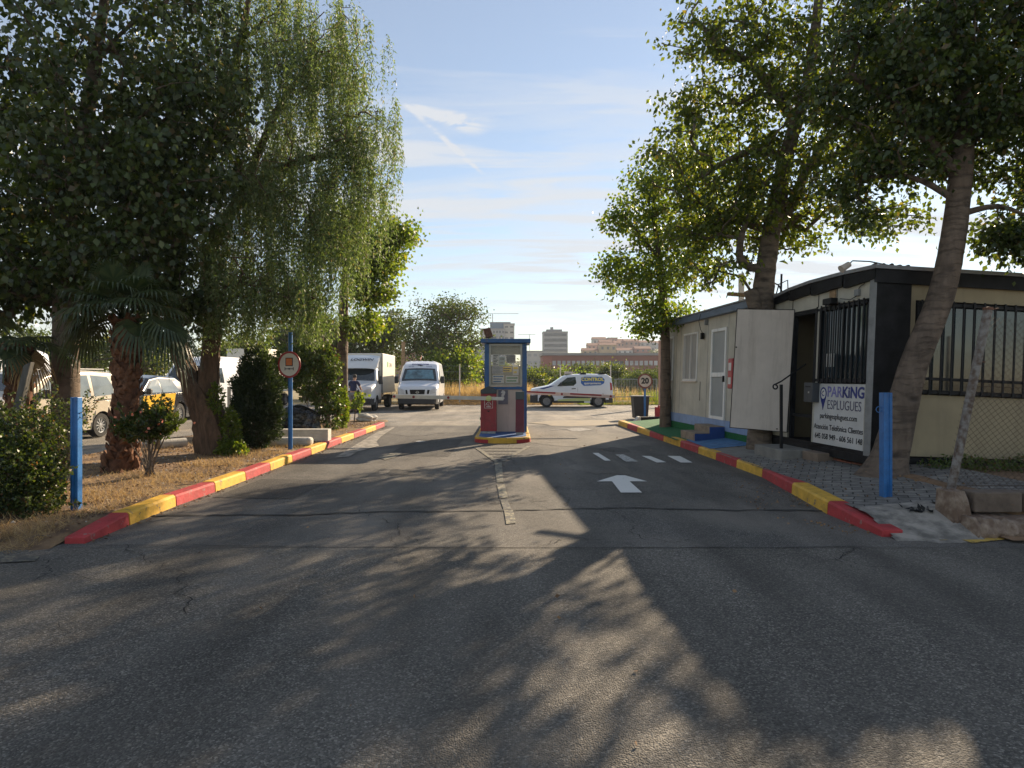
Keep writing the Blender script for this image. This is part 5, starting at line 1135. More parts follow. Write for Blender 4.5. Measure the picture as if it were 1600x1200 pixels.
# second cargo truck behind the gnarled trunk
t2 = thing('box_truck', 'cream box truck glimpsed behind the gnarled trunk', 'truck', (-14.3, 31.0, 0), R(-2))
B2 = Body(2.2, 2.04, [(0, 1.0), (.08, 1.16), (.5, 1.30), (.86, 1.42), (1.35, 2.02), (1.6, 2.12), (2.2, 2.14)], .2, 1.35, tumble=.13, nosein=.10, rad=.13, crown=.03, wheels=(.92,), wr=.35, z0=.32)
B2.build([paint_w2, M['plastic']], t2, lambda y, z, x: 1 if z < .55 else 0, 'cab'); B2.topglass('windscreen', .87, 1.37, -.02, .02, M['glass'], t2); B2.side('side_window', [(1.15, 1.40), (1.45, 1.95), (1.95, 1.95), (1.95, 1.33), (1.4, 1.30)], M['glass'], t2); mirrors(t2, B2, 1.05, 1.40, .2, h=.4)
boxp('cargo_box', cargo, t2, (-1.1, 1.1, 1.95, 6.0, .82, 3.15), bevel=.03); boxp('grille', M['black'], t2, (-.5, .5, -.014, .02, .72, .98))
for sd in (1, -1): wheel(t2, sd * .90, .92, .35, .21, sd, cover=True); wheel(t2, sd * .86, 4.75, .35, .30, sd, cover=True)

# --- control van (front to the left: rotate -90 deg), and the beige people carrier of the same shape
CB = dict(L=4.42, W=1.84, top=[(0, .86), (.08, .98), (.35, 1.04), (.98, 1.16), (1.25, 1.30), (1.78, 1.66), (2.15, 1.76), (3.2, 1.79), (4.15, 1.75), (4.36, 1.62), (4.42, 1.1)])
def compact(name, label, cat, loc, rz, paintm, W=1.84, high=0):
    B = Body(CB['L'], W, CB['top'], .2, 1.05, tumble=.16, nosein=.20, nose=.8, rad=.10, crown=.03, wheels=(.86, 3.64), wr=.325, z0=.24)
    o = thing(name, label, cat, loc, rz); B.build([paintm, M['plastic']], o, lambda y, z, x: 1 if (z < .64 and y < .38) or z < .33 or (z < .52 and y > 4.2) or any(abs(y - w) < .46 and z < .77 and (y - w) ** 2 + (z - .325) ** 2 < .43 ** 2 for w in B.wheels) else 0)
    wheels(o, B, .2, inset=.03, cover=(name == 'control_van')); return o, B
cv, B = compact('control_van', 'small white van with blue and yellow CONTROL sticker, orange-free roof light and side moulding', 'van', (1.0, 33.9, 0), R(-90), paint_w)
cv['label'] = 'small white van with blue CONTROL aparcamiento sticker parked side-on before the fence'
B.topglass('windscreen', 1.22, 1.76, .0, .02, M['glass_l'], cv)
B.side('front_window', [(1.42, 1.14), (1.60, 1.32), (1.98, 1.60), (2.42, 1.64), (2.46, 1.30), (2.30, 1.16)], M['glass'], cv)
B.side('side_moulding', [(1.72, .50), (1.78, .60), (3.15, .66), (3.30, .62), (3.22, .50)], M['plastic'], cv, off=.02)
B.side('lower_film', [(1.45, .34), (1.45, .42), (3.2, .55), (3.2, .34)], M['lime'], cv, off=.008)
B.side('hood_film', [(.45, 1.0), (1.1, 1.16), (1.3, 1.16), (.7, .98)], M['inkblue'], cv, off=.006)
B.side('sticker', [(2.70, 1.30), (2.72, 1.60), (2.90, 1.65), (3.85, 1.65), (3.98, 1.5), (3.95, 1.30), (3.75, 1.19), (2.85, 1.16)], pm('sticker_blue', (.02, .10, .34), .4), cv, off=.008)
xs_ = B.hw(3.3, 1.47) + .02
def sidetext(s_, size, y, z, mat, **k):
    a, b = B.hw(y, z - size * .4), B.hw(y, z + size * .4); return text('lettering', s_, size, ((a + b) / 2 + .022, y, z), (0, 1, 0), ((b - a), 0, size * .8), mat, cv, **k)
sidetext('CONTROL', .25, 3.33, 1.50, M['inkyellow'], bold=.010, sx=1.0); sidetext('aparcamiento', .17, 3.33, 1.295, M['paper'], bold=.006, sx=.98)
bb = MB(); bb.tube([(xs_ + .012, 3.17 + .12 * math.cos(a), .93 + .12 * math.sin(a)) for a in [R(-200 + 25 * k) for k in range(11)]], .012, 5); bb.tube([(xs_ + .012, 3.10, 1.0), (xs_ + .012, 3.2, .92)], .014, 5); bb.build('clock_symbol', M['inkblue'], cv)
boxp('roof_light', M['offwhite'], cv, (-.45, .45, 1.92, 2.30, 1.80, 1.93), bevel=.03)
for y in (2.75, 3.75): boxp('roof_bar', M['black'], cv, (-.72, .72, y - .03, y + .03, 1.80, 1.84), (-.76, -.66, y - .05, y + .25, 1.77, 1.86), (.66, .76, y - .05, y + .25, 1.77, 1.86))
B.side('tail_lamp', [(4.28, .92), (4.26, 1.35), (4.36, 1.3), (4.39, .92)], M['lampred'], cv, off=.006); B.side('headlight', [(.05, .74), (.1, .86), (.42, .93), (.40, .78)], M['lamp'], cv, off=.01)
mirrors(cv, B, 1.62, 1.20, .16, h=.2); B.side('door_handle', [(2.2, .98), (2.2, 1.02), (2.42, 1.03), (2.42, .99)], M['black'], cv, off=.02); B.side('door_gap', [(2.52, .4), (2.52, 1.6), (2.53, 1.6), (2.53, .4)], M['ink'], cv, off=.002)
beige = pm('beige_paint', (.46, .41, .33), .25, var=.05, scale=2, coat=.5)
rear = G(157, 683); dirn = Vector((.03, 1, 0)).normalized()     # towards the rear
front = Vector((rear.x, rear.y, 0)) - dirn * 3.64 + Vector((-1, .03, 0)) * .86
pc, B = compact('people_carrier', 'beige people carrier parked behind the smooth trunk and the blue post', 'car', tuple(front), math.atan2(-dirn.x, dirn.y), beige)
B.topglass('windscreen', 1.20, 1.77, .0, .02, M['glass'], pc)
B.side('front_window', [(1.35, 1.10), (1.55, 1.28), (1.96, 1.58), (2.38, 1.64), (2.42, 1.10)], M['glass_l'], pc)
B.side('side_window', [(2.52, 1.10), (2.50, 1.64), (3.20, 1.66), (3.22, 1.10)], M['glass_l'], pc); B.side('rear_window', [(3.34, 1.10), (3.32, 1.66), (3.95, 1.62), (4.12, 1.35), (4.08, 1.14)], M['glass_l'], pc)
B.side('side_moulding', [(1.6, .42), (1.62, .56), (3.0, .58), (3.1, .50), (3.0, .42)], M['plastic'], pc, off=.018)
B.side('door_gap', [(2.44, .35), (2.44, 1.62), (2.455, 1.62), (2.455, .35)], M['ink'], pc, off=.003); B.side('slide_rail', [(3.3, .98), (3.3, 1.01), (4.2, 1.03), (4.2, 1.0)], M['black'], pc, off=.005)
B.side('headlight', [(.05, .70), (.12, .86), (.5, .95), (.45, .76)], M['lamp'], pc, off=.012); B.side('tail_lamp', [(4.26, .9), (4.24, 1.4), (4.34, 1.35), (4.38, .9)], M['lampred'], pc, off=.006)
mirrors(pc, B, 1.60, 1.16, .18, h=.22); boxp('roof_rail', M['trimgrey'], pc, (-.70, -.66, 2.2, 4.0, 1.80, 1.84), (.66, .70, 2.2, 4.0, 1.80, 1.84))
boxp('grille', M['black'], pc, (-.5, .5, -.012, .02, .72, .80)); boxp('number_plate', M['paper'], pc, (-.26, .26, -.03, .01, .45, .56))
# --- taxi-like dark car with yellow doors, facing right
def hatch(name, label, loc, rz, body, doors):
    B = Body(4.3, 1.78, [(0, .66), (.06, .78), (.5, .88), (1.15, .98), (1.85, 1.40), (2.4, 1.47), (3.3, 1.44), (3.95, 1.10), (4.25, 1.02), (4.3, .7)], .2, .95, tumble=.22, nosein=.18, nose=.8, rad=.09, crown=.03, wheels=(.84, 3.42), wr=.32, z0=.2)
    o = thing(name, label, 'car', loc, rz); B.build([body, M['plastic']], o, lambda y, z, x: 1 if z < .28 else 0); wheels(o, B, .2, inset=.03)
    if doors: B.side('door', [(1.32, .30), (1.30, .90), (2.25, .95), (2.25, .30)], doors, o, off=.006); B.side('door', [(2.28, .30), (2.28, .95), (3.10, .95), (3.0, .6), (2.95, .30)], doors, o, off=.006)
    B.side('side_window', [(1.5, .99), (1.95, 1.32), (2.3, 1.38), (2.32, .99)], M['glass_l'], o); B.side('side_window', [(2.38, .99), (2.36, 1.38), (3.1, 1.34), (3.35, .99)], M['glass_l'], o)
    B.topglass('windscreen', 1.2, 1.83, .0, .02, M['glass_l'], o); B.topglass('rear_screen', 3.35, 3.9, .02, .05, M['glass'], o); mirrors(o, B, 1.45, 1.0, .14, h=.16)
    B.side('headlight', [(.05, .60), (.1, .74), (.45, .80), (.42, .66)], M['lamp'], o, off=.012); B.side('tail_lamp', [(4.0, .8), (4.0, .98), (4.22, .98), (4.24, .8)], M['lampred'], o, off=.008)
    return o
taxi = pm('taxi_black', (.015, .016, .02), .2, var=.2, coat=.5); ty = pm('taxi_yellow', (.62, .36, .02), .3, var=.1, coat=.4)
hatch('taxi', 'dark taxi with yellow doors behind the flowering shrub', (-12.4, 17.75, 0), R(-1), taxi, ty).scale = (1.06, 1.0, 1.13)
grey_c = pm('silver_paint', (.30, .32, .34), .3, metal=.4, var=.05, coat=.4)
hatch('parked_car', 'dark grey hatchback in the row behind the taxi', (-15.9, 18.5, 0), R(4), pm('blue_grey_paint', (.06, .08, .11), .25, coat=.5), None)
white_van('white high roof van behind the beige people carrier', (-15.2, 13.2, 0), R(-2), False)
hatch('parked_car', 'silver hatchback seen between palm trunk and gnarled trunk', (-15.2, 25.0, 0), R(0), grey_c, None)

# ------------------------------------------------------------------ person at the truck, seen from behind
M['skin'] = pm('skin', (.42, .24, .16), .55, var=.08); M['navy'] = pm('navy_shirt', (.018, .025, .075), .85, var=.25, scale=12); M['shorts'] = pm('beige_shorts', (.20, .19, .18), .85, var=.2); M['hair'] = pm('dark_hair', (.02, .015, .012), .7)
def skin_obj(name, verts, edges, radii, mat, parent, sub=2, rootv=0):
    me = bpy.data.meshes.new(name); me.from_pydata(verts, edges, []); o = bpy.data.objects.new(name, me); COL.objects.link(o); o.parent = parent
    m = o.modifiers.new('skin', 'SKIN'); m.use_smooth_shade = True
    for i, r in enumerate(radii): me.skin_vertices[0].data[i].radius = r if hasattr(r, '__len__') else (r, r)
    for i in range(len(verts)): me.skin_vertices[0].data[i].use_root = (i == rootv)
    s_ = o.modifiers.new('sub', 'SUBSURF'); s_.levels = sub; s_.render_levels = sub; me.materials.append(mat); return o
pr = thing('person', 'person in navy t-shirt and grey shorts seen from behind at the truck bonnet', 'person', (-7.28, 28.15, 0), R(-12))
V = [(0, 0, .92), (0, .03, 1.08), (0, .07, 1.26), (0, .10, 1.40), (0, .13, 1.47), (0, .16, 1.55), (0, .18, 1.66),
     (.10, 0, .86), (.13, .02, .48), (.13, -.02, .10), (.14, .10, .04), (-.10, 0, .86), (-.12, -.02, .48), (-.12, -.06, .10), (-.13, .06, .04),
     (.19, .09, 1.38), (.28, .16, 1.14), (.22, .36, 1.05), (.20, .44, 1.04), (-.19, .09, 1.38), (-.27, .18, 1.15), (-.20, .38, 1.08), (-.18, .46, 1.07)]
E = [(0, 1), (1, 2), (2, 3), (3, 4), (4, 5), (5, 6), (0, 7), (7, 8), (8, 9), (9, 10), (0, 11), (11, 12), (12, 13), (13, 14), (3, 15), (15, 16), (16, 17), (17, 18), (3, 19), (19, 20), (20, 21), (21, 22)]
Rr = [(.15, .11), (.14, .10), (.155, .11), (.11, .08), (.055, .055), (.085, .09), (.07, .08), .085, .058, .04, .045, .085, .058, .04, .045, .06, .045, .035, .03, .06, .045, .035, .03]
skin_obj('body', V, E, Rr, M['skin'], pr)
V2 = [(0, 0, .93), (0, .03, 1.08), (0, .07, 1.26), (0, .10, 1.40), (.20, .09, 1.38), (.265, .145, 1.20), (-.20, .09, 1.38), (-.255, .16, 1.20)]
skin_obj('t_shirt', V2, [(0, 1), (1, 2), (2, 3), (3, 4), (4, 5), (3, 6), (6, 7)], [(.18, .13), (.165, .12), (.175, .13), (.12, .095), .078, .068, .078, .068], M['navy'], pr)
V3 = [(0, 0, .93), (.105, 0, .84), (.13, .015, .56), (-.105, 0, .84), (-.12, -.01, .56)]
skin_obj('shorts', V3, [(0, 1), (1, 2), (0, 3), (3, 4)], [(.17, .125), .115, .095, .115, .095], M['shorts'], pr)
hd = blob_mesh('hair', M['hair'], pr, .105, 3, .85, .95, 1.0, .03, 3, False); hd.location = (0, .165, 1.66)
boxp('shoe', M['black'], pr, (.09, .19, -.06, .22, 0, .08), bevel=.03); boxp('shoe', M['black'], pr, (-.18, -.08, -.10, .18, 0, .08), bevel=.03)
for sd in (1, -1):
    for k in range(5):
        bb = MB(); x0 = sd * (.19 if sd > 0 else .175) + (k - 2) * .018; bb.tube([(x0, .45, 1.05 + .02 * (k % 2)), (x0 + .004 * (k - 2), .50 - .01 * abs(k - 2), 1.045), (x0 + .004 * (k - 2), .53 - .02 * abs(k - 2), 1.02)], .009, 6); bb.build('finger', M['skin'], pr, smooth=True)
bag = thing('shoulder_bag', 'small black bag hanging at the hip of the person in navy', 'bag', (-7.02, 28.1, .84)); blob_mesh('pouch', M['black'], bag, .14, 5, .7, .5, 1, .06)
bb = MB(); bb.tube([(0, .02, .2), (-.15, -.06, .42), (-.36, .0, .58)], .012, 5); bb.build('strap', M['black'], bag)
# ------------------------------------------------------------------ trees
LM = {}
LM['dark'] = leafmat('dark_leaves', (.018, .034, .010), (.075, .105, .026), .30, (2.4, 2.3, .7), .33, brown=(.11, .08, .03))
LM['mid'] = leafmat('green_leaves', (.035, .060, .014), (.115, .150, .028), .42, (2.4, 2.2, .7), .5, brown=(.14, .12, .03))
LM['light'] = leafmat('light_leaves', (.060, .105, .018), (.13, .17, .03), .48, (2.3, 2.2, .6), .5, brown=(.20, .18, .04))
LM['pepper'] = leafmat('pepper_leaves', (.070, .105, .038), (.18, .215, .095), .42, (1.6, 1.8, .8), .55, brown=(.24, .17, .10))
LM['conifer'] = leafmat('conifer_sprays', (.014, .028, .010), (.040, .062, .018), .2, (2.0, 2.0, .6), .6)
LM['bush'] = leafmat('bush_leaves', (.035, .062, .016), (.10, .14, .03), .3, (2.2, 2.2, .7), .4, brown=(.15, .07, .04))
LM['bush_d'] = leafmat('dark_bush_leaves', (.018, .034, .010), (.085, .110, .030), .3, (2.2, 2.2, .7), .4, brown=(.13, .06, .035))
LM['palm'] = leafmat('palm_fronds', (.025, .045, .018), (.065, .085, .035), .25, (2.2, 2.2, .8), .4)
LM['dry'] = leafmat('dry_grass', (.26, .18, .09), (.46, .35, .19), .3, (1.5, 1.3, .9), .8)
LM['golden'] = leafmat('golden_grass', (.33, .25, .125), (.54, .43, .24), .35, (1.5, 1.3, .8), .8)
LM['green'] = leafmat('green_grass', (.09, .14, .025), (.24, .28, .06), .4, (1.8, 1.8, .7), .7)
LM['far'] = leafmat('far_foliage', (.045, .070, .020), (.10, .125, .035), .3, (1.9, 1.9, .7), .7)

# right side
X2 = 4.86
tree('broadleaf_tree', 'big rough barked tree rising behind the open beige door leaf', 'tree',
     [([(X2, 12.0, .15), (X2 + .0, 12.0, 1.2), (X2 + .02, 12.0, 3.0), (5.02, 12, 4.2), (5.36, 12, 5.9), (5.75, 12, 7.3), (6.0, 12, 9.2), (6.1, 12.1, 11)], [.26, .205, .205, .175, .14, .11, .08, .04]),
      ([(5.0, 12, 3.8), (4.62, 11.9, 3.72), (4.38, 11.8, 3.9), (4.36, 11.7, 4.25), (4.5, 11.7, 4.7)], [.085, .075, .07, .06, .03]),
      ([(5.1, 12, 4.5), (5.5, 12.1, 5.0), (5.9, 12.2, 5.8), (6.6, 12.3, 6.8)], [.13, .11, .08, .05]),
      ([(5.36, 12, 5.9), (4.7, 11.9, 6.0), (4.1, 11.8, 5.75), (3.6, 11.7, 5.4)], [.09, .07, .05, .03]),
      ([(5.55, 12, 6.6), (4.8, 11.9, 7.5), (4.1, 11.8, 7.9), (3.5, 11.8, 8.5)], [.10, .08, .06, .03]),
      ([(4.95, 12, 4.0 + .5), (4.3, 12, 4.7), (3.7, 12, 5.0)], [.08, .06, .03]),
      ([(4.88, 12, 2.6), (4.66, 11.9, 3.15), (4.60, 11.88, 3.3)], [.14, .13, .12])],
     [(3.9, 11.9, 8.2, 1.1, 1.2, 1.0, 46), (3.4, 11.9, 6.9, .6, .8, .6, 14), (5.4, 12, 9.6, 2.0, 1.9, 1.6, 90), (6.3, 12, 7.3, 1.6, 1.6, 1.3, 110), (4.7, 11.9, 6.8, 1.4, 1.3, .9, 70), (4.5, 11.9, 5.6, 1.5, 1.3, .8, 90),
      (7.4, 12.3, 8.2, 1.6, 1.6, 1.5, 70), (6.7, 12.2, 5.9, 1.1, 1.0, .6, 44), (4.0, 12, 4.6, 1.2, 1.0, .55, 60), (5.8, 11.8, 5.2, .9, 1.0, .5, 34), (8.4, 12.5, 7.3, 1.2, 1.4, 1.2, 34), (7.5, 12.3, 4.75, .9, .9, .4, 22), (4.9, 12, 8.1, 1.3, 1.2, .9, 50), (3.4, 12, 5.9, .8, .9, .9, 40), (3.9, 12, 3.75, .8, .8, .35, 22), (5.7, 12.8, 4.6, .8, .8, .5, 34), (4.4, 12.4, 4.9, 1.0, .8, .5, 36)],
     LM['mid'], M['bark_g'], 21, per=31, spread=.17, size=(.075, .125), asp=.34, droop=.7, rtip=.007, lump=.07)
tree('slim_tree', 'slim dark trunked tree growing from the artificial turf strip', 'tree',
     [([(4.40, 17.6, .1), (4.40, 17.6, .6), (4.38, 17.6, 2.8), (4.30, 17.6, 4.4), (4.1, 17.6, 6.0), (4.0, 17.6, 7.4)], [.19, .155, .13, .10, .07, .04]),
      ([(4.25, 17.6, 4.9), (3.7, 17.5, 5.6), (3.2, 17.5, 6.2)], [.06, .04, .025])],
     [(4.0, 17.5, 7.1, 1.1, 1.2, .9, 50), (4.4, 17.5, 5.9, 1.7, 1.5, 1.0, 95), (3.7, 17.5, 4.4, 1.15, 1.2, .9, 66), (4.7, 17.4, 4.9, 1.1, 1.2, .9, 50), (4.2, 17.5, 3.4, .9, .8, .45, 40), (5.8, 17.3, 6.6, 1.2, 1.1, 1.2, 60), (3.0, 17.5, 6.2, .5, .5, .5, 16), (3.8, 17.4, 2.95, .5, .6, .25, 16), (5.4, 17.4, 8.0, 1.2, 1.1, .9, 50), (2.9, 17.5, 4.9, .5, .6, .6, 18)],
     LM['light'], M['bark'], 22, per=31, spread=.19, size=(.08, .14), asp=.34, droop=.6, rtip=.006)
tree('leaning_tree', 'thick smooth trunk leaning over the pavement before the office end wall', 'tree',
     [([(5.20, 8.60, .12), (5.30, 8.62, .45), (5.46, 8.65, 1.0), (5.70, 8.7, 1.8), (6.10, 8.7, 2.87), (6.32, 8.7, 4.2), (6.42, 8.75, 5.6), (6.3, 8.9, 7.4), (6.2, 9, 9.5)], [.37, .24, .20, .18, .163, .147, .13, .10, .05]),
      ([(6.34, 8.7, 4.4), (5.6, 8.8, 5.4), (4.9, 8.9, 6.0)], [.09, .07, .04]), ([(6.36, 8.72, 4.8), (7.2, 8.9, 5.6), (8.1, 9, 6.2)], [.09, .07, .04]), ([(6.3, 8.7, 4.1), (5.7, 8.75, 4.45), (5.05, 8.9, 4.5)], [.05, .035, .015]), ([(6.3, 8.7, 3.9), (6.8, 8.6, 4.0), (7.2, 8.5, 3.8)], [.05, .035, .015])],
     [(5.5, 8.9, 6.1, 1.2, 1.4, 1.2, 80), (6.9, 8.9, 6.2, 1.6, 1.6, 1.3, 110), (7.4, 8.9, 4.9, 1.2, 1.3, .8, 60), (5.6, 8.8, 4.7, .6, .8, .35, 16), (7.05, 8.6, 3.55, .5, .5, .28, 20), (6.3, 9, 8.4, 1.9, 1.9, 1.5, 80), (7.9, 8.6, 3.7, .6, .6, .5, 24), (8.9, 9, 6.5, 1.5, 1.6, 1.8, 50), (4.85, 9.1, 4.35, .3, .4, .25, 6), (5.3, 9, 4.0, .3, .3, .2, 4), (6.1, 8.9, 5.3, 1.1, 1.1, .6, 36)],
     LM['dark'], M['bark'], 23, per=75, spread=.17, size=(.065, .11), asp=.36, droop=.6, rtip=.0065, lump=.04, tn=20)
# left side
tree('dark_leaved_tree', 'tree with smooth dark trunk and heavy dark leaves over the beige car', 'tree',
     [([(-8.0, 11.0, .05), (-8.0, 11, .8), (-7.98, 11, 3.0), (-7.9, 11, 4.6), (-7.5, 11, 7.0), (-7.2, 11, 9)], [.28, .225, .20, .17, .11, .05]), ([(-7.95, 11, 2.5), (-8.2, 11, 2.75)], [.11, .08])],
     [(-7.6, 10.8, 5.4, 1.9, 1.7, 1.6, 190), (-9.0, 11, 4.3, 1.3, 1.4, 1.0, 90), (-6.1, 10.5, 4.9, 1.2, 1.2, 1.1, 110), (-7.0, 11, 7.6, 2.4, 2.1, 1.4, 130), (-9.4, 11, 6.6, 1.3, 1.5, 1.3, 70), (-8.6, 10.9, 3.45, 1.1, 1.2, .5, 60), (-6.9, 10.8, 3.75, 1.2, 1.1, .6, 80), (-5.6, 10.6, 6.3, .9, .9, .9, 45), (-9.3, 10.8, 3.0, .7, 1.0, .5, 40), (-7.3, 11.3, 3.1, 1.5, 1.0, .4, 46), (-6.3, 11.4, 3.0, .7, .7, .45, 24), (-10.2, 11, 3.6, .8, 1, .8, 30)],
     LM['dark'], M['bark'], 31, per=38, spread=.21, size=(.085, .15), asp=.40, droop=1.0, rtip=.007, lump=.03)
tree('pepper_tree', 'weeping pepper tree with gnarled leaning trunk and trailing foliage', 'tree',
     [([(-5.80, 12.1, .0), (-5.86, 12.1, .45), (-6.02, 12.1, .95), (-6.35, 12.1, 1.6), (-6.62, 12.1, 2.4), (-6.66, 12.1, 3.6), (-6.3, 12.2, 5.4), (-5.6, 12.2, 7.4), (-5.2, 12.2, 9.3)], [.40, .34, .29, .20, .15, .13, .11, .08, .04]),
      ([(-6.05, 12.1, 1.1), (-5.98, 12.15, 1.8), (-5.92, 12.2, 2.9), (-6.0, 12.3, 4.2), (-5.3, 12.4, 5.4), (-4.2, 12.4, 6.0), (-3.3, 12.4, 6.05), (-2.75, 12.4, 5.7)], [.20, .16, .14, .12, .09, .07, .045, .02]),
      ([(-5.5, 12.3, 5.1), (-4.6, 12.2, 7.0), (-3.8, 12.2, 8.0)], [.08, .06, .03])],
     [(-4.9, 12.3, 7.2, 2.1, 1.7, 1.7, 150), (-5.0, 12.4, 9.3, 2.1, 1.8, 1.3, 90), (-4.7, 12.2, 5.4, 1.6, 1.4, 1.1, 110), (-3.2, 12.3, 6.2, .75, .9, .9, 45), (-3.6, 12.3, 4.6, .6, .9, .6, 24), (-3.5, 12.3, 8.3, .6, .9, .9, 30), (-4.8, 12.0, 3.6, 1.0, 1.1, .5, 75), (-3.9, 12.0, 3.2, .45, .7, .3, 22), (-5.6, 11.9, 3.2, .6, .7, .3, 18), (-2.75, 12.3, 5.5, .3, .3, .35, 7), (-6.0, 12.3, 4.3, .8, .9, .6, 30), (-2.75, 12.3, 6.9, .25, .4, .3, 8)],
     LM['pepper'], M['bark_r'], 32, size=(.045, .095), asp=.14, rtip=.0055, weep=(8500, .5, 2.1), weepmin=2.05, lump=.16, ridges=.10, curve=.35, tn=22)
tree('young_street_tree', 'pale green tree with straight grey trunk beside the box truck', 'tree',
     [([(-5.72, 20.6, .0), (-5.70, 20.6, .5), (-5.66, 20.6, 3.0), (-5.6, 20.6, 5.0), (-5.3, 20.6, 6.6)], [.26, .20, .17, .13, .06]), ([(-5.62, 20.6, 4.4), (-4.9, 20.6, 5.4), (-4.0, 20.5, 6.3)], [.07, .05, .03])],
     [(-4.5, 20.5, 5.6, .95, 1.1, .85, 90), (-3.8, 20.5, 6.4, .55, .7, .5, 40), (-5.5, 20.5, 6.3, 1.3, 1.2, 1.2, 90), (-4.8, 20.4, 4.5, .85, .9, .5, 50), (-5.0, 20.3, 3.4, .55, .6, .4, 26), (-4.8, 20.6, 3.3, .3, .4, .3, 10)],
     LM['light'], M['bark'], 33, per=48, spread=.22, size=(.09, .14), asp=.42, droop=.5, rtip=.006)
tree('sapling', 'thin sapling with big light leaves at the tip of the verge', 'sapling', [([(-5.40, 21.0, .05), (-5.36, 21.0, .4), (-5.25, 21, .8)], [.022, .018, .01])],
     [(-5.18, 21, .95, .14, .2, .14, 5), (-5.32, 21, .6, .14, .2, .12, 4)], LM['light'], M['bark_g'], 34, per=13, spread=.09, size=(.10, .17), asp=.4, rtip=.006)
# conifer, hibiscus, bushes
def bush(name, label, cat, base, blobs, lmat, seed, n, size, asp=.4, sprigs=0, droop=.1, stems=6, srad=.015, inner=None, up=0.0, shell=.5, bark=None):
    root = thing(name, label, cat, base); rs = np.random.default_rng(seed); off = np.array(base); Ps = []
    tot = sum(b[3] * b[4] * b[5] for b in blobs)
    for b in blobs:
        k = int(n * b[3] * b[4] * b[5] / tot); d = unit(rs.normal(size=(k, 3))); u = shell + (1 - shell) * rs.random(k) ** .5
        # clumpy modulation
        ph = rs.uniform(0, 6, 3); md = 1 + .16 * np.sin(5 * d[:, 0] + ph[0]) * np.sin(6 * d[:, 1] + ph[1]) + .12 * np.sin(9 * d[:, 2] + 4 * d[:, 0] + ph[2])
        p = np.array(b[:3]) - off + d * (u * md)[:, None] * np.array(b[3:6]); keep = p[:, 2] > .02; Ps.append(np.concatenate([p[keep], d[keep]], 1))
    sp_lines = []
    for i in range(sprigs):
        b = blobs[rs.integers(0, len(blobs))]; dd = unit(rs.normal(size=3) * np.array([1, 1, .7]) + np.array([0, 0, .6])); p0 = np.array(b[:3]) - off + dd * np.array(b[3:6]) * .85; dd = unit(dd + np.array([0, 0, .5])); ln = rs.uniform(.10, .32); m_ = int(ln * 110)
        t = rs.random(m_)[:, None]; pp = p0 + dd * ln * t + rs.normal(0, .012, (m_, 3)); Ps.append(np.concatenate([pp, unit(rs.normal(size=(m_, 3)) + dd * .6)], 1)); sp_lines.append((p0, p0 + dd * ln))
    A = np.concatenate(Ps); P_, d = A[:, :3], A[:, 3:]; k = len(P_)
    D = unit(d * .8 + rs.normal(size=(k, 3)) * .6 + np.array([0, 0, up - droop])); L = rs.uniform(size[0], size[1], k); V, q = leaves(P_, D, L, L * asp, rs)
    npmesh('crown', V, q, lmat, root); b = MB()
    for p0, p1 in sp_lines: b.tube([tuple(p0 * .7), tuple(p0), tuple(p1)], [.006, .004, .002], 4)
    for i in range(stems):
        j = rs.integers(0, k); tgt = Vector(P_[j]) * .8; b.tube([(rs.normal(0, .05), rs.normal(0, .05), -.05), (tgt.x * .4, tgt.y * .4, tgt.z * .5), tuple(tgt)], [srad, srad * .7, srad * .3], 6)
    b.build('stems', bark or M['bark_g'], root, smooth=True); return root
bush('cypress_shrub', 'dense dark green cypress shrub beside the lorry sign', 'shrub', (-5.25, 12.7, .12),
     [(-5.25, 12.7, .75, .46, .46, .62), (-5.27, 12.7, 1.35, .44, .44, .60), (-5.3, 12.75, 1.85, .30, .30, .45), (-4.97, 12.6, 1.0, .22, .25, .45), (-5.5, 12.7, 1.1, .25, .3, .5)], LM['conifer'], 41, 26000, (.05, .10), .16, droop=-.1, up=.7, stems=9, srad=.03, bark=M['bark_r'])
bush('tall_shrub', 'tall leafy shrub between the lorry sign and the pale tree', 'shrub', (-5.55, 17.5, .1),
     [(-5.6, 17.5, 1.5, .62, .55, .62), (-5.7, 17.5, 2.3, .50, .5, .45), (-5.25, 17.4, 1.0, .40, .4, .5), (-6.3, 17.5, 1.9, .55, .5, .6), (-5.2, 17.4, 1.9, .35, .35, .4), (-5.1, 17.4, .45, .25, .25, .35)], LM['bush'], 42, 11000, (.06, .10), .35, sprigs=70, stems=8)
bush('light_shrub', 'small yellow-green cypress at the foot of the tall leafy shrub', 'shrub', (-4.95, 18.0, .1), [(-4.95, 18, .7, .17, .2, .6)], LM['light'], 43, 2600, (.05, .09), .2, up=.8, stems=3)
bush('round_bush', 'low dark round bush with small leaves at the entrance corner', 'bush', (-5.65, 6.75, .05),
     [(-5.65, 6.75, .45, .62, .5, .45), (-5.35, 6.6, .62, .42, .4, .42), (-6.1, 6.7, .65, .45, .45, .45), (-5.15, 6.65, .35, .28, .3, .3), (-5.5, 6.9, .95, .35, .3, .25)], LM['bush_d'], 44, 26000, (.024, .045), .42, sprigs=130, stems=14, srad=.012)
bush('tall_weed', 'thin bush with small leaves behind the leaning grey post', 'bush', (-5.45, 7.3, .05), [(-5.3, 7.3, 1.1, .25, .2, .25), (-5.75, 7.2, 1.0, .4, .3, .25), (-5.02, 7.0, .75, .07, .1, .14)], LM['bush_d'], 45, 2600, (.02, .04), .4, sprigs=40, stems=16, srad=.007)
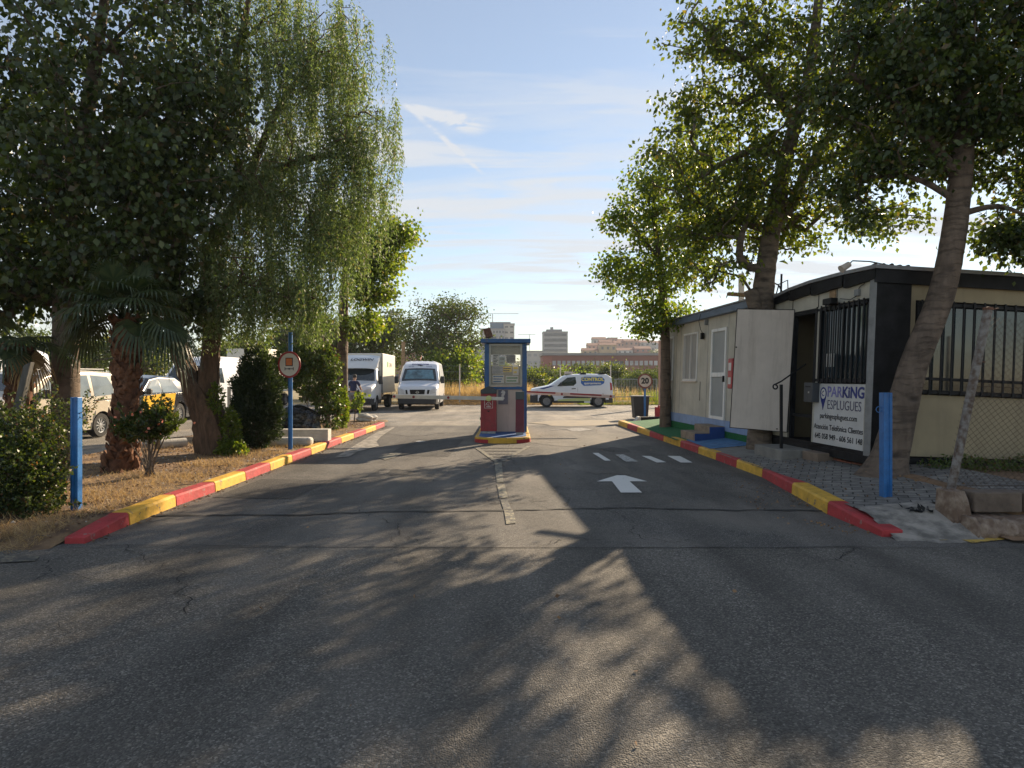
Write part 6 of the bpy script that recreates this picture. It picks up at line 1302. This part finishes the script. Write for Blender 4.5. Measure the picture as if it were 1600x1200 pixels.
bush('vine', 'bright green creeper at the foot of the gnarled trunk', 'creeper', (-5.42, 12.0, .1), [(-5.45, 11.9, .5, .18, .2, .5), (-5.38, 11.8, .2, .3, .25, .2), (-5.7, 11.85, 1.2, .15, .12, .3)], LM['light'], 46, 3200, (.04, .07), .35, stems=5)
bush('flowering_shrub', 'small round shrub with orange blossoms on a thin stem', 'shrub', (-5.40, 9.15, .12),
     [(-5.38, 9.1, .86, .34, .3, .18), (-5.15, 9.1, .95, .20, .2, .15), (-5.65, 9.1, .84, .22, .2, .13), (-5.25, 9.1, 1.03, .16, .2, .11)], LM['bush_d'], 47, 3600, (.04, .075), .33, sprigs=30, up=.5, stems=9, srad=.018)
fs_ = bpy.data.objects['flowering_shrub']; rs = np.random.default_rng(3); P_ = rs.normal(size=(46, 3)) * np.array([.20, .12, .08]) + np.array([.03, -.12, .84]); V, q = leaves(P_, unit(rs.normal(size=(46, 3))), .05, .022, rs); npmesh('blossoms', V, q, leafmat('orange_blossom', (.55, .10, .03), (.75, .3, .2), .3, (1, 1, 1)), fs_)
b = MB(); b.tube([(0, 0, -.08), (.02, 0, .3), (.0, 0, .55), (-.1, 0, .8)], [.028, .024, .022, .015], 8); b.tube([(.01, 0, .5), (.16, 0, .72)], [.018, .01], 6); b.build('trunk', M['bark_g'], fs_, smooth=True)

# palms
def fan_palm(name, label, base, th, tr, fronds, seed, lm=LM['palm'], dead=0):
    root = thing(name, label, 'palm', base); r = random.Random(seed); rs = np.random.default_rng(seed)
    if th > .3:
        n = 26; b = MB(); rings = []
        pts = [(.10 * math.sin(2.4 * k / 20) - .0, 0, -.1 + (th + .1) * k / 20) for k in range(21)]; b.tube(pts, [tr * (1.25 - .35 * min(1, k / 6)) for k in range(21)], 20); b.build('trunk', M['palmbark'], root, smooth=True)
        b = MB()
        for k in range(260):
            t = r.random(); a = r.uniform(0, 2 * math.pi); z = -.02 + th * t; rr_ = tr * (1.25 - .35 * min(1, t * 20 / 6)); cx = .10 * math.sin(2.4 * t)
            ca, sa = math.cos(a), math.sin(a); w_, h_ = r.uniform(.05, .09), r.uniform(.09, .16); o_ = r.uniform(.02, .055)
            p = lambda u, rad, zz_: (cx + ca * rad - sa * u, sa * rad + ca * u, z + zz_)
            b.add([p(-w_, rr_ - .01, 0), p(w_, rr_ - .01, 0), p(w_ * .35, rr_ + o_, h_), p(-w_ * .35, rr_ + o_, h_), p(0, rr_ + o_ * 1.3, h_ * .4)], [(0, 4, 3), (0, 1, 4), (1, 2, 4), (4, 2, 3), (0, 3, 2, 1)])
        b.build('leaf_bases', M['palmbark2'], root)
    top = Vector((.10 * math.sin(2.4), 0, th)) if th > .3 else Vector((0, 0, th))
    for i, (az, el, pl, br, hang) in enumerate(fronds):
        d = Vector((math.cos(R(az)) * math.cos(R(el)), math.sin(R(az)) * math.cos(R(el)), math.sin(R(el)))); e = top + d * pl + Vector((0, 0, -.12 * pl * pl)); b = MB()
        b.tube([tuple(top), tuple(top + d * pl * .5), tuple(e)], [.018, .014, .009], 6, mi=1)
        dd = (d + Vector((0, 0, -.25 - hang))).normalized(); side = dd.cross(Vector((0, 0, 1))).normalized(); nn = side.cross(dd).normalized(); N_ = 34
        for k in range(N_):
            a = R(-135 + 270 * k / (N_ - 1)); u = (dd * math.cos(a) + side * math.sin(a)).normalized(); L_ = br * (1 - .25 * abs(a) / 2.4) * r.uniform(.9, 1.05); w_ = .017
            s_ = u.cross(nn).normalized() * w_; m1 = e + u * L_ * .5; m2 = e + u * L_ * .8 + Vector((0, 0, -L_ * (.10 + hang * .25))); m3 = e + u * L_ * .93 + Vector((0, 0, -L_ * (.32 + hang * .5) * r.uniform(.6, 1.3)))
            b.add([e, m1 + s_ + nn * .008, m1 - s_ + nn * .008], [(0, 1, 2)], 0); b.add([m1 + s_, m2 + s_ * .8, m2 - s_ * .8, m1 - s_], [(0, 1, 2, 3)], 0); b.add([m2 + s_ * .8, m3, m2 - s_ * .8], [(0, 1, 2)], 0)
        b.build('frond', [LM['dry'] if i < dead else lm, M['palmbark2'] if i < dead else LM['palm']], root)
    return root
rr = random.Random(12)
fr = [(-14, -14, .8, .6, .7), (2, -4, .8, .6, .7), (176, -10, .65, .58, .8), (-40, -8, .6, .5, .7), (-12, 2, .75, .62, .5), (5, 25, .6, .5, .3), (-60, 30, .5, .45, .2), (-150, 10, .5, .52, .6), (-175, 20, .6, .52, .4), (165, 35, .6, .5, .2), (-100, 35, .45, .5, .3), (90, 45, .6, .5, .1), (50, 50, .55, .5, .1), (-35, 55, .6, .5, .1), (-130, 60, .6, .5, .1), (130, 60, .55, .5, 0), (20, 60, .6, .5, .1), (-20, 38, .7, .55, .2), (-75, 48, .6, .55, .2), (-160, 42, .65, .55, .2), (-95, 70, .7, .5, 0), (60, 75, .75, .5, 0), (-120, 20, .6, .55, .3), (-45, 30, .65, .55, .3), (-110, 40, .5, .4, .2), (180, 0, .5, .5, .9), (30, 5, .5, .5, .7)]
fan_palm('fan_palm', 'fan palm with shaggy reddish fibre trunk behind the blossoming shrub', (-6.12, 9.6, .10), 2.4, .19, fr, 6)
fr2 = [(-20, -25, .35, .5, .9), (-70, -5, .5, .52, .5), (-110, -10, .5, .52, .6), (-150, 5, .5, .5, .4), (-50, 20, .5, .5, .3), (20, 10, .5, .5, .4), (180, 10, .5, .5, .4), (90, 30, .5, .5, .2), (-90, 50, .5, .5, .1), (140, 20, .5, .5, .3)]
fan_palm('fan_palm', 'second fan palm with one yellowed frond behind the dark trunk', (-8.35, 10.3, .10), 2.0, .2, fr2, 7, dead=1)
fr3 = [(a, e, .1, .62, .5 if e < 10 else .1) for a, e in ((-90, 0), (-30, 10), (30, 15), (90, 5), (150, 0), (-150, 10), (-60, 40), (60, 45), (180, 50), (0, 60), (-120, 65), (-70, -40), (-110, -50), (0, -45), (180, -45))]
yc = thing('yucca', 'dark spiky yucca head on a slanting stem by the grey trunk', 'yucca', (-6.05, 20.2, .05)); b = MB(); b.tube([(0, 0, 0), (-.1, 0, 1.5), (-.22, 0, 2.9), (-.2, 0, 3.6)], [.09, .08, .08, .06], 10); b.tube([(.35, .1, 2.4), (.1, 0, 2.6), (-.2, 0, 3.2)], [.08, .07, .05], 8); b.build('trunk', M['bark_r'], yc, smooth=True)
rs = np.random.default_rng(9); n_ = 420; c0 = np.array([-.22, 0, 3.35]); D = unit(rs.normal(size=(n_, 3)) + np.array([0, 0, -.15])); V, q = leaves(c0 + rs.normal(0, .08, (n_, 3)) + np.array([0, 0, .0]), D, rs.uniform(.35, .62, n_), .022, rs, fold=.06); npmesh('leaves', V, q, LM['palm'], yc)

# ------------------------------------------------------------------ ground cover
def grass(name, mat, n, area, h, w, seed, hf=None, lean=.5, clump=None):
    rs = np.random.default_rng(seed); x = rs.uniform(area[0], area[1], n); y = rs.uniform(area[2], area[3], n)
    if clump:
        f = vnoise(x, y, clump, seed); k = f > rs.normal(.08, .16, n) - .05; x, y = x[k], y[k]
    m_n = len(x); z = hf(x, y) if hf is not None else np.zeros(m_n); P_ = np.stack([x, y, z - .01], 1); D = unit(rs.normal(size=(m_n, 3)) * np.array([lean, lean, .15]) + np.array([0, 0, 1.])); L = rs.uniform(h[0], h[1], m_n)
    V, q = leaves(P_, D, L, w, rs, fold=.05); return stuff(npmesh(name, V, q, mat))
grass('dry_grass', LM['dry'], 17000, (-8.2, -4.42, 6.0, 20.8), (.03, .13), .003, 51, verge_h, .9, 3.2)
grass('dry_grass', LM['dry'], 7000, (-5.6, -4.42, 5.9, 14), (.05, .17), .003, 59, verge_h, .8, 4.5)
grass('dry_grass', LM['dry'], 5000, (-6.2, -4.5, 5.75, 9.5), (.02, .10), .0025, 52, verge_h, 1.1, 2.5)
grass('dry_grass', LM['dry'], 1600, (-5.9, -4.5, 5.62, 6.2), (.05, .16), .002, 58, verge_h, 1.4)
def litter(name, n, area, hf, seed, mat, size=(.02, .05), clump=1.5):
    rs = np.random.default_rng(seed); x = rs.uniform(area[0], area[1], n); y = rs.uniform(area[2], area[3], n)
    if clump: k = vnoise(x, y, clump, seed) > rs.normal(.1, .2, n); x, y = x[k], y[k]
    m_n = len(x); P_ = np.stack([x, y, hf(x, y) + .006], 1); D = unit(rs.normal(size=(m_n, 3)) * np.array([1, 1, .18])); L = rs.uniform(*size, m_n); V, q = leaves(P_, D, L, L * .35, rs, fold=.1); return stuff(npmesh(name, V, q, mat))
LM['litter'] = leafmat('leaf_litter', (.10, .055, .03), (.32, .20, .11), .1, (1, 1, 1), .8)
litter('leaf_litter', 16000, (-8.2, -4.4, 5.8, 21), verge_h, 61, LM['litter'])
rs = np.random.default_rng(62); n_ = 420; yy = rs.uniform(5.9, 20.3, n_); xx = -4.14 + np.abs(rs.normal(0, .05, n_)); P_ = np.stack([xx, yy, .004 + 0 * xx], 1); V, q = leaves(P_, unit(rs.normal(size=(n_, 3)) * np.array([1, 1, .2])), rs.uniform(.02, .05, n_), .01, rs, fold=.1); stuff(npmesh('leaf_litter', V, q, LM['litter']))
litter('leaf_litter', 500, (3.0, 3.85, 6.3, 9.5), lambda x, y: 0 * x, 63, LM['litter'], (.015, .04), 2.5)
litter('leaf_litter', 110, (-4, 3.6, 2.4, 19), lambda x, y: 0 * x, 64, LM['litter'], (.02, .045), None)
litter('leaf_litter', 700, (4.9, 8.5, 6.3, 9), lambda x, y: .29 + 0 * x, 65, LM['litter'], (.02, .05), 2)
litter('leaf_litter', 160, (4.0, 5.4, 6.9, 11), pave_h, 66, LM['litter'], (.02, .04), 2)
peb = MB(); r_ = random.Random(5)
for i in range(420):
    x, y = r_.uniform(-7.6, -4.4), r_.uniform(5.8, 20); s_ = r_.choice([.008, .012, .018, .03]) ; zz0 = float(verge_h(np.array(x), np.array(y)))
    peb.add([(x + s_ * dx * r_.uniform(.7, 1.2), y + s_ * dy * r_.uniform(.7, 1.2), zz0 + s_ * dz * .7) for dx, dy, dz in ((1, 0, 0), (0, 1, 0), (-1, 0, 0), (0, -1, 0), (0, 0, 1), (0, 0, -1))], [(0, 1, 4), (1, 2, 4), (2, 3, 4), (3, 0, 4), (1, 0, 5), (2, 1, 5), (3, 2, 5), (0, 3, 5)])
stuff(peb.build('pebbles', M['concrete_l']))
tg = MB()
for i in range(90):
    x, y = r_.uniform(-6.6, -4.45), r_.uniform(5.75, 13); a = r_.uniform(0, 6.28); L_ = r_.uniform(.08, .35); z0 = float(verge_h(np.array(x), np.array(y))) + .01
    tg.tube([(x, y, z0), (x + L_ * .5 * math.cos(a), y + L_ * .5 * math.sin(a), z0 + r_.uniform(.01, .05)), (x + L_ * math.cos(a + .3), y + L_ * math.sin(a + .3), z0 + .015)], [.005, .004, .002], 4)
stuff(tg.build('fallen_twigs', M['bark_g']))
tw = thing('fallen_leaves', 'black withered twig of leaves on the concrete beside the red kerb', 'twig', (4.35, 6.62, .155)); rs = np.random.default_rng(4); n_ = 26; V, q = leaves(rs.normal(0, .05, (n_, 3)) * np.array([1.2, 1, .2]) + np.array([0, 0, .02]), unit(rs.normal(size=(n_, 3)) * np.array([1, 1, .4])), .09, .022, rs); npmesh('leaves', V, q, M['black'], tw)
for nm, lab, bx_, n_, sd in (('weeds', 'ragged green weeds growing along the foot of the office end wall', (5.9, 8.6, 8.45, 9.0), 2600, 71),):
    root = thing(nm, lab, 'weeds', (7, 8.8, .28)); rs = np.random.default_rng(sd); x = rs.uniform(-1.1, 2.4, n_); y = rs.uniform(-.3, .2, n_); hgt = .10 + .10 * np.abs(np.sin(x * 3.1)); P_ = np.stack([x, y, rs.random(n_) * hgt], 1); V, q = leaves(P_, unit(rs.normal(size=(n_, 3)) + np.array([0, 0, .5])), rs.uniform(.03, .07, n_), .013, rs); npmesh('leaves', V, q, LM['bush'], root)
gr_area = (-14, 1.5, 37.2, 42)
grass('tall_grass', LM['golden'], 26000, (-14, 1.2, 37.1, 44), (.6, 1.5), .012, 53, None, .22, .5)
grass('tall_grass', LM['green'], 16000, (1.0, 12, 37.0, 44), (.25, .9), .014, 54, None, .3, .6)
grass('tall_grass', LM['golden'], 3500, (1.0, 13, 38.0, 46), (.5, 1.3), .012, 57, None, .25, .8)
grass('dry_grass', LM['dry'], 9000, (-9, 13, 35.9, 37.3), (.05, .25), .01, 55, None, .6, .8)
grass('green_grass', LM['green'], 6000, (4.0, 12, 35.9, 37.6), (.05, .25), .01, 56, None, .6)

# ------------------------------------------------------------------ far fence
fz = thing('lot_fence', 'wire fence on thin pale posts along the far edge of the lot', 'fence', (0, 36.9, 0)); 
wires = MB()
for i in range(16):
    x = -12.2 + i * 3.02 - .0; b = MB(); b.tube([(x, 0, -.1), (x, 0, 2.35)], .035, 8); b.build('post', M['concrete_l'], fz)
for z in (.15, .6, 1.05, 1.5, 1.95, 2.3): wires.tube([(-12.2, 0, z), (33, 0, z)], .005, 4)
for k in range(300): wires.tube([(-12.2 + k * .15, 0, .1), (-12.2 + k * .15, 0, 2.3)], .0022, 3, cap=False)
wires.build('wires', M['grey_metal'], fz)
gt = thing('lot_gate', 'grey mesh gate panel standing behind the control van', 'gate', (6.4, 38.2, 0)); b = MB()
b.tube([(0, 0, .1), (0, 0, 1.5)], .03, 6); b.tube([(2.6, 0, .1), (2.6, 0, 1.5)], .03, 6); b.tube([(0, 0, 1.5), (2.6, 0, 1.5)], .03, 6); b.tube([(0, 0, .4), (2.6, 0, .4)], .03, 6)
for k in range(26): b.tube([(.1 * k, 0, .4), (.1 * k, 0, 1.5)], .012, 4)
b.build('frame', M['grey_metal'], gt)

# ------------------------------------------------------------------ trees beyond
def far_tree(label, x, y, h, r, seed, lm, trunk=.25, cz=None, n=9, per=32, name='background_tree', sz=(.14, .26), spread=.45, open_=False):
    rs_ = random.Random(seed); blobs = []
    base = h * (.30 if open_ else .12)
    for i in range(n):
        a = rs_.uniform(0, 6.28); q = rs_.uniform(.15, .75) * r; zz_ = rs_.uniform(base + .2 * (h - base), h * .86); k = r * rs_.uniform(.30, .5)
        if zz_ > h * .7: q *= .7
        blobs.append((x + q * math.cos(a), y + q * math.sin(a), zz_, k, k, k * .62, 16))
    return tree(name, label, 'tree', [([(x, y, -.2), (x + r * .05, y, h * .3), (x - r * .05, y, h * .6)], [trunk, trunk * .7, trunk * .3])], blobs, lm, M['bark_g'], seed, per=per, spread=spread, size=sz, asp=.4, droop=.2, rtip=.02, group='trees beyond the lot fence', sides=4, tn=8, step=.6)
far_tree('broad open acacia behind the white van', -5.0, 46, 7.9, 4.0, 101, LM['far'], .28, n=30, per=26, spread=.34, open_=True, sz=(.11, .20))
far_tree('bright green loose tree right of the white van', -4.3, 42.5, 4.2, 2.0, 102, LM['light'], .12, n=10, per=50)
far_tree('dark broad tree behind the box truck roof', -10.5, 47, 6.8, 4.2, 103, LM['far'], .3, n=24, per=34, sz=(.13, .24))
far_tree('dense dark tree left of the box truck', -15.5, 46, 6.3, 4.0, 104, LM['mid'], .3, n=16, per=50)
far_tree('green tree glimpsed between the two left palms', -27, 44, 5.2, 4.0, 105, LM['mid'], .3, n=14, per=45)
far_tree('green tree above the beige car roof', -34, 45, 5.5, 4.2, 106, LM['far'], .3, n=14, per=45)
far_tree('bushy tree behind the row of parked cars', -21, 46, 4.6, 3.6, 107, LM['mid'], .3, n=14, per=45)
far_tree('tree at the far left behind the palm fronds', -42, 44, 6, 4.5, 108, LM['far'], .3, n=14, per=45)
hx = [(-3.5, 58, 3.2, 2.4), (-0.5, 60, 2.88, 2.4), (2.2, 57, 2.72, 2.2), (4.6, 60, 2.96, 2.4), (7.2, 58, 2.64, 2.3), (9.6, 61, 3.12, 2.5), (12.3, 58, 2.4, 2.2), (14.4, 56, 2.64, 2.1), (17.0, 58, 2.56, 2.4), (20.0, 60, 2.72, 2.6), (-6.5, 60, 2.8, 2.6), (5.8, 50, 1.76, 1.7), (10.6, 49, 1.68, 1.7), (1.2, 50, 1.84, 1.7)]
hl = ['behind the left edge of the kiosk', 'hidden behind the kiosk window', 'showing at the right edge of the kiosk', 'above the bonnet of the control van', 'above the control van windscreen', 'above the CONTROL sticker', 'between control van and speed sign', 'just left of the speed sign', 'just right of the speed sign', 'behind the slim trunk', 'left of the kiosk roof', 'low, before the brick building centre', 'low, left of the speed sign', 'low, beside the right barrier hub']
for i, (x, y, h, r) in enumerate(hx):
    far_tree('olive-green rounded tree ' + hl[i], x, y, h, r, 120 + i, [LM['far'], LM['mid'], LM['far'], LM['light']][i % 4 if i % 7 else 0], .15, n=9, per=42, spread=.38, sz=(.12, .22))

# ------------------------------------------------------------------ far buildings
def fm(name, col, v=.1): return pm(name, col, .85, var=v, scale=.15)
M['f_grey'] = fm('far_grey_wall', (.30, .30, .31)); M['f_pale'] = fm('far_pale_wall', (.42, .40, .37)); M['f_brick'] = fm('far_brick', (.24, .105, .08)); M['f_pink'] = fm('far_pink_wall', (.40, .25, .19)); M['f_ochre'] = fm('far_ochre_wall', (.42, .29, .15)); M['f_red'] = fm('far_red_wall', (.30, .12, .09)); M['f_white'] = fm('far_white_wall', (.52, .50, .47)); M['f_blue'] = fm('far_blue_cladding', (.10, .17, .25)); M['f_win'] = pm('far_window', (.05, .06, .075), .2, var=.4, scale=.2); M['f_winl'] = pm('far_window_blind', (.40, .40, .42), .5, var=.3, scale=.3); M['f_roof'] = fm('far_roof', (.26, .25, .25)); M['f_tile'] = fm('far_tile_roof', (.30, .13, .08))
def building(name, label, cat, x, y, w_, d_, z0, h, wall, rows, cols, win, roof=None, ww=.55, wh=.5, rz=0, group=None, bands=False, extra=None, gable=False, side=0):
    o = thing(name, label, cat, (x, y, z0), rz, group); b = MB(); b.box(-w_ / 2, w_ / 2, 0, d_, -3, h); b.build('wall', wall, o)
    b = MB()
    if gable: b.add([(-w_ / 2 - .3, -.3, h + .01), (w_ / 2 + .3, -.3, h + .01), (w_ / 2 + .3, d_ + .3, h + .01), (-w_ / 2 - .3, d_ + .3, h + .01), (-w_ / 2 - .3, d_ / 2, h + d_ * .2), (w_ / 2 + .3, d_ / 2, h + d_ * .2)], [(0, 1, 5, 4), (2, 3, 4, 5), (0, 4, 3), (1, 2, 5), (0, 3, 2, 1)])
    else: b.box(-w_ / 2 - .2, w_ / 2 + .2, -.2, d_ + .2, h + .003, h + .5)
    b.build('roof', roof or M['f_roof'], o); cw, rh = w_ / cols, h / rows
    for r_ in range(rows):
        if bands: b = MB(); zc = rh * (r_ + .55); b.box(-w_ / 2 + .6, w_ / 2 - .6, -.12, -.01, zc - rh * wh / 2, zc + rh * wh / 2); b.build('window_band', win, o); continue
        for c in range(cols):
            xc = -w_ / 2 + cw * (c + .5); zc = rh * (r_ + .55); b = MB(); b.box(xc - cw * ww / 2, xc + cw * ww / 2, -.12, -.01, zc - rh * wh / 2, zc + rh * wh / 2); b.build('window', win, o)
    return o
# long brick building
bb_ = thing('brick_building', 'long low dark brick building with a row of pale windows beyond the trees', 'building', (7.6, 150, 0)); 
b = MB(); b.box(0, 33.5, 0, 14, -1, 7.0); b.build('wall', M['f_brick'], bb_); b = MB(); b.box(-.3, 33.8, -.4, 14.3, 7.003, 7.6); b.build('roof', M['f_roof'], bb_); b = MB(); b.box(-.02, 2.1, -.06, 0, -1, 6.9); b.build('end_bay', M['f_red'], bb_)
for i in range(26):
    x = 2.3 + i * 1.18
    if 15.5 < x < 19.5: continue
    b = MB(); b.box(x, x + .82, -.1, -.01, 4.6, 5.7); b.build('window', M['f_winl'], bb_)
b = MB(); b.box(15.3, 19.6, -.12, -.01, 3.4, 5.6); b.build('entrance_window', M['f_win'], bb_)
for i in range(3):
    b = MB(); b.box(16.3 + i * 1.1, 16.5 + i * 1.1, -.2, -.121, 2.4, 5.6); b.build('pillar', M['f_grey'], bb_)
building('office_tower', 'grey slab tower block with dark window bands right of the kiosk', 'tower', 24.8, 350, 14, 12, 0, 27.4, M['f_grey'], 9, 10, M['f_win'], bands=True, wh=.55)
ot = thing('roof_plant', 'dark machinery on the roof of the grey slab tower', 'machinery', (24.8, 352, 27.9)); b = MB(); b.box(-5, 4, 1, 7, 0, 1.4); b.box(-2.6, -1, 2, 5, 1.4, 2.8); b.build('boxes', M['f_roof'], ot)
building('tower_block', 'stepped grey tower block left of the kiosk roof', 'tower', -10.5, 330, 13, 12, 0, 27.5, M['f_grey'], 9, 8, M['f_win'], ww=.5, wh=.4)
building('tower_block', 'blue-clad tower rising behind the kiosk roof', 'tower', -6.5, 336, 11, 12, 0, 31.5, M['f_blue'], 1, 1, M['f_blue'])
building('tower_block', 'pale tower with balconies beside the blue-clad tower', 'tower', -1.6, 332, 5.8, 10, 0, 30.4, M['f_pale'], 10, 2, M['f_win'], ww=.6, wh=.3)
building('grey_block', 'low grey apartment block behind the acacia', 'building', -17, 300, 16, 12, 0, 16.5, M['f_grey'], 6, 7, M['f_winl'], ww=.4, wh=.35)
building('grey_block', 'wide pale block between kiosk and slab tower', 'building', 15.5, 300, 22, 12, 0, 14.2, M['f_pale'], 4, 8, M['f_grey'], ww=.6, wh=.35)
rr = random.Random(77); cols_ = ['f_pink', 'f_ochre', 'f_red', 'f_white', 'f_pale', 'f_pink', 'f_red']
names_ = {'f_pink': 'pinkish', 'f_ochre': 'ochre', 'f_red': 'brick red', 'f_white': 'white', 'f_pale': 'beige'}
k = 0
M_ = {}
rows_ = [(395, 46, 84), (425, 52, 100), (455, 60, 125), (490, 75, 150), (520, 95, 165)]
for ri, (y, xa, xb) in enumerate(rows_):
    x = xa
    while x < xb:
        w_ = rr.uniform(6, 11); h = rr.uniform(5, 9); c = rr.choice(cols_); g = rr.random() < .4
        building('hillside_house', '%s house on the far hillside, %s row of the cluster' % (names_[c], ['lowest', 'second', 'middle', 'fourth', 'highest'][ri]), 'house', x + w_ / 2, y + rr.uniform(-6, 6), w_, 9, max(hz(x + w_ / 2, y) - 1, 0), h, M[c], 2, 3, M['f_win'], roof=M['f_tile'] if g else M['f_roof'], ww=.4, wh=.4, group='far hillside houses %s %s' % (names_[c], ri), gable=g)
        x += w_ + rr.uniform(.2, 1.5)
x = -85
while x < -22:
    w_ = rr.uniform(8, 13); h = rr.uniform(9, 15); c = rr.choice(cols_)
    building('far_house', '%s block glimpsed through the trees behind the vans' % names_[c], 'house', x, 290 + rr.uniform(-20, 20), w_, 9, 0, h, M[c], 3, 4, M['f_win'], ww=.4, wh=.4, group='far blocks behind the vans ' + names_[c]); x += w_ + 1
for i, (x, y, r_) in enumerate(((88, 372, 8), (97, 374, 7), (106, 372, 8), (80, 377, 6))):
    far_tree('dark round tree on the far hillside, ' + ['first', 'second', 'third', 'fourth'][i] + ' from the tower side', x, y, 16 + r_ * .3, r_, 140 + i, LM['far'], .5, n=8, per=30, spread=.9, sz=(.5, .9))
# crane, pylon and wall pole
cr = thing('tower_crane', 'thin far tower crane with long jib above the kiosk', 'crane', (-12, 380, 0)); b = MB(); b.box(-.2, .2, -.2, .2, 0, 41); b.box(-6, 16, -.1, .1, 41, 41.25); b.build('mast', M['f_grey'], cr)
cr = thing('tower_crane', 'thin far crane jib between the two towers', 'crane', (12, 420, 0)); b = MB(); b.box(-.15, .15, -.15, .15, 0, 31); b.box(-8, 4, -.1, .1, 31, 31.25); b.build('mast', M['f_grey'], cr)
up = thing('utility_pole', 'power pole with crossbar above the box truck', 'pole', (-11.8, 60, 0)); b = MB(); b.tube([(0, 0, 0), (0, 0, 8.2)], .09, 6); b.box(-1.5, 1.0, -.05, .05, 7.9, 8.05); b.box(.2, 1.3, -.05, .05, 7.3, 7.42); b.build('pole', M['f_grey'], up)
up = thing('wooden_pole', 'reddish wooden pole between box truck and white van', 'pole', (-7.3, 41, 0)); b = MB(); b.tube([(0, 0, 0), (.05, 0, 4.0)], .13, 8); b.build('pole', M['wood'], up)
up = thing('utility_pole', 'pale concrete pole behind the cabins by the big tree', 'pole', (8.4, 22.5, 0)); b = MB(); b.tube([(0, 0, 0), (0, 0, 5.4)], .11, 8); b.build('pole', M['concrete_l'], up)
wp = thing('roadside_pole', 'pale pole standing just beyond the pale cabin', 'pole', (8.0, 33, 0)); b = MB(); b.tube([(0, 0, 0), (0, 0, 3.6)], .14, 8); b.build('pole', M['f_pink'], wp)

# ------------------------------------------------------------------ air
hb = MB(); hb.box(-700, 700, -60, 900, -4.5, 75)
hz_m = bpy.data.materials.new('air'); hz_m.use_nodes = True; hn = hz_m.node_tree; hn.nodes.remove(hn.nodes['Principled BSDF'])
pv = hn.nodes.new('ShaderNodeVolumePrincipled'); pv.inputs['Color'].default_value = (.80, .86, .95, 1); pv.inputs['Density'].default_value = .00045; pv.inputs['Anisotropy'].default_value = 0
hn.links.new(pv.outputs[0], hn.nodes['Material Output'].inputs['Volume']); stuff(hb.build('haze', hz_m))
